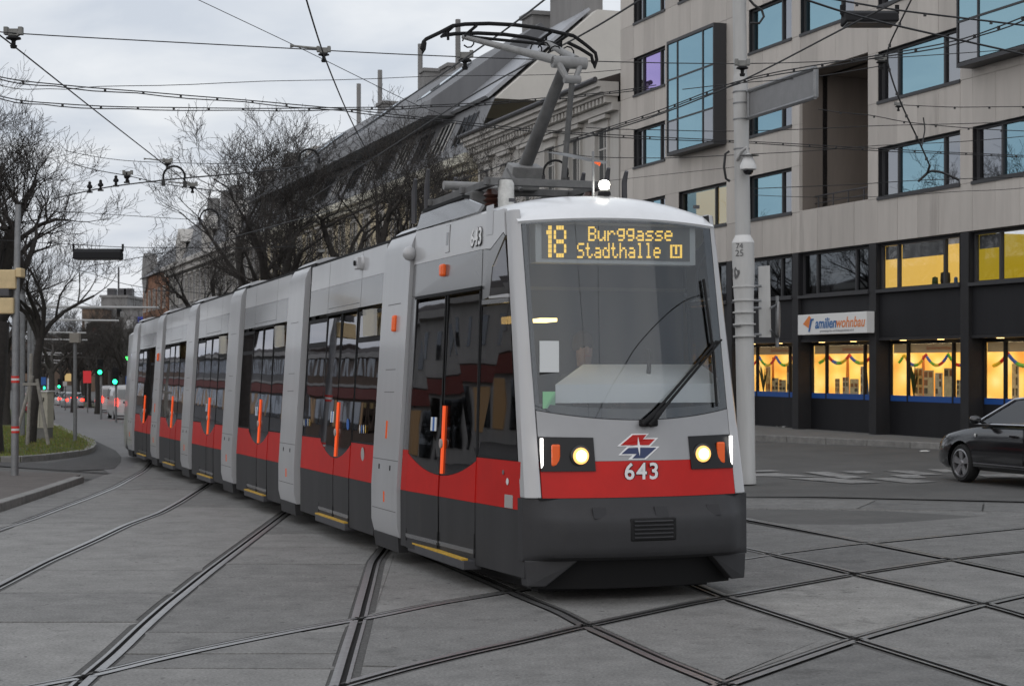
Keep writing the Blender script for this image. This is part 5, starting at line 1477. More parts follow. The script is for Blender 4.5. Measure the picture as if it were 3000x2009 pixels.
    mb = MB(); mb.bb(0.75, 1.05, .45, .6, 2.34, 2.37); mb.build('lamp_strip', M_ylamp, par)
    w = FR(*Z6(290, 1085), .12); mb = MB(); mb.bb(.12, .125, w.y - .085, w.y + .085, w.z - .13, w.z + .13); mb.build('route_card', M_stick, par)
    w = FR(*Z6(288, 1370), .10); mb = MB(); mb.bb(.10, .104, w.y - .055, w.y + .055, w.z - .07, w.z + .07); mb.build('vignette_sticker', mat('sticker_green', (0.25, 0.5, 0.3), 0.6), par)
    # wipers
    def wp(x, y, d=.05):
        w = FR(*Z6(x, y), 0.0)
        for _ in range(4): w = FR(*Z6(x, y), FX(w.y, w.z) - d)
        return w
    wi = MB(); wi.tube([wp(900, 1530, .07), wp(960, 1480, .08), wp(1010, 1420), wp(1385, 985, .03)], [.022, .026, .014, .010], 8)
    wo = wi.build('wiper', M_rub, par, 50)
    wi = MB(); wi.tube([wp(945, 1535, .07), wp(1000, 1470, .08), wp(1060, 1400), wp(1420, 975, .03)], [.022, .026, .014, .010], 8); wi.build('wiper_arm', M_rub, wo, 50)
    wi = MB(); wi.tube([wp(1302, 580, .02), wp(1330, 800, .02), wp(1365, 1060, .02), wp(1388, 1410, .02)], .014, 6); wi.build('wiper_blade', M_rub, wo)
    wi = MB(); wi.tube([wp(1400, 985, .03), wp(1350, 1020, .02)], .01, 6); wi.build('wiper_link', M_rub, wo)
    mb = MB(); q = wp(925, 1520, .04); mb.box(q + V(.02, -.03, 0), (.06, .16, .06)); mb.build('wiper_pivot', M_rub, wo, 0, .015)
    return par
cab = cabsec()

# rear cab, simpler: seen only as the tail beyond the last portal
mb = MB()
rg = []
for s, k in ((29.5, 1), (31.2, .96), (32.2, .86), (32.5, .7)):
    rg.append([V(s, 1.17 * k, .25), V(s, 1.2 * k, .8), V(s - (.0 if k > .9 else .2), 1.05 * k, 3.1), V(s - .3 * (k < .9), .6 * k, 3.42), V(s - .3 * (k < .9), -.6 * k, 3.42), V(s - (.0 if k > .9 else .2), -1.05 * k, 3.1), V(s, -1.2 * k, .8), V(s, -1.17 * k, .25)])
n = 0
for r_ in rg: mb.v += [tuple(p) for p in r_]
for k in range(3):
    for j in range(8):
        a, b = k * 8 + j, k * 8 + (j + 1) % 8
        mb.f.append([a, b, b + 8, a + 8]); mb.m.append(0)
mb.face(rg[-1]); mb.face(rg[0])
rc = mb.build('rear_cab_section', M_lt, tram, 40)
panel(rect(29.55, 31.3, ZR, ZW), .02, .02, 1, M_red, 'red_band', rc); panel(rect(29.55, 31.3, .25, ZR), .02, .02, 1, M_dg, 'lower_panel', rc); panel(rect(29.55, 31.3, ZW, 2.6), .015, .02, 1, M_tgl, 'side_window', rc)

# ------------------------------------------------------------------ roof gear and pantograph
M_gear = mat('roof_gear_grey', (0.095, 0.095, 0.094), 0.6, nscale=9, namt=0.3)
M_gearl = mat('roof_gear_light', (0.20, 0.20, 0.197), 0.55, nscale=7, namt=0.25)
mb = MB(); mb.bb(2.2, 3.28, -.9, .9, 3.28, 3.34)
gear = mb.build('roof_deck', M_gear, tram)
for a, b in [(.35, 3.3)] + [(PORT[i] - .2, PORT[i + 1]) for i in range(5)] + [(28.3, 32)]:
    mb = MB(); mb.bb(a, b - .02, -.78, .78, .05, .198); mb.build('underframe_shade_block', M_rub, tram)  # dark block added low under the floor to deepen the shade below
for y in (1, -1):
    mb = MB(); mb.prism([V(1.35, y * (hw(1.35, 3.35)), 3.34), V(3.28, y * (hw(3.2, 3.35)), 3.34), V(3.28, y * (hw(3.2, 3.5) - .04), 3.50), V(1.9, y * (hw(2, 3.5) - .05), 3.52), V(1.35, y * (hw(1.3, 3.5) - .03), 3.40)], (0, -y * .03, 0))
    mb.build('roof_fairing', M_belt, gear)
    mb = MB(); mb.bb(1.9, 3.28, y * (hw(2, 3.5) - .10), y * (hw(2, 3.5) - .03), 3.52, 3.55); mb.build('fairing_rail', M_rub, gear)
# insulators under the pantograph frame
for s in (2.45, 4.2):
    for y in (-.5, .5):
        mb = MB(); mb.lathe([(.05, 0), (.05, .05), (.09, .06), (.05, .085), (.09, .11), (.05, .135), (.09, .16), (.05, .2), (.04, .22)], V(s, y, 3.46), 12)
        mb.build('insulator', mat('insulator_brown', (0.06, 0.025, 0.018), 0.35), gear, 40)
mb = MB()
for y in (-.55, .55): mb.bb(2.2, 4.5, y - .035, y + .035, 3.69, 3.76)
for s in (2.3, 3.1, 4.3): mb.bb(s - .04, s + .04, -.62, .62, 3.70, 3.77)
pf = mb.build('pantograph_frame', M_gear, gear, 0, .006)
mb = MB(); mb.tube([V(3.9, -.4, 3.84), V(3.9, .45, 3.84)], .055, 12); mb.build('spring_cylinder', M_gearl, pf, 40)
mb = MB(); mb.tube([V(3.6, .15, 3.84), V(3.6, .65, 3.84)], .045, 12); mb.build('spring_cylinder', M_gearl, pf, 40)
for (s, y, h) in ((4.35, .62, .35), (4.2, .8, .22), (2.6, -.75, .2), (2.5, -.9, .16), (2.9, -.6, .18), (4.4, .3, .28)):
    mb = MB(); mb.tube([V(s, y, 3.5), V(s, y, 3.72 + h * .5), V(s - .06, y, 3.74 + h)], [.03, .03, .02], 8); mb.build('roof_lever', M_dkm, pf, 40)
for (s, y, a, b, c) in ((3.6, -.5, .5, .35, .25), (4.1, .55, .4, .3, .16), (2.75, .55, .25, .2, .2), (3.2, -.8, .9, .12, .18), (4.0, 0, .3, .7, .16)):
    mb = MB(); mb.box((s, y, 3.48 + c / 2), (a, b, c)); mb.build('equipment_box', M_gear if a < .6 else M_dkm, gear, 0, .015)
# white canister and roof lamp with antenna
mb = MB(); mb.lathe([(.075, 0), (.078, .04), (.078, .25), (.06, .285), (0, .295)], V(2.25, .42, 3.46), 16); mb.build('canister', mat('canister_white', (0.5, 0.5, 0.48), .6, nscale=8, namt=.3), gear, 50)
mb = MB(); mb.lathe([(.06, 0), (.055, .03), (.03, .05)], V(.76, 0, 3.455), 14); lampb = mb.build('roof_lamp', M_blackm, cab, 40)
mb = MB(); mb.lathe([(.0, 0), (.04, .012), (.05, .05), (.036, .08), (0, .092)], V(.76, 0, 3.50), 16); mb.build('bulb', emis('roof_bulb', (1, .97, .85), 22), lampb, 60)
mb = MB(); mb.tube([V(.9, .05, 3.46), V(.9, .05, 3.86)], .012, 6); mb.build('antenna', M_galv, cab)
pv0, pv1, pv2 = FR(1625, 446, 1.0), FR(1776, 486, .9), FR(1752, 470, .95)
mb = MB(); mb.prism([FR(1600, 445, 1.0), FR(1660, 449, 1.0), FR(1780, 474, .95), FR(1772, 480, .95), FR(1735, 474, .95)], (0.02, 0, 0)); vn = mb.build('antenna_vane', M_galv, cab)
mb = MB(); mb.prism([FR(1735, 474, .94), FR(1760, 476, .94), FR(1758, 487, .94)], (0.01, 0, 0)); mb.build('vane_tip', M_orl, vn)
for (x, y) in ((1500, 590), (2040, 610)):
    q = FR(x, y, .75); mb = MB(); mb.box((q.x, q.y, q.z + .01), (.03, .05, .03)); mb.build('roof_bolt', M_dkm, cab)
# arms
P4 = lambda x, y: (1150 + x / 2.613, y / 2.613)
foot = V(3.17, 0, 3.80)
knee = FR(*P4(1330, 480), 1.95)
mb = MB(); mb.tube([foot, foot.lerp(knee, .5), knee], [.072, .064, .052], 14); arm = mb.build('pantograph_arm', M_gear, pf, 40)
mb = MB(); mb.prism([V(3.45, -.16, 3.74), V(2.95, -.16, 3.74), V(2.8, -.16, 3.95), V(3.0, -.16, 4.02)], (0, .32, 0)); mb.build('arm_foot', M_gearl, pf, 0, .01)
lo = V(2.35, -.20, 3.75); k2 = FR(*P4(1375, 610), 1.85)
mb = MB(); mb.tube([lo, k2], .028, 10); mb.build('control_rod', M_gear, pf, 40)
mb = MB(); mb.tube([V(2.6, .15, 3.70), V(2.3, .2, 3.45), V(3.0, .15, 3.95)][::2], .02, 8); mb.build('foot_strut', M_gear, pf)
mb = MB(); mb.tube([knee + V(0, .14, 0), knee + V(0, -.20, 0)], .058, 14); kn = mb.build('knee_joint', M_gearl, pf, 40)
mb = MB(); mb.tube([knee + V(0, .1, .02), k2 + V(0, .05, 0)], [.04, .03], 8); mb.tube([knee + V(0, -.15, .0), k2 + V(0, -.03, 0)], [.03, .025], 8); mb.tube([k2 + V(0, .08, 0), k2 + V(0, -.08, 0)], .04, 10); mb.build('knee_bracket', M_gearl, kn, 40)
xc = 3.10
hl, hr_ = FR(*P4(540, 285), xc), FR(*P4(1180, 330), xc)
mb = MB(); mb.tube([knee + V(0, .12, .02), (knee + V(0, .12, .02)).lerp(hl, .45), hl], [.044, .036, .022], 12); mb.build('upper_arm', M_gearl, pf, 40)
mb = MB(); mb.tube([knee + V(0, -.10, .03), hr_], [.042, .026], 12); mb.build('upper_arm', M_gearl, pf, 40)
# collector head: two carbon bows, cross ties and end horns
def bow(xo, lift, name):
    pts = []
    for (x, y) in ((425, 225), (520, 212), (700, 207), (900, 217), (1080, 240), (1230, 275), (1345, 300)):
        q = FR(*P4(x, y), xc); pts.append(q + V(xo, 0, lift))
    mb = MB(); mb.tube(pts, .020, 8); return mb.build(name, M_rub, pf, 40)
head = bow(-.16, 0, 'collector_bow'); bow(.20, -.025, 'collector_bow')
mb = MB(); mb.tube([FR(*P4(x, y), xc) + V(-.16, 0, 0) for x, y in ((425, 225), (330, 275), (225, 325), (205, 345), (190, 400), (195, 430), (208, 400), (215, 350))], .019, 8); mb.build('horn', M_rub, head, 50)
mb = MB(); mb.tube([FR(*P4(x, y), xc) + V(-.16, 0, 0) for x, y in ((1345, 300), (1440, 370), (1510, 430), (1520, 480), (1502, 540), (1490, 500), (1480, 450), (1400, 400), (1300, 350))], .019, 8); mb.build('horn', M_rub, head, 50)
mb = MB(); mb.tube([hl + V(-.05, 0, 0), FR(*P4(800, 305), xc), hr_ + V(0, -.15, -.02)], .016, 8); mb.build('cross_tube', M_rub, head)
for (x, y) in ((425, 232), (597, 230), (1175, 270), (1290, 300)):
    q = FR(*P4(x, y), xc); mb = MB(); mb.tube([q + V(-.2, 0, 0), q + V(.24, 0, -.02)], .016, 6); mb.tube([q + V(0, 0, 0), q + V(0, 0, -.10)], .014, 6); mb.build('tie', M_rub, head)
for (x, y) in ((580, 320), (1100, 380), (1250, 400), (1345, 405), (1160, 370)):
    q = FR(*P4(x, y), xc - .6 * (x > 1000)); mb = MB(); mb.tube([q + V(0, .06 * math.cos(t), .06 * math.sin(t)) for t in [k * .7 for k in range(9)]], .008, 5); mb.build('shunt_cable', M_rub, head)

# ------------------------------------------------------------------ driver
def driver():
    me = bpy.data.meshes.new('person')
    J = {'pel': (1.05, 0, .95, .16), 'bel': (1.03, 0, 1.15, .15), 'che': (1.0, 0, 1.42, .17), 'nek': (.98, 0, 1.62, .06), 'hd0': (.96, 0, 1.70, .075), 'hd1': (.955, 0, 1.80, .095), 'hd2': (.965, 0, 1.90, .07),
         'shl': (1.0, .19, 1.53, .075), 'ell': (.86, .27, 1.30, .05), 'hal': (.62, .18, 1.34, .035), 'shr': (1.0, -.19, 1.53, .075), 'elr': (.86, -.27, 1.30, .05), 'har': (.62, -.18, 1.34, .035),
         'kl': (.62, .14, 1.0, .09), 'fl': (.58, .14, .52, .06), 'kr': (.62, -.14, 1.0, .09), 'fr': (.58, -.14, .52, .06)}
    for s in ('l', 'r'):
        g = 1 if s == 'l' else -1
        for k in range(4): J['f%s%d' % (s, k)] = (.55, g * (.145 + .02 * k), 1.335 + .004 * k, .010); J['g%s%d' % (s, k)] = (.515, g * (.145 + .02 * k), 1.31, .009)
        J['t' + s] = (.60, g * .135, 1.36, .012)
    E_ = [('pel', 'bel'), ('bel', 'che'), ('che', 'nek'), ('nek', 'hd0'), ('hd0', 'hd1'), ('hd1', 'hd2'), ('che', 'shl'), ('shl', 'ell'), ('ell', 'hal'), ('che', 'shr'), ('shr', 'elr'), ('elr', 'har'), ('pel', 'kl'), ('kl', 'fl'), ('pel', 'kr'), ('kr', 'fr')]
    for s in ('l', 'r'):
        for k in range(4): E_ += [('ha' + s, 'f%s%d' % (s, k)), ('f%s%d' % (s, k), 'g%s%d' % (s, k))]
        E_.append(('ha' + s, 't' + s))
    names = list(J)
    me.from_pydata([J[n][:3] for n in names], [(names.index(a), names.index(b)) for a, b in E_], [])
    o = bpy.data.objects.new('person', me); COL.objects.link(o)
    sk = o.modifiers.new('skin', 'SKIN'); o.modifiers.new('sub', 'SUBSURF').render_levels = 1
    for i, n in enumerate(names): me.skin_vertices[0].data[i].radius = (J[n][3], J[n][3])
    me.skin_vertices[0].data[0].use_root = True
    jk = mat('jacket_dark', (0.03, 0.035, 0.05), .8); sk_ = mat('skin', (0.26, 0.17, 0.13), .7)
    dg = bpy.context.evaluated_depsgraph_get()
    m2 = bpy.data.meshes.new_from_object(o.evaluated_get(dg)); bpy.data.objects.remove(o)
    m2.materials.clear(); m2.materials.append(jk); m2.materials.append(sk_)
    for p in m2.polygons:
        c = p.center
        p.material_index = 1 if c.z > 1.63 or (c.x < .645 and c.z > 1.2) else 0
        p.use_smooth = True
    o = put('person', m2)
    o.matrix_world = TM @ Matrix.Translation(V(.16, .06, .30))
    tag(o, 'driver in a dark jacket sitting behind the tram windscreen, hands on the console', 'person')
    hr = MB(); hr.lathe([(.098, 1.80), (.102, 1.86), (.085, 1.93), (.04, 1.975), (0, 1.98)], (.985, 0, 0), 14); hr.build('hair', mat('hair_brown', (.05, .035, .025), .8), o, 60)
    nb = MB(); nb.lathe([(.016, -.03), (.014, 0), (.004, .03)], (.862, 0, 1.80), 8); nb.build('nose', sk_, o, 60)
    for y in (-.035, .035):
        e = MB(); e.lathe([(0, -.01), (.012, 0), (0, .01)], (.872, y, 1.83), 8); e.build('eye', M_rub, o, 60)
    e = MB(); e.bb(.866, .88, -.03, .03, 1.742, 1.752); e.build('mouth', mat('lips', (.3, .12, .1), .6), o)
    st = MB(); st.bb(1.10, 1.18, -.24, .24, .9, 1.55); st.bb(.75, 1.15, -.24, .24, .80, .88); st.tube([V(.95, 0, .25), V(.95, 0, .82)], .06, 10)
    so = st.build('driver_seat', mat('seat_black', (.02, .02, .02), .8), cab, 0, .03); so.location = (.12, .10, 0.25)
driver()
# ------------------------------------------------------------------ bare winter trees
M_bark = mat('bark', (.034, .030, .027), .95, nscale=8, namt=.35, bump=.6, bscale=20)
M_bark2 = mat('bark_pale', (.055, .050, .045), .95, nscale=8, namt=.35, bump=.6, bscale=20)
def tree(name, base, h, spread, seed, label, lean=(0, 0), trunk_r=.22, fork=.3, levels=5, group=None, dens=1.0, m=None, upright=.55):
    rnd = random.Random(seed)
    base = Vector(base); m = m or M_bark
    root = thing(name, label, 'tree', Matrix.Translation(base), group)
    tk, cr = MB(), MB()
    top = V(lean[0] * fork, lean[1] * fork, h * fork)
    pts = [V(0, 0, -.1)] + [top * (i / 4) + V(rnd.uniform(-.06, .06), rnd.uniform(-.06, .06), 0) * (i < 4) for i in range(1, 5)]
    tk.tube(pts, [trunk_r * 1.35, trunk_r * 1.05, trunk_r, trunk_r * .93, trunk_r * .85], 10)
    def branch(p, d, L, r, lev):
        n = 4 if lev < 3 else 3
        ps, rs = [p.copy()], [r]; q = p.copy(); dd = d.normalized()
        for i in range(n):
            dd = (dd + V(rnd.gauss(0, .24), rnd.gauss(0, .24), rnd.gauss(.05, .18) + .05 * upright)).normalized()
            q = q + dd * L / n; ps.append(q.copy()); rs.append(max(.0045, r * (1 - .60 * (i + 1) / n)))
        (cr if lev else tk).tube(ps, rs, 7 if lev == 0 else (5 if lev == 1 else 3), 0, False)
        if lev >= levels: return
        k = {0: 4, 1: 4, 2: 4, 3: 4, 4: 3}.get(lev, 3)
        k = max(2, int(k * dens + rnd.random()))
        for j in range(k):
            f = rnd.uniform(.30, 1.0) if j else 1.0
            i = min(n - 1, int(f * n)); t = f * n - i
            o = ps[i].lerp(ps[i + 1], min(1, t)); rr = rs[i] * (1 - t) + rs[i + 1] * min(1, t)
            di = (ps[i + 1] - ps[i]).normalized()
            a = rnd.uniform(0, 6.283); orth = di.orthogonal().normalized(); orth.rotate(Matrix.Rotation(a, 3, di))
            ang = rnd.uniform(.35, .95)
            nd = di * math.cos(ang) + orth * math.sin(ang) * spread + V(0, 0, .22 * upright)
            branch(o, nd, L * rnd.uniform(.46, .72), max(.004, rr * .60), lev + 1)
    n0 = 5
    for j in range(n0):
        a = 6.283 * j / n0 + rnd.uniform(-.4, .4); ang = rnd.uniform(.25, .75)
        d = V(math.cos(a) * math.sin(ang) * spread, math.sin(a) * math.sin(ang) * spread, math.cos(ang)) + V(lean[0], lean[1], 0) * .06
        branch(top * rnd.uniform(.82, 1.0), d, h * (1 - fork) * rnd.uniform(.34, .46), trunk_r * .66, 0)
    tk.build('trunk', m, root, 60)
    cr.build('crown', m, root)
    return root
def at(x, d): 
    X = (x - PX) * d / FPX
    return V(X, d, zg(X, d))
tree('bare_tree', at(-40, 44), 11.6, 1.15, 3, 'big bare tree with thick dark trunk behind the red-banded pole', (1.0, 0), .34, .30, 5, None, 1.15)
tree('bare_tree', at(88, 52), 8.6, 1.0, 12, 'slim bare tree leaning beside the pale cabinet', (.9, 0), .13, .42, 4, None, 1.1)
tree('bare_tree', at(772, 46), 11.4, 1.2, 21, 'tall bare tree with spreading crown rising behind the middle of the tram', (0, 0), .26, .30, 5, None, 1.2)
tree('bare_tree', at(640, 58), 8.6, 1.3, 33, 'bare tree with low spreading crown in front of the mansard house', (-1.2, 0), .20, .38, 5, None, .9)
tree('bare_tree', at(1085, 47), 11.2, 1.15, 41, 'bare tree in front of the grey metal attic', (0, 0), .22, .38, 5, None, 1.0)
tree('bare_tree', at(1290, 50), 10.8, 1.05, 55, 'bare tree just left of the pantograph before the yellow facade', (0, 0), .2, .40, 5, None, 1.0)
tree('bare_tree', at(1500, 52), 10.2, 1.0, 62, 'bare tree behind the pantograph before the pale house', (0, 0), .18, .40, 5, None, 1.0)
tree('bare_tree', at(905, 62), 11.5, 1.2, 77, 'bare tree between the grey attic and the tall spreading tree', (0, 0), .22, .36, 5, None, .8)
# avenue further down the street
av = [(150, 95, 8.5), (215, 120, 9), (262, 150, 9.5), (300, 165, 9), (335, 125, 8), (365, 108, 8.2), (400, 100, 7.8), (180, 165, 10), (120, 140, 11), (320, 210, 9), (240, 215, 9), (285, 115, 8), (60, 85, 10.5), (20, 78, 11)]
for i, (x, d, h) in enumerate(av):
    tree('avenue_tree', at(x, d), h, .95, 100 + i, 'bare avenue tree lining the tram reservation down the street', (0, 0), .17, .36, 4, 'avenue trees down the street', 1.15, M_bark2 if i % 3 == 0 else M_bark)

rnd0 = random.Random(5)
for i in range(26):
    x = rnd0.uniform(-40, 430); d = rnd0.uniform(170, 300)
    tree('distant_tree', at(x, d), rnd0.uniform(8, 11), 1.0, 300 + i, 'small distant bare tree closing the view down the street', (0, 0), .18, .3, 3, 'distant trees at the end of the street', 1.5)
# ------------------------------------------------------------------ street furniture
M_pole = mat('pole_white', (.42, .42, .41), .5, nscale=4, namt=.12, streak=True, stain=(3.5, (.20, .20, .195), .66))
M_sgn = mat('sign_back_grey', (.17, .17, .172), .5, nscale=4, namt=.15)
M_chip = mat('peeled_patch', (.10, .10, .10), .8)
Z4 = lambda x, y: (2100 + x / 3.136, 500 + y / 3.136)
Z2 = lambda x, y: (1750 + x / 2.614, y / 2.614)
# big white catenary pole
DP = 28.3
pb = V((2188 - PX) * DP / FPX, DP, 0)
pole = thing('catenary_pole', 'thick white peeling catenary pole with camera and sign brackets beside the tram', 'pole', Matrix.Translation(pb) @ Matrix.Rotation(R(-.9), 4, 'Y'))
def zy(y, d=DP): return EYE + (PY - y) * d / FPX
zA, zBm, zTop = zy(712), zy(693), zy(232)
mb = MB(); mb.lathe([(.155, 0), (.155, .15), (.145, .2), (.155, zy(900)), (.185, zy(800)), (.185, zA)], (0, 0, 0), 24); mb.build('lower_shaft', M_pole, pole, 40)
mb = MB(); mb.lathe([(.186, zA + .002), (.183, zA + .02), (.135, zBm), (.13, zBm + .02)], (0, 0, 0), 24); mb.build('collar', mat('collar_white', (.6, .6, .59), .5), pole, 50)
mb = MB(); mb.lathe([(.128, zBm + .02), (.122, zy(240)), (.115, zy(222)), (.105, zy(215)), (.112, zy(205)), (.112, 9.5)], (0, 0, 0), 24); mb.build('upper_shaft', M_pole, pole, 40)
for y in (700, 350, 303, 270, 437, 840, 880, 915, 950, 985):
    z = zy(y); r = .187 if y > 712 else .130
    if y == 700: continue
    mb = MB(); mb.lathe([(r, -.012), (r + .004, -.010), (r + .004, .010), (r, .012)], (0, 0, z), 24); mb.build('band', M_pole if y > 712 else M_galv, pole)
for (x, y, w, h, seed) in ((100, 930, .09, .18, 1), (215, 940, .13, .22, 2), (200, 1420, .3, .05, 3), (180, 1520, .16, .05, 4), (140, 1340, .04, .06, 5)):
    rn = random.Random(seed); q = W(*Z4(x, y), DP - .2); q = q - pb; an = math.atan2(-math.sqrt(max(.001, .186 ** 2 - q.x ** 2)), q.x)
    mb = MB(); ctr = None; ring = []
    for k in range(14):
        t = 6.283 * k / 14; rr = rn.uniform(.6, 1.1); a2 = an + math.cos(t) * w / 2 / .186 * rr
        ring.append(V(.1875 * math.cos(a2), .1875 * math.sin(a2), q.z + math.sin(t) * h / 2 * rr))
    mb.face(ring); mb.build('peeled_patch', M_chip, pole)
me = textmesh('74', .13, M_chip, .001); o = put('pole_number', me, pole); o.matrix_local = frame(V(-.085, -.172, zy(500 + 700 / 3.136)), V(.9, -.43, 0), (0, 0, 1), V(-.43, -.9, 0))
me = textmesh('25', .15, M_chip, .001); o = put('pole_number', me, pole); o.matrix_local = frame(V(-.085, -.172, zy(500 + 765 / 3.136)), V(.9, -.43, 0), (0, 0, 1), V(-.43, -.9, 0))
# blank sign arm
sgp = thing('blank_sign', 'grey sign panel seen from behind on the white pole bracket', 'sign', Matrix.Translation(pb))
c = [W(*Z2(*p), d) - pb for p, d in (((1160, 700), 28.2), ((1670, 520), 25.2), ((1670, 745), 25.2), ((1160, 905), 28.2))]
nrm = (c[1] - c[0]).cross(c[3] - c[0]).normalized() * .05
mb = MB(); mb.prism(c, nrm); mb.build('panel', M_sgn, sgp)
mb = MB()
for a, b in ((0, 1), (1, 2), (2, 3), (3, 0)): mb.tube([c[a], c[b]], .035, 6)
mb.build('rim', M_galv, sgp)
for k in (0, 3): mb = MB(); mb.tube([c[k] + V(-.12, .05, 0), c[k]], .03, 8); mb.build('bracket', M_galv, sgp)
# dome camera
q = W(*Z2(1155, 1270), DP - .3)
dc = thing('dome_camera', 'white dome surveillance camera hanging off the white pole', 'camera', Matrix.Translation(q))
mb = MB(); mb.lathe([(.0, .19), (.05, .185), (.07, .15), (.10, .08), (.135, .0), (.135, -.06), (.10, -.075)], (0, 0, 0), 20); mb.build('housing', mat('camera_white', (.58, .58, .57), .4), dc, 50)
mb = MB(); mb.lathe([(.085, -.07), (.08, -.11), (.05, -.145), (0, -.155)], (0, 0, 0), 18); mb.build('dome', mat('dome_black', (.01, .01, .012), .1, coat=.5), dc, 60)
mb = MB(); mb.tube([V(0, 0, .18), V(-.02, 0, .30), V(-.10, .08, .24), V(-.16, .2, .12)], .03, 8); mb.build('arm', M_pole, dc, 50)
mb = MB(); mb.lathe([(.16, .085), (.02, .10)], (.02, 0, .08), 18); mb.build('rain_cap', M_galv, dc)
# traffic signs seen edge-on behind the pole
tb = thing('traffic_signal', 'flat grey signal plate seen from behind, clamped to the white pole', 'traffic signal', Matrix.Translation(pb))
c = [W(*Z4(*p), DP + .1) - pb for p in ((382, 880), (487, 870), (500, 1530), (392, 1530))]
mb = MB(); mb.prism(c, (0, .06, 0)); mb.build('plate', M_pole, tb)
for y in (1065, 1200, 1265, 1510):
    a, b = W(*Z4(240, y), DP) - pb, W(*Z4(410, y - 6), DP) - pb
    mb = MB(); mb.tube([a, b], .022, 8); mb.build('clamp', M_galv, tb)
ts = thing('round_sign', 'round grey traffic sign seen edge-on behind the signal plate', 'sign', Matrix.Translation(pb))
cc = W(*Z4(560, 1370), DP + .2) - pb
mb = MB(); mb.lathe([(.30, 0), (.30, .03)], cc, 24, M=Matrix.Rotation(R(78), 4, 'Z') @ Matrix.Rotation(R(90), 4, 'X')); mb.build('disc', M_sgn, ts)
mb = MB(); mb.tube([cc + V(.0, .05, -.45), cc + V(.0, .05, .40)], .03, 8); mb.build('post', M_galv, ts)
mb = MB(); mb.tube([W(*Z4(495, 1262), DP) - pb, cc + V(0, .05, .25)], .02, 6); mb.tube([W(*Z4(495, 1462), DP) - pb, cc + V(0, .05, -.3)], .02, 6); mb.build('clamp', M_galv, ts)
for i, (pts, lab) in enumerate([([Z2(1165, 0), Z2(1200, 40), Z2(1260, 80), Z2(1275, 130), Z2(1240, 180), Z2(1170, 180)], 'black cable loop hanging at the top of the white pole'), ([Z2(1010, 1160), Z2(980, 1180), Z2(970, 1280), Z2(985, 1370), Z2(1015, 1390)], 'black cable loop clinging to the white pole by the camera')]):
    mb = MB(); mb.tube([W(*p, DP - .1) for p in pts], .022, 6); tag(mb.build('cable_loop', M_wire, None, 50), lab, 'cable')

# left pole with red bands
d = 33.0; x0 = (43 - PX) * d / FPX; b = V(x0, d, zg(x0, d) + .09)
lp = thing('signal_pole', 'grey steel pole with two red and white bands on the footway', 'pole', Matrix.Translation(b))
ht = zy(600, d) - b.z
mb = MB(); mb.tube([V(0, 0, 0), V(.02, 0, ht * .55), V(.07, 0, ht)], [.073, .066, .055], 14); mb.build('shaft', M_galv, lp, 40)
M_rb = mat('band_red', (.55, .02, .012), .5); M_wb = mat('band_white', (.55, .55, .53), .5)
for y in (1111, 1258):
    for k, mm in ((-1, M_rb), (0, M_wb), (1, M_rb)):
        z = zy(y + k * 6.5, d) - b.z; mb = MB(); mb.lathe([(.0765, -.021), (.0765, .021)], (.012, 0, z), 16); mb.build('band', mm, lp)
sb = thing('signal_lamp', 'boxy cream signal heads mounted one over the other on the banded pole', 'traffic signal', Matrix.Translation(b))
M_cream = mat('signal_cream', (.52, .40, .22), .6, nscale=3, namt=.2)
for (xa, xb, ya, yb) in ((-20, 45, 790, 846), (45, 62, 785, 812), (-20, 38, 872, 919)):
    p, q = W(xa, ya, d - .15) - b, W(xb, yb, d - .15) - b
    mb = MB(); mb.bb(p.x, q.x, p.y, p.y + .28, q.z, p.z); mb.build('signal_head', M_cream, sb, 0, .02)
p = W(10, 845, d - .15) - b; mb = MB(); mb.bb(p.x - .12, p.x + .1, p.y, p.y + .2, p.z - .14, p.z); mb.build('bracket', M_dkm, sb)
# second pole with a back-to-back sign box
d = 54.0; x0 = (220 - PX) * d / FPX; b = V(x0, d, zg(x0, d) + .1)
l2 = thing('stop_pole', 'slim grey pole carrying a square beige box at the grass island tip', 'pole', Matrix.Translation(b))
mb = MB(); mb.tube([V(0, 0, 0), V(0, 0, zy(965, d) - b.z)], [.062, .055], 10); mb.build('shaft', M_galv, l2, 40)
z = zy(990, d) - b.z; mb = MB(); mb.bb(-.15, .15, -.12, .12, z - .15, z + .16); mb.build('sign_box', mat('box_beige', (.30, .275, .24), .6), l2, 0, .01)
# cabinet
d = 56.0; x0 = (126 - PX) * d / FPX; b = V(x0, d, zg(x0, d) + .1)
cb = thing('utility_cabinet', 'tall pale utility cabinet with scribbled graffiti on the grass island', 'cabinet', Matrix.Translation(b) @ Matrix.Rotation(R(-12), 4, 'Z'))
M_cab = mat('cabinet_beige', (.36, .34, .28), .6, nscale=4, namt=.1)
mb = MB(); mb.bb(-.27, .27, -.22, .22, .38, 1.55); mb.build('body', M_cab, cb, 0, .01)
mb = MB(); mb.bb(-.25, .25, -.20, .20, -.1, .379); mb.build('plinth', M_pav, cb)
mb = MB(); mb.bb(-.30, .30, -.25, .25, 1.551, 1.59); mb.build('lid', M_white, cb)
mb = MB(); mb.bb(-.005, .005, -.228, -.221, .42, 1.52); mb.build('door_gap', M_dkm, cb)
mb = MB(); mb.tube([V(.08 + .07 * math.cos(t), -.226, 1.25 + .12 * math.sin(t * 1.3)) for t in [k * .6 for k in range(16)]], .008, 5); mb.build('graffiti', M_blackm, cb)
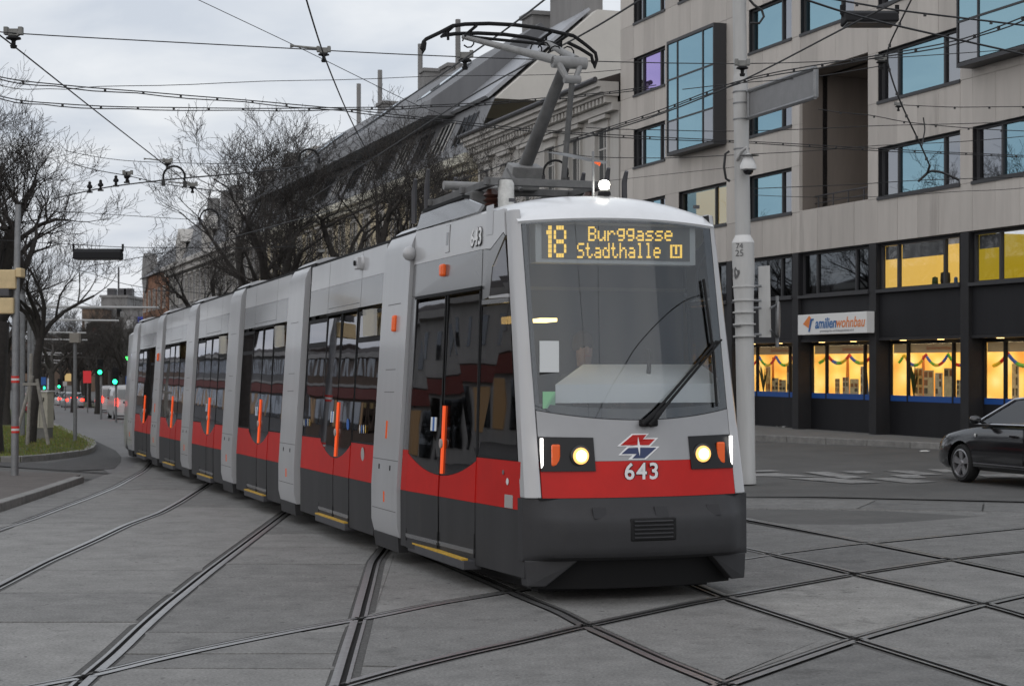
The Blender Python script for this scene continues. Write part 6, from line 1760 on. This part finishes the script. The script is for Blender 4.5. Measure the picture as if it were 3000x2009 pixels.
# tripod stakes round the sapling
d = 50.0; c0 = V((88 - PX) * d / FPX, d, 0); c0.z = zg(c0.x, c0.y) + .1
sk = thing('tree_stakes', 'wooden tripod stakes tied around the slim leaning tree', 'stakes', Matrix.Translation(c0))
M_wood = mat('stake_wood', (.26, .245, .22), .85, nscale=6, namt=.3)
for (xb, yb, xt, yt) in ((80, 1288, 92, 1035), (142, 1288, 108, 1110), (40, 1270, 95, 1100)):
    p = W(xb, yb, d) - c0; p.z = max(p.z, 0) * 0; q = W(xt, yt, d) - c0
    mb = MB(); mb.tube([p, q], [.055, .05], 8); mb.build('stake', M_wood, sk)
mb = MB(); mb.bb(-.2, .25, -.05, .05, 1.75, 1.83); mb.build('cross_batten', M_wood, sk)

# ---- far street: lamps, signals, signs, cars
def far_sig(x, y, d, col, nm, lab, low=None, group=None):
    p = W(x, y, d); gz = zg(p.x, d)
    o = thing('traffic_light', lab, 'traffic light', Matrix.Translation(V(p.x, d, gz)), group)
    h = p.z - gz
    mb = MB(); mb.tube([V(0, .15, 0), V(0, .15, h + .5)], .06, 8); mb.build('post', M_galv, o)
    mb = MB(); mb.bb(-.15, .15, -.1, .14, h - .18, h + .72); mb.build('signal_head', M_blackm, o, 0, .03)
    mb = MB(); mb.lathe([(.115, 0), (.10, .03), (0, .05)], V(0, -.11, h), 14, M=Matrix.Rotation(R(90), 4, 'X')); mb.build('green_lens', emis('signal_green', (.02, 1.0, .38), 6), o)
    for k in (1, 2): mb = MB(); mb.lathe([(.10, 0), (.09, .02)], V(0, -.105, h + .26 * k), 12, M=Matrix.Rotation(R(90), 4, 'X')); mb.build('dark_lens', M_rub, o)
for (x, y, d, lab) in ((294, 1090, 95, 'traffic light showing green on a thin post beside the red sign'), (338, 1118, 88, 'traffic light showing green beside the tail of the tram'), (212, 1086, 130, 'traffic light showing green high behind the slim pole'), (130, 1136, 150, 'traffic light showing green beyond the pale cabinet'), (174, 1132, 160, 'traffic light showing green by the far parked cars'), (97, 1136, 170, 'faint green traffic light behind the tree stakes')):
    far_sig(x, y, d, None, None, lab)
def far_sign(x, y, d, w, h, m, nm, lab, pole=True):
    p = W(x, y, d); gz = zg(p.x, d)
    o = thing(nm, lab, 'sign', Matrix.Translation(V(p.x, d, gz))); zc = p.z - gz
    mb = MB(); mb.bb(-w / 2, w / 2, 0, .08, zc - h / 2, zc + h / 2); mb.build('panel', m, o)
    if pole: mb = MB(); mb.tube([V(0, .15, 0), V(0, .15, zc + h / 2)], .05, 6); mb.build('post', M_galv, o)
    return o
rs = far_sign(255, 1104, 120, .55, .85, emis('red_panel', (.75, .02, .03), .55), 'red_sign', 'square red sign on a post between the far trees')
far_sign(123, 1116, 110, .5, .5, M_stickb, 'blue_sign', 'blue round-cornered road sign beyond the cabinet')
far_sign(378, 1114, 90, .36, .45, M_stickb, 'blue_sign', 'blue road sign beside the tail of the tram')
far_sign(378, 1050, 100, .55, .2, emis('green_led', (.05, 1, .12), 3.5), 'green_display', 'bright green lit display strip at the tram tail', True)
far_sign(114, 1089, 140, .4, .18, emis('amber_led', (1, .55, .08), 3), 'amber_display', 'small amber lit display behind the far trees', True)
far_sign(148, 1124, 125, .45, .8, mat('shelter_white', (.4, .43, .46), .5, emit=(.7, .85, 1), estr=.15), 'shelter_panel', 'pale blue lit shelter panel behind the cabinet', True)
far_sign(190, 1124, 130, .3, .35, mat('sign_pale', (.45, .43, .42), .5), 'parking_sign', 'small pale parking sign with dark disc by the far cars', True)
# cars
def car(nm, lab, M, kindc, col, tail=False, steer=0.0, detail=True, group=None):
    """x forward, y left, z up, origin on the ground under the front axle"""
    o = thing(nm, lab, 'van' if kindc == 'van' else 'car', M, group)
    L0, L1 = .86, -3.6
    if kindc == 'van':
        top = [(.86, .75), (.80, .95), (.35, 1.12), (-.15, 1.85), (-.5, 1.98), (-3.4, 1.98), (-3.6, 1.8), (-3.62, .75)]; hwid = .92
        belt = None
    else:
        top = [(.88, .58), (.84, .70), (.60, .80), (.0, .93), (-.42, .985), (-1.2, 1.0), (-2.2, 1.01), (-3.0, 1.02), (-3.4, .98), (-3.62, .90), (-3.66, .62)]; hwid = .88
    bot = .22
    mb = MB(); n = 44; rings = []
    for i in range(n + 1):
        x = .88 - (.88 + 3.66) * i / n if kindc != 'van' else .86 - 4.48 * i / n
        zt = None
        for (xa, za), (xb, zb_) in zip(top, top[1:]):
            if xb <= x <= xa: t = (xa - x) / max(1e-6, xa - xb); zt = za + (zb_ - za) * t; break
        if zt is None: zt = top[-1][1]
        e = max(0, (x - .25) / .63); e2 = max(0, (-2.9 - x) / .76)
        w = hwid * (1 - .20 * e ** 2.2 - .12 * e2 ** 2)
        zb0 = bot + .10 * max(0, e - .5) + .12 * max(0, e2 - .3)
        hh = zt - zb0
        rings.append([V(x, s * w * a, zb0 + hh * b) for s, pts in ((1, ((.0, 0), (.90, 0), (.97, .08), (1.0, .32), (.995, .60), (.965, .80), (.90, .93), (.62, .99), (.0, 1.0))),) for a, b in pts])
    def loftside(s):
        base = len(mb.v)
        for r in rings: mb.v.extend([(p.x, s * p.y, p.z) for p in r])
        k = len(rings[0])
        for i in range(n):
            for j in range(k - 1): mb.f.append([base + i * k + j, base + i * k + j + 1, base + (i + 1) * k + j + 1, base + (i + 1) * k + j]); mb.m.append(0)
    loftside(1); loftside(-1)
    for r in (rings[0], rings[-1]): mb.face([V(p.x, p.y, p.z) for p in r] + [V(p.x, -p.y, p.z) for p in r[::-1][1:-1]])
    bme = mb.mesh('body', col, 50)
    bo = put('body', bme, o)
    axles = (0.0, -2.65) if kindc != 'van' else (0.05, -2.9)
    if detail:                       # cut the wheel arches
        bo.parent = None
        cut = MB()
        for ax in axles:
            cut.lathe([(.36, -1.2), (.36, -.50)], (ax, 0, .335), 28, M=Matrix.Rotation(R(90), 4, 'X')); cut.lathe([(.36, .50), (.36, 1.2)], (ax, 0, .335), 28, M=Matrix.Rotation(R(90), 4, 'X'))
        co = cut.build('cutter', M_rub)
        bm_ = bo.modifiers.new('cut', 'BOOLEAN'); bm_.object = co; bm_.operation = 'DIFFERENCE'; bm_.solver = 'EXACT'
        dg = bpy.context.evaluated_depsgraph_get(); nm2 = bpy.data.meshes.new_from_object(bo.evaluated_get(dg))
        bpy.data.objects.remove(co); bpy.data.objects.remove(bo)
        for p in nm2.polygons: p.use_smooth = True
        nm2.set_sharp_from_angle(angle=R(35))
        while len(nm2.materials) < 2: nm2.materials.append(M_rub)
        bo = put('body', nm2, o)
        mi = MB(); mi.bb(-3.2, .5, -.5, .5, .2, .75); mi.build('underbody', M_rub, o)
    # greenhouse
    if kindc != 'van':
        gp = [(-.42, .985), (-1.25, 1.40), (-1.6, 1.435), (-2.2, 1.43), (-2.75, 1.36), (-3.25, 1.02)]
        roof = MB(); R_ = []
        for x, z in gp:
            f = (z - .985) / .45; R_.append((x, .84 - .20 * f, z))
        for s in (1,):
            base = len(roof.v)
            for x, y, z in R_:
                for t in (-1, -.6, 0, .6, 1): roof.v.append((x, y * t, z + .02 * (1 - t * t)))
            for i in range(len(R_) - 1):
                for j in range(4): roof.f.append([base + i * 5 + j, base + i * 5 + j + 1, base + (i + 1) * 5 + j + 1, base + (i + 1) * 5 + j]); roof.m.append(1 if i in (0, 4) else 0)
        ro = roof.build('roof', [col, M_carg], o, 50)
        for s in (1, -1):
            g = MB(); g.face([V(x, s * y, z) for x, y, z in R_] + [V(-3.2, s * .84, .99), V(-.45, s * .84, .985)]); g.build('side_window', M_carg, ro)
            f = MB(); f.tube([V(x + .01, s * (y + .012), z + .005) for x, y, z in R_], .02, 6); f.tube([V(-.42, s * .858, .99), V(-3.2, s * .858, 1.01)], .012, 6); f.build('window_trim', M_chrome if detail else M_rub, ro)
            f = MB(); f.prism([V(-1.72, s * .848, .99), V(-1.82, s * .848, .99), V(-1.84, s * .665, 1.42), V(-1.76, s * .665, 1.42)], (0, s * .008, 0)); f.build('door_pillar', M_rub, ro)
    else:
        for s in (1, -1):
            g = MB(); g.face([V(.2, s * .925, 1.15), V(-.12, s * .925, 1.75), V(-1.0, s * .925, 1.75), V(-1.0, s * .925, 1.15)]); g.build('side_window', M_carg, o)
        g = MB(); g.face([V(-3.635, -.75, 1.2), V(-3.635, .75, 1.2), V(-3.62, .7, 1.75), V(-3.62, -.7, 1.75)]); g.build('rear_window', M_carg, o)
    for ax in axles:
        for s in (1, -1):
            Mw = Matrix.Translation(V(ax, s * (hwid - .12), .318))
            if ax > -.5 and steer: Mw = Mw @ Matrix.Rotation(steer, 4, 'Z')
            w = MB(); w.lathe([(.20, -.1), (.29, -.105), (.318, -.07), (.318, .07), (.29, .105), (.235, .10), (.22, .02)], (0, 0, 0), 26, M=Matrix.Rotation(R(-90 * s), 4, 'X')); wo = w.build('wheel', M_tyre, o, 40); wo.matrix_local = Mw
            rim = MB()
            rim.lathe([(.232, -.0), (.238, .102), (.215, .108), (.205, .02)], (0, 0, 0), 26, M=Matrix.Rotation(R(-90 * s), 4, 'X'))
            for k in range(5):
                a = k * 6.283 / 5 + .3; u, v = V(math.cos(a), 0, math.sin(a)), V(-math.sin(a), 0, math.cos(a))
                y = s * .085
                rim.prism([u * .03 - v * .035 + V(0, y, 0), u * .03 + v * .035 + V(0, y, 0), u * .215 + v * .062 + V(0, y + s * .012, 0), u * .215 - v * .062 + V(0, y + s * .012, 0)], (0, -s * .03, 0))
            rim.lathe([(.05, .06), (.045, .105), (0, .108)], (0, 0, 0), 12, M=Matrix.Rotation(R(-90 * s), 4, 'X'))
            ri = rim.build('rim', M_alloy, wo, 30)
    for s in (1, -1):
        l = MB(); l.prism([V(.80, s * .42, .585), V(.62, s * .74, .60), V(.52, s * .80, .74), V(.76, s * .45, .70)], (.03, s * .01, .0)); l.build('headlight', M_lens, o)
        t = MB(); t.bb(-3.69 if kindc != 'van' else -3.65, -3.60, s * .52, s * .80, .74, .92) if kindc != 'van' else t.bb(-3.66, -3.60, s * .72, s * .88, .8, 1.25)
        t.build('tail_light', M_tail if tail else M_tailo, o)
        if kindc != 'van':
            mi = MB(); mi.lathe([(0, -.11), (.07, -.08), (.085, 0), (.07, .08), (0, .11)], V(-.62, s * 1.0, 1.06), 12, M=Matrix.Rotation(R(90), 4, 'X') @ Matrix.Diagonal((.7, .85, 1, 1))); mo = mi.build('wing_mirror', col, o, 60)
            mi = MB(); mi.tube([V(-.64, s * .84, 1.0), V(-.62, s * .95, 1.04)], .025, 6); mi.build('mirror_stalk', M_rub, mo)
    if tail and kindc != 'van': t = MB(); t.bb(-3.25, -3.22, -.3, .3, 1.0, 1.05); t.build('brake_light', M_tail, o)
    p = MB(); p.bb(-3.70, -3.665, -.26, .26, .62, .73); p.build('number_plate', M_white, o)
    if detail:
        for x in (-.32, -1.78): pass
        s_ = MB()
        for s in (1, -1):
            s_.bb(-2.5, -.40, s * .885, s * .895, .335, .352); s_.bb(-2.5, -.45, s * .868, s * .882, .30, .302)
        s_.build('side_trim', M_chromed, o)
        r_ = MB(); r_.lathe([(0, -.01), (.03, 0), (0, .01)], V(-.42, -.868, .80), 8, M=Matrix.Rotation(R(90), 4, 'X')); r_.build('side_repeater', M_white, o)
        r_ = MB(); r_.lathe([(0, -.01), (.03, 0), (0, .01)], V(-.42, .868, .80), 8, M=Matrix.Rotation(R(90), 4, 'X')); r_.build('side_repeater', M_white, o)
        for s in (1, -1):
            h = MB(); h.bb(-1.55, -1.38, s * .868, s * .895, .80, .83); h.build('door_handle', col, o)
            g = MB(); g.prism([V(-1.71, s * .872, .36), V(-1.718, s * .872, .36), V(-1.718, s * .862, .95), V(-1.71, s * .862, .95)], (0, s * .012, 0)); g.build('door_gap', M_rub, o)
        g = MB(); g.bb(.83, .885, -.36, .36, .40, .66); g.build('grille', M_rub, o, 0, .02)
    return o
M_carg = glass('car_glass', (.20, .22, .22), .10)
M_chrome = mat('chrome', (.6, .6, .62), .18, 1.0); M_chromed = mat('chrome_dull', (.25, .25, .26), .4, .8)
M_tyre = mat('tyre', (.014, .014, .014), .85); M_alloy = mat('alloy', (.42, .42, .43), .32, .8)
M_lens = mat('lamp_lens', (.12, .12, .13), .1, coat=.8)
M_tail = emis('tail_light_on', (1, .03, .015), 7); M_tailo = mat('tail_light_off', (.25, .01, .01), .2)
M_black = mat('car_black', (.008, .008, .0095), .18, coat=1.0)
# black saloon driving out of the picture: heading to the left and away
hd = R(19.7)
fx, fy = -math.sin(hd), math.cos(hd)
wc = G(2826, 1411)
CMx = frame(V(wc.x - fy * (-.0), wc.y, 0), V(fx, fy, 0), V(-fy, fx, 0), V(0, 0, 1))
CMx = CMx @ Matrix.Translation(V(0, -.80, 0)) if False else CMx
# near-side wheel stands on the sighted point: the car's left flank faces the camera
lf = V(-fy, fx, 0)
CMx = Matrix.Translation(-(lf * .78)) @ CMx
car('black_saloon', 'black saloon car with alloy wheels driving past the shopfronts', CMx, 'saloon', M_black, False, R(-2))
# traffic waiting down the street, seen from behind, tail lights on
cols = {'white': mat('car_white', (.5, .5, .5), .3, coat=.6), 'silver': mat('car_silver', (.28, .28, .29), .35, .3, coat=.5), 'red': mat('car_red', (.25, .01, .012), .3, coat=.5), 'dark': mat('car_dark', (.03, .032, .036), .3, coat=.6)}
for (x, d, kc, cn, lab) in ((302, 100, 'van', 'white', 'white van with lit tail lights queueing by the traffic light'), (352, 88, 'saloon', 'dark', 'dark car braking beside the tail of the tram'), (386, 84, 'saloon', 'red', 'red car braking, half hidden by the tram tail'), (268, 125, 'van', 'white', 'white box van waiting behind the trees'), (208, 150, 'saloon', 'silver', 'silver car with red lights far down the street'), (80, 120, 'saloon', 'red', 'dark red car beyond the grass island'), (186, 165, 'saloon', 'white', 'white car far down the street between trees'), (322, 112, 'saloon', 'silver', 'silver car stopped ahead of the white van')):
    X = (x - PX) * d / FPX + (1.2 if x > 250 else 0); 
    a = CT
    Mx = frame(V(X, d, zg(X, d)), V(-math.sin(a), math.cos(a), 0), V(-math.cos(a), -math.sin(a), 0), V(0, 0, 1)) @ Matrix.Translation(V(0, 0, .01))
    car('parked_car' if kc != 'van' else 'delivery_van', lab, Mx, kc, cols[cn], True, 0, False)
# tiny coloured reflections' source: low marker lights along the rails are the signals above; cross-arms over the far tramway
M_arm = mat('cross_arm', (.42, .42, .42), .5)
for i, (xa, xb, y, d) in enumerate(((60, 465, 898, 60), (80, 348, 936, 76), (90, 252, 972, 92), (95, 256, 993, 104), (80, 240, 1032, 120), (80, 205, 1037, 132), (85, 188, 1053, 150), (85, 172, 1060, 165))):
    a, b = W(xa, y, d), W(xb, y + 3, d); c = W(xa + 6, y, d)
    o = thing('tram_gantry', 'pale horizontal contact wire arm on a mast over the far tramway', 'gantry', Matrix.Translation(V(c.x, d, zg(c.x, d))), 'contact wire arms down the street')
    bs = V(c.x, d, zg(c.x, d))
    mb = MB(); mb.tube([a - bs, b - bs], .045, 6); mb.build('arm', M_arm, o)
    mb = MB(); mb.tube([V(0, 0, 0), V(0, 0, (a - bs).z + .8)], .09, 8); mb.build('mast', M_galv, o)
    mb = MB(); mb.tube([V(0, 0, (a - bs).z + .75), (a - bs).lerp(b - bs, .55)], .015, 5); mb.build('stay', M_galv, o)
# hanging street lamps
def hang(x0, x1, ya, yb, d, lab, tilt=0):
    p, q = W(x0, ya, d), W(x1, yb, d); c = (p + q) / 2
    o = thing('hanging_lamp', lab, 'street lamp', Matrix.Translation(c)); w = (q.x - p.x) / 2; h = (p.z - q.z) / 2
    mb = MB(); mb.prism([V(-w, -.18, -h), V(-w, .18, -h), V(-w, .15, h * .3), V(-w, 0, h), V(-w, -.15, h * .3)], (2 * w, 0, 0)); mb.build('housing', M_blackm, o, 0, .02)
    mb = MB(); mb.bb(-w * .92, w * .92, -.15, .15, -h - .012, -h - .001); mb.build('diffuser', mat('lamp_off', (.06, .06, .06), .4), o)
    for s in (-1, 1): mb = MB(); mb.tube([V(s * w * .96, 0, h * .2), V(s * w * 1.04, 0, h * .6), V(s * w * 1.04, 0, h * 1.8)], .025, 6); mb.build('hanger', M_blackm, o)
hang(218, 357, 728, 760, 36, 'long dark hanging street lamp slung on span wires by the bare tree')
hang(2470, 2625, 32, 72, 19, 'dark oval hanging street lamp slung on crossing wires before the office block')

for (x, y, w, lab, lift) in ((392, 990, .34, 'crumpled white paper on the pavement by the dark shopfront', .14), (1540, 1164, .22, 'small white paper scrap on the road near the kerb', .005)):
    q = G(*E(x, y)) if lift < .1 else W(*E(x, y), 50.3)
    q.z = lift if lift > .1 else zg(q.x, q.y) + lift
    mb = MB(); rn = random.Random(x)
    mb.grid(lambda u, v: V((u - .5) * w, (v - .5) * w * .7, rn.uniform(0, .03)), 4, 3); o = mb.build('paper_sheet', M_white); o.location = q
    tag(o, lab, 'paper')
# ------------------------------------------------------------------ overhead wires
def wire(pts, r, lab, sag=0.0, nm='overhead_wire', group=None, clips=0, double=False):
    ps = [p if isinstance(p, Vector) else W(*p) for p in pts]; out = []
    for i in range(len(ps) - 1):
        k = max(2, int(12 / (len(ps) - 1)) + 3)
        for a in range(k):
            t = a / k; q = ps[i].lerp(ps[i + 1], t)
            q.z -= sag * (1 - (2 * t - 1) ** 2); out.append(q)
    out.append(ps[-1])
    for _ in range(4): out = [out[0]] + [(out[i - 1] + out[i] * 2 + out[i + 1]) / 4 for i in range(1, len(out) - 1)] + [out[-1]]
    o = thing(nm, lab, 'wire', Matrix.Translation(out[0]), group); b = out[0]
    mb = MB(); mb.tube([q - b for q in out], r * .8, 5); mb.build('strand', M_wire, o)
    if double:
        mb = MB(); mb.tube([q - b + V(0, 0, -.022 - .02 * abs(math.sin(i * .8))) for i, q in enumerate(out)], r * .8, 5); mb.build('strand', M_wire, o)
    if clips:
        L = sum((out[i + 1] - out[i]).length for i in range(len(out) - 1)); acc = 0; nx = .4
        for i in range(len(out) - 1):
            s = (out[i + 1] - out[i]).length
            while nx < acc + s:
                q = out[i].lerp(out[i + 1], (nx - acc) / s) - b
                c = MB(); c.box(q + V(0, 0, -.012), (.028, .028, .035)); c.build('clip', M_wire, o); nx += clips
            acc += s
    return o
def S(x, y, d): return (x * DS, y * DS, d)
def cw(x, y, h=5.32): return (x * DS, y * DS, (h - EYE) * FPX / (PY - y * DS))   # contact wire height
wire([V(-4.2, -14, 5.35), V(-4.9, 4, 5.33), cw(-60, 38), cw(0, 80), cw(185, 228), cw(370, 372), cw(432, 420), cw(520, 490)], .011, 'contact wire over the curving left track, below the near insulator')
wire([V(-.6, -16, 5.35), V(-1.5, 3, 5.33), cw(690, -40), cw(700, 0), cw(740, 130), cw(805, 285), cw(880, 420)], .011, 'steep contact wire over the straight middle track')
wire([V(11.5, -16, 5.35), V(6.4, -2, 5.33), V(2.9, 8, 5.32), cw(1290, -36), cw(1245, 0), cw(1165, 63), cw(1000, 178), cw(760, 340), cw(600, 445), cw(420, 556), cw(300, 632)], .012, 'contact wire touching the tram collector and running above its roof')
wire([V(12.8, -16, 5.35), V(7.6, -2, 5.33), V(3.9, 8, 5.32), cw(1500, -20), cw(1462, 0), cw(1350, 72), cw(1110, 195), cw(880, 345), cw(700, 460)], .012, 'contact wire beside the collector, in front of the grey attic')
wire([(2900, -150, 15), (2640, 0, 17), (2512, 62, 18.2), (2166, 245, 22), (1900, 350, 25), (1640, 425, 28), (1300, 545, 34)], .013, 'thick contact wire rising from the pale house to the oval hanging lamp')
wire([(3050, 30, 17), (2800, 128, 19), (2190, 222, 22.2), (1920, 330, 25.2), (1650, 415, 28)], .010, 'clipped feeder cable under the thick contact wire', 0, clips=.55, double=True)
wire([(2330, -10, 17), (2468, 36, 17.5), (2618, 75, 18), (2990, 158, 19), (3080, 178, 19.4)], .015, 'taut dark wire running right under the oval hanging lamp')
wire([(2420, -5, 18), (2625, 31, 18.4), (3040, 80, 19.2)], .014, 'taut dark wire running right above the oval hanging lamp', clips=.9)
wire([(2680, -20, 20), (2640, 60, 20.2), (2590, 160, 20.5), (2632, 290, 20.6), (2700, 430, 20.8), (2724, 486, 20.9)], .013, 'twisted vertical feeder dropping before the stone facade', clips=.3)
wire([(2705, 345, 21), (2710, 380, 21), (2700, 432, 20.9)], .011, 'short jumper cable hooking onto the vertical feeder')
wire([(2724, 486, 20.9), (2716, 510, 21), (2690, 532, 21)], .02, 'thick clamp lead at the foot of the vertical feeder')
wire([(2690, 532, 21), (2724, 500, 21), (2760, 505, 21), (2810, 528, 21)], .02, 'bent black yoke at the end of the vertical feeder')
# span wires
wire([S(-30, 70, 17.6), S(30, 78, 17.8), S(680, 112, 19), S(740, 116, 19.1), S(1060, 132, 19.8), S(1690, 151, 22), S(2015, 135, 24), S(2341, 112, 26), S(2400, 108, 26)], .008, 'long span wire carrying the grey insulators across the junction')
wire([S(-20, 190, 24), S(120, 196, 24.3), S(190, 190, 24.5), S(600, 178, 26), S(1000, 166, 28), S(1420, 160, 30)], .007, 'thin span wire crossing behind the pantograph towards the tiled roof', .1)
wire([S(-20, 172, 22), S(120, 188, 22.3), S(300, 203, 23), S(560, 224, 24), S(780, 244, 25), S(1000, 268, 26), S(1280, 300, 28), S(1700, 318, 30), S(2341, 356, 32)], .010, 'clipped double feeder cable descending to the right', .05, clips=.55, double=True)
wire([S(-20, 215, 23), S(120, 234, 23.3), S(400, 243, 24.4), S(780, 243, 26), S(1000, 237, 27), S(1240, 222, 28.5), S(1500, 195, 30)], .010, 'clipped double feeder cable crossing level before the bare tree', .05, clips=.55, double=True)
wire([S(440, -6, 20), S(690, 112, 21), S(940, 236, 22.5), S(1010, 262, 23)], .006, 'thin stay wire slanting down from the top edge')
wire([S(150, 345, 36), S(380, 371, 36), S(760, 364, 38), S(1050, 360, 40)], .009, 'thin span wire over the low spreading tree', .08)
wire([S(170, 376, 30), S(290, 400, 30.5), S(420, 427, 31), S(560, 438, 32)], .010, 'clipped cable ending at the twin insulators', .03, clips=.8)
wire([cw(120, 455), cw(240, 428), cw(390, 410), cw(560, 396), cw(700, 380)], .017, 'contact wire of the side track under the loop guides')
wire([S(-20, 478, 45), S(200, 487, 45), S(400, 500, 46), S(520, 505, 47)], .010, 'faint span wire behind the bare tree tops')
wire([S(-20, 548, 34), S(180, 560, 35), S(290, 566, 36), S(410, 567, 37), S(560, 568, 38), S(700, 562, 40)], .009, 'span wire holding the long hanging lamp')
wire([S(180, 612, 60), S(300, 592, 48), S(410, 572, 40), S(560, 535, 34), S(760, 480, 30)], .012, 'twisted feeder climbing right from the far street', 0, clips=1.4)
wire([S(140, 598, 50), S(220, 625, 48), S(330, 655, 46), S(420, 662, 45), S(520, 668, 44)], .011, 'drooping cable over the far tramway', .1)
wire([S(300, 655, 75), S(340, 625, 60), S(410, 575, 44)], .010, 'short contact wire rising from the far street to the hanger')
wire([S(60, 660, 70), S(300, 668, 72), S(480, 660, 74)], .010, 'faint level wire across the far street')
wire([S(1260, 345, 30), S(1420, 360, 31), S(1690, 352, 31.5), S(2000, 330, 32), S(2341, 312, 33)], .009, 'thin span wire at the foot of the blue box window', .05)
wire([S(1160, 445, 34), S(1330, 420, 33), S(1560, 395, 32), S(1720, 378, 31)], .006, 'faint wire passing behind the roof lamp')
wire([S(1340, 292, 29), S(1500, 296, 29.5), S(1700, 300, 30), S(2010, 286, 31), S(2341, 278, 32)], .009, 'span wire crossing the white pole below its bracket', .02)
wire([S(1710, 432, 30), S(1960, 422, 30), S(2100, 412, 30.5), S(2341, 405, 31)], .009, 'thin wire before the loggia railing')
wire([S(1700, 445, 32), S(1960, 452, 32), S(2200, 436, 32), S(2341, 430, 32)], .007, 'second thin wire under the loggia', .02)
wire([S(1560, 205, 27), S(1690, 190, 26.5), S(1860, 178, 26), S(2010, 152, 25)], .009, 'short wire joining the clipped feeder to the white pole')
wire([S(1870, 250, 28), S(1990, 262, 28.2), S(2100, 283, 28.6), S(2341, 300, 29)], .009, 'clipped cable leaving the loggia to the right', .02, clips=.6)
wire([S(2050, 240, 27), S(2180, 246, 27.4), S(2341, 244, 28)], .008, 'level clipped wire between the right-hand windows', .0, clips=.7)
# insulators: grey clamp with disc and stem
def insul(x, y, d, s, lab, grp='insulators on the span wires', tail=False):
    p = W(x * DS, y * DS, d); s *= .5
    o = thing('wire_insulator', lab, 'insulator', Matrix.Translation(p), grp)
    mb = MB(); mb.box((0, 0, .02 * s), (.16 * s, .06 * s, .10 * s)); mb.box((-.10 * s, 0, .04 * s), (.06 * s, .09 * s, .11 * s)); mb.box((.10 * s, 0, .04 * s), (.06 * s, .09 * s, .11 * s)); mb.build('clamp', M_ins, o, 0, .006)
    mb = MB(); mb.lathe([(.05 * s, -.03 * s), (.10 * s, -.05 * s), (.105 * s, -.07 * s), (.05 * s, -.085 * s), (.03 * s, -.10 * s), (.03 * s, -.15 * s), (.05 * s, -.16 * s), (.04 * s, -.20 * s)], (0, 0, 0), 14); mb.build('disc', M_rub, o, 40)
    if tail: mb = MB(); mb.tube([V(-.12 * s, 0, .03), V(-.55 * s, 0, .06), V(-.62 * s, 0, .06)], [.018, .012, .025], 6); mb.build('tensioner', M_ins, o)
insul(31, 78, 17.8, 1.5, 'grey clamp insulator with disc over the curving left track, high above the bare tree')
insul(740, 118, 19.1, 1.2, 'grey clamp insulator with side tensioner over the straight middle track', None, True)
insul(1063, 130, 19.8, 1.5, 'grey clamp insulator with disc just left of the pantograph')
insul(1697, 148, 22, 1.5, 'grey clamp insulator with disc atop the white pole')
insul(2015, 136, 24, 1.4, 'dark clamp insulator where the vertical feeder crosses the span')
insul(383, 370, 36, 1.6, 'small clamp insulator above the wire loop guide', None, True)
insul(440, 424, 31, 1.4, 'small clamp insulator right of the wire loop guide', None, True)
insul(292, 398, 30.5, 1.4, 'small clamp insulator on the clipped cable by the twin stems')
insul(2054, 240, 27, 1.0, 'small disc insulator on the vertical feeder')
insul(735, 575, 34, 1.0, 'tiny clamp insulator among the spreading tree branches')
def loop(x, y, d, r, lab):
    c = W(x * DS, y * DS, d); o = thing('wire_loop', lab, 'wire', Matrix.Translation(c), None)
    mb = MB(); mb.tube([V(r * math.cos(t), 0, r * math.sin(t)) for t in [math.pi * (k / 12 * 1.25 - .12) for k in range(13)]], .02, 7); mb.build('hoop', M_rub, o, 50)
    mb = MB(); mb.box((-r, 0, -.10), (.06, .05, .11)); mb.box((r, 0, -.13), (.06, .05, .11)); mb.build('clamps', M_wire, o)
loop(398, 405, 30, .19, 'black hoop guide where two contact wires cross above the trees')
loop(479, 500, 40, .22, 'black hoop guide hidden in the low spreading tree')
loop(706, 365, 30, .18, 'black hoop guide in the crown of the tall bare tree')
loop(1270, 395, 28, .20, 'black hoop guide behind the pantograph control rod')
for i, (x, y) in enumerate(((205, 424), (230, 420), (265, 410), (290, 402))):
    p = W(x * DS, y * DS, 30.5) + V(0, 0, -.02); o = thing('stem_insulator', 'dark stem insulator standing on the side track wire', 'insulator', Matrix.Translation(p), 'stem insulators on the side track wire')
    mb = MB(); mb.lathe([(.02, -.09), (.03, -.07), (.02, -.04), (.05, -.02), (.05, .01), (.025, .04), (.03, .07), (.012, .09)], (0, 0, 0), 10); mb.build('stem', M_rub, o, 40)
    mb = MB(); mb.box((.0, 0, -.10), (.10, .03, .03)); mb.build('foot', M_wire, o)

wire([V(-9, 6.5, 5.5), V(0, 5.2, 5.42), V(9, 3.5, 5.5)], .008, 'span wire overhead, mirrored in the tram windscreen', .1)
wire([V(-3, -10, 5.35), V(2.2, 2, 5.33), V(6, 9, 5.32), V(9, 13.5, 5.32)], .011, 'contact wire of the crossing track, mirrored in the tram windscreen')
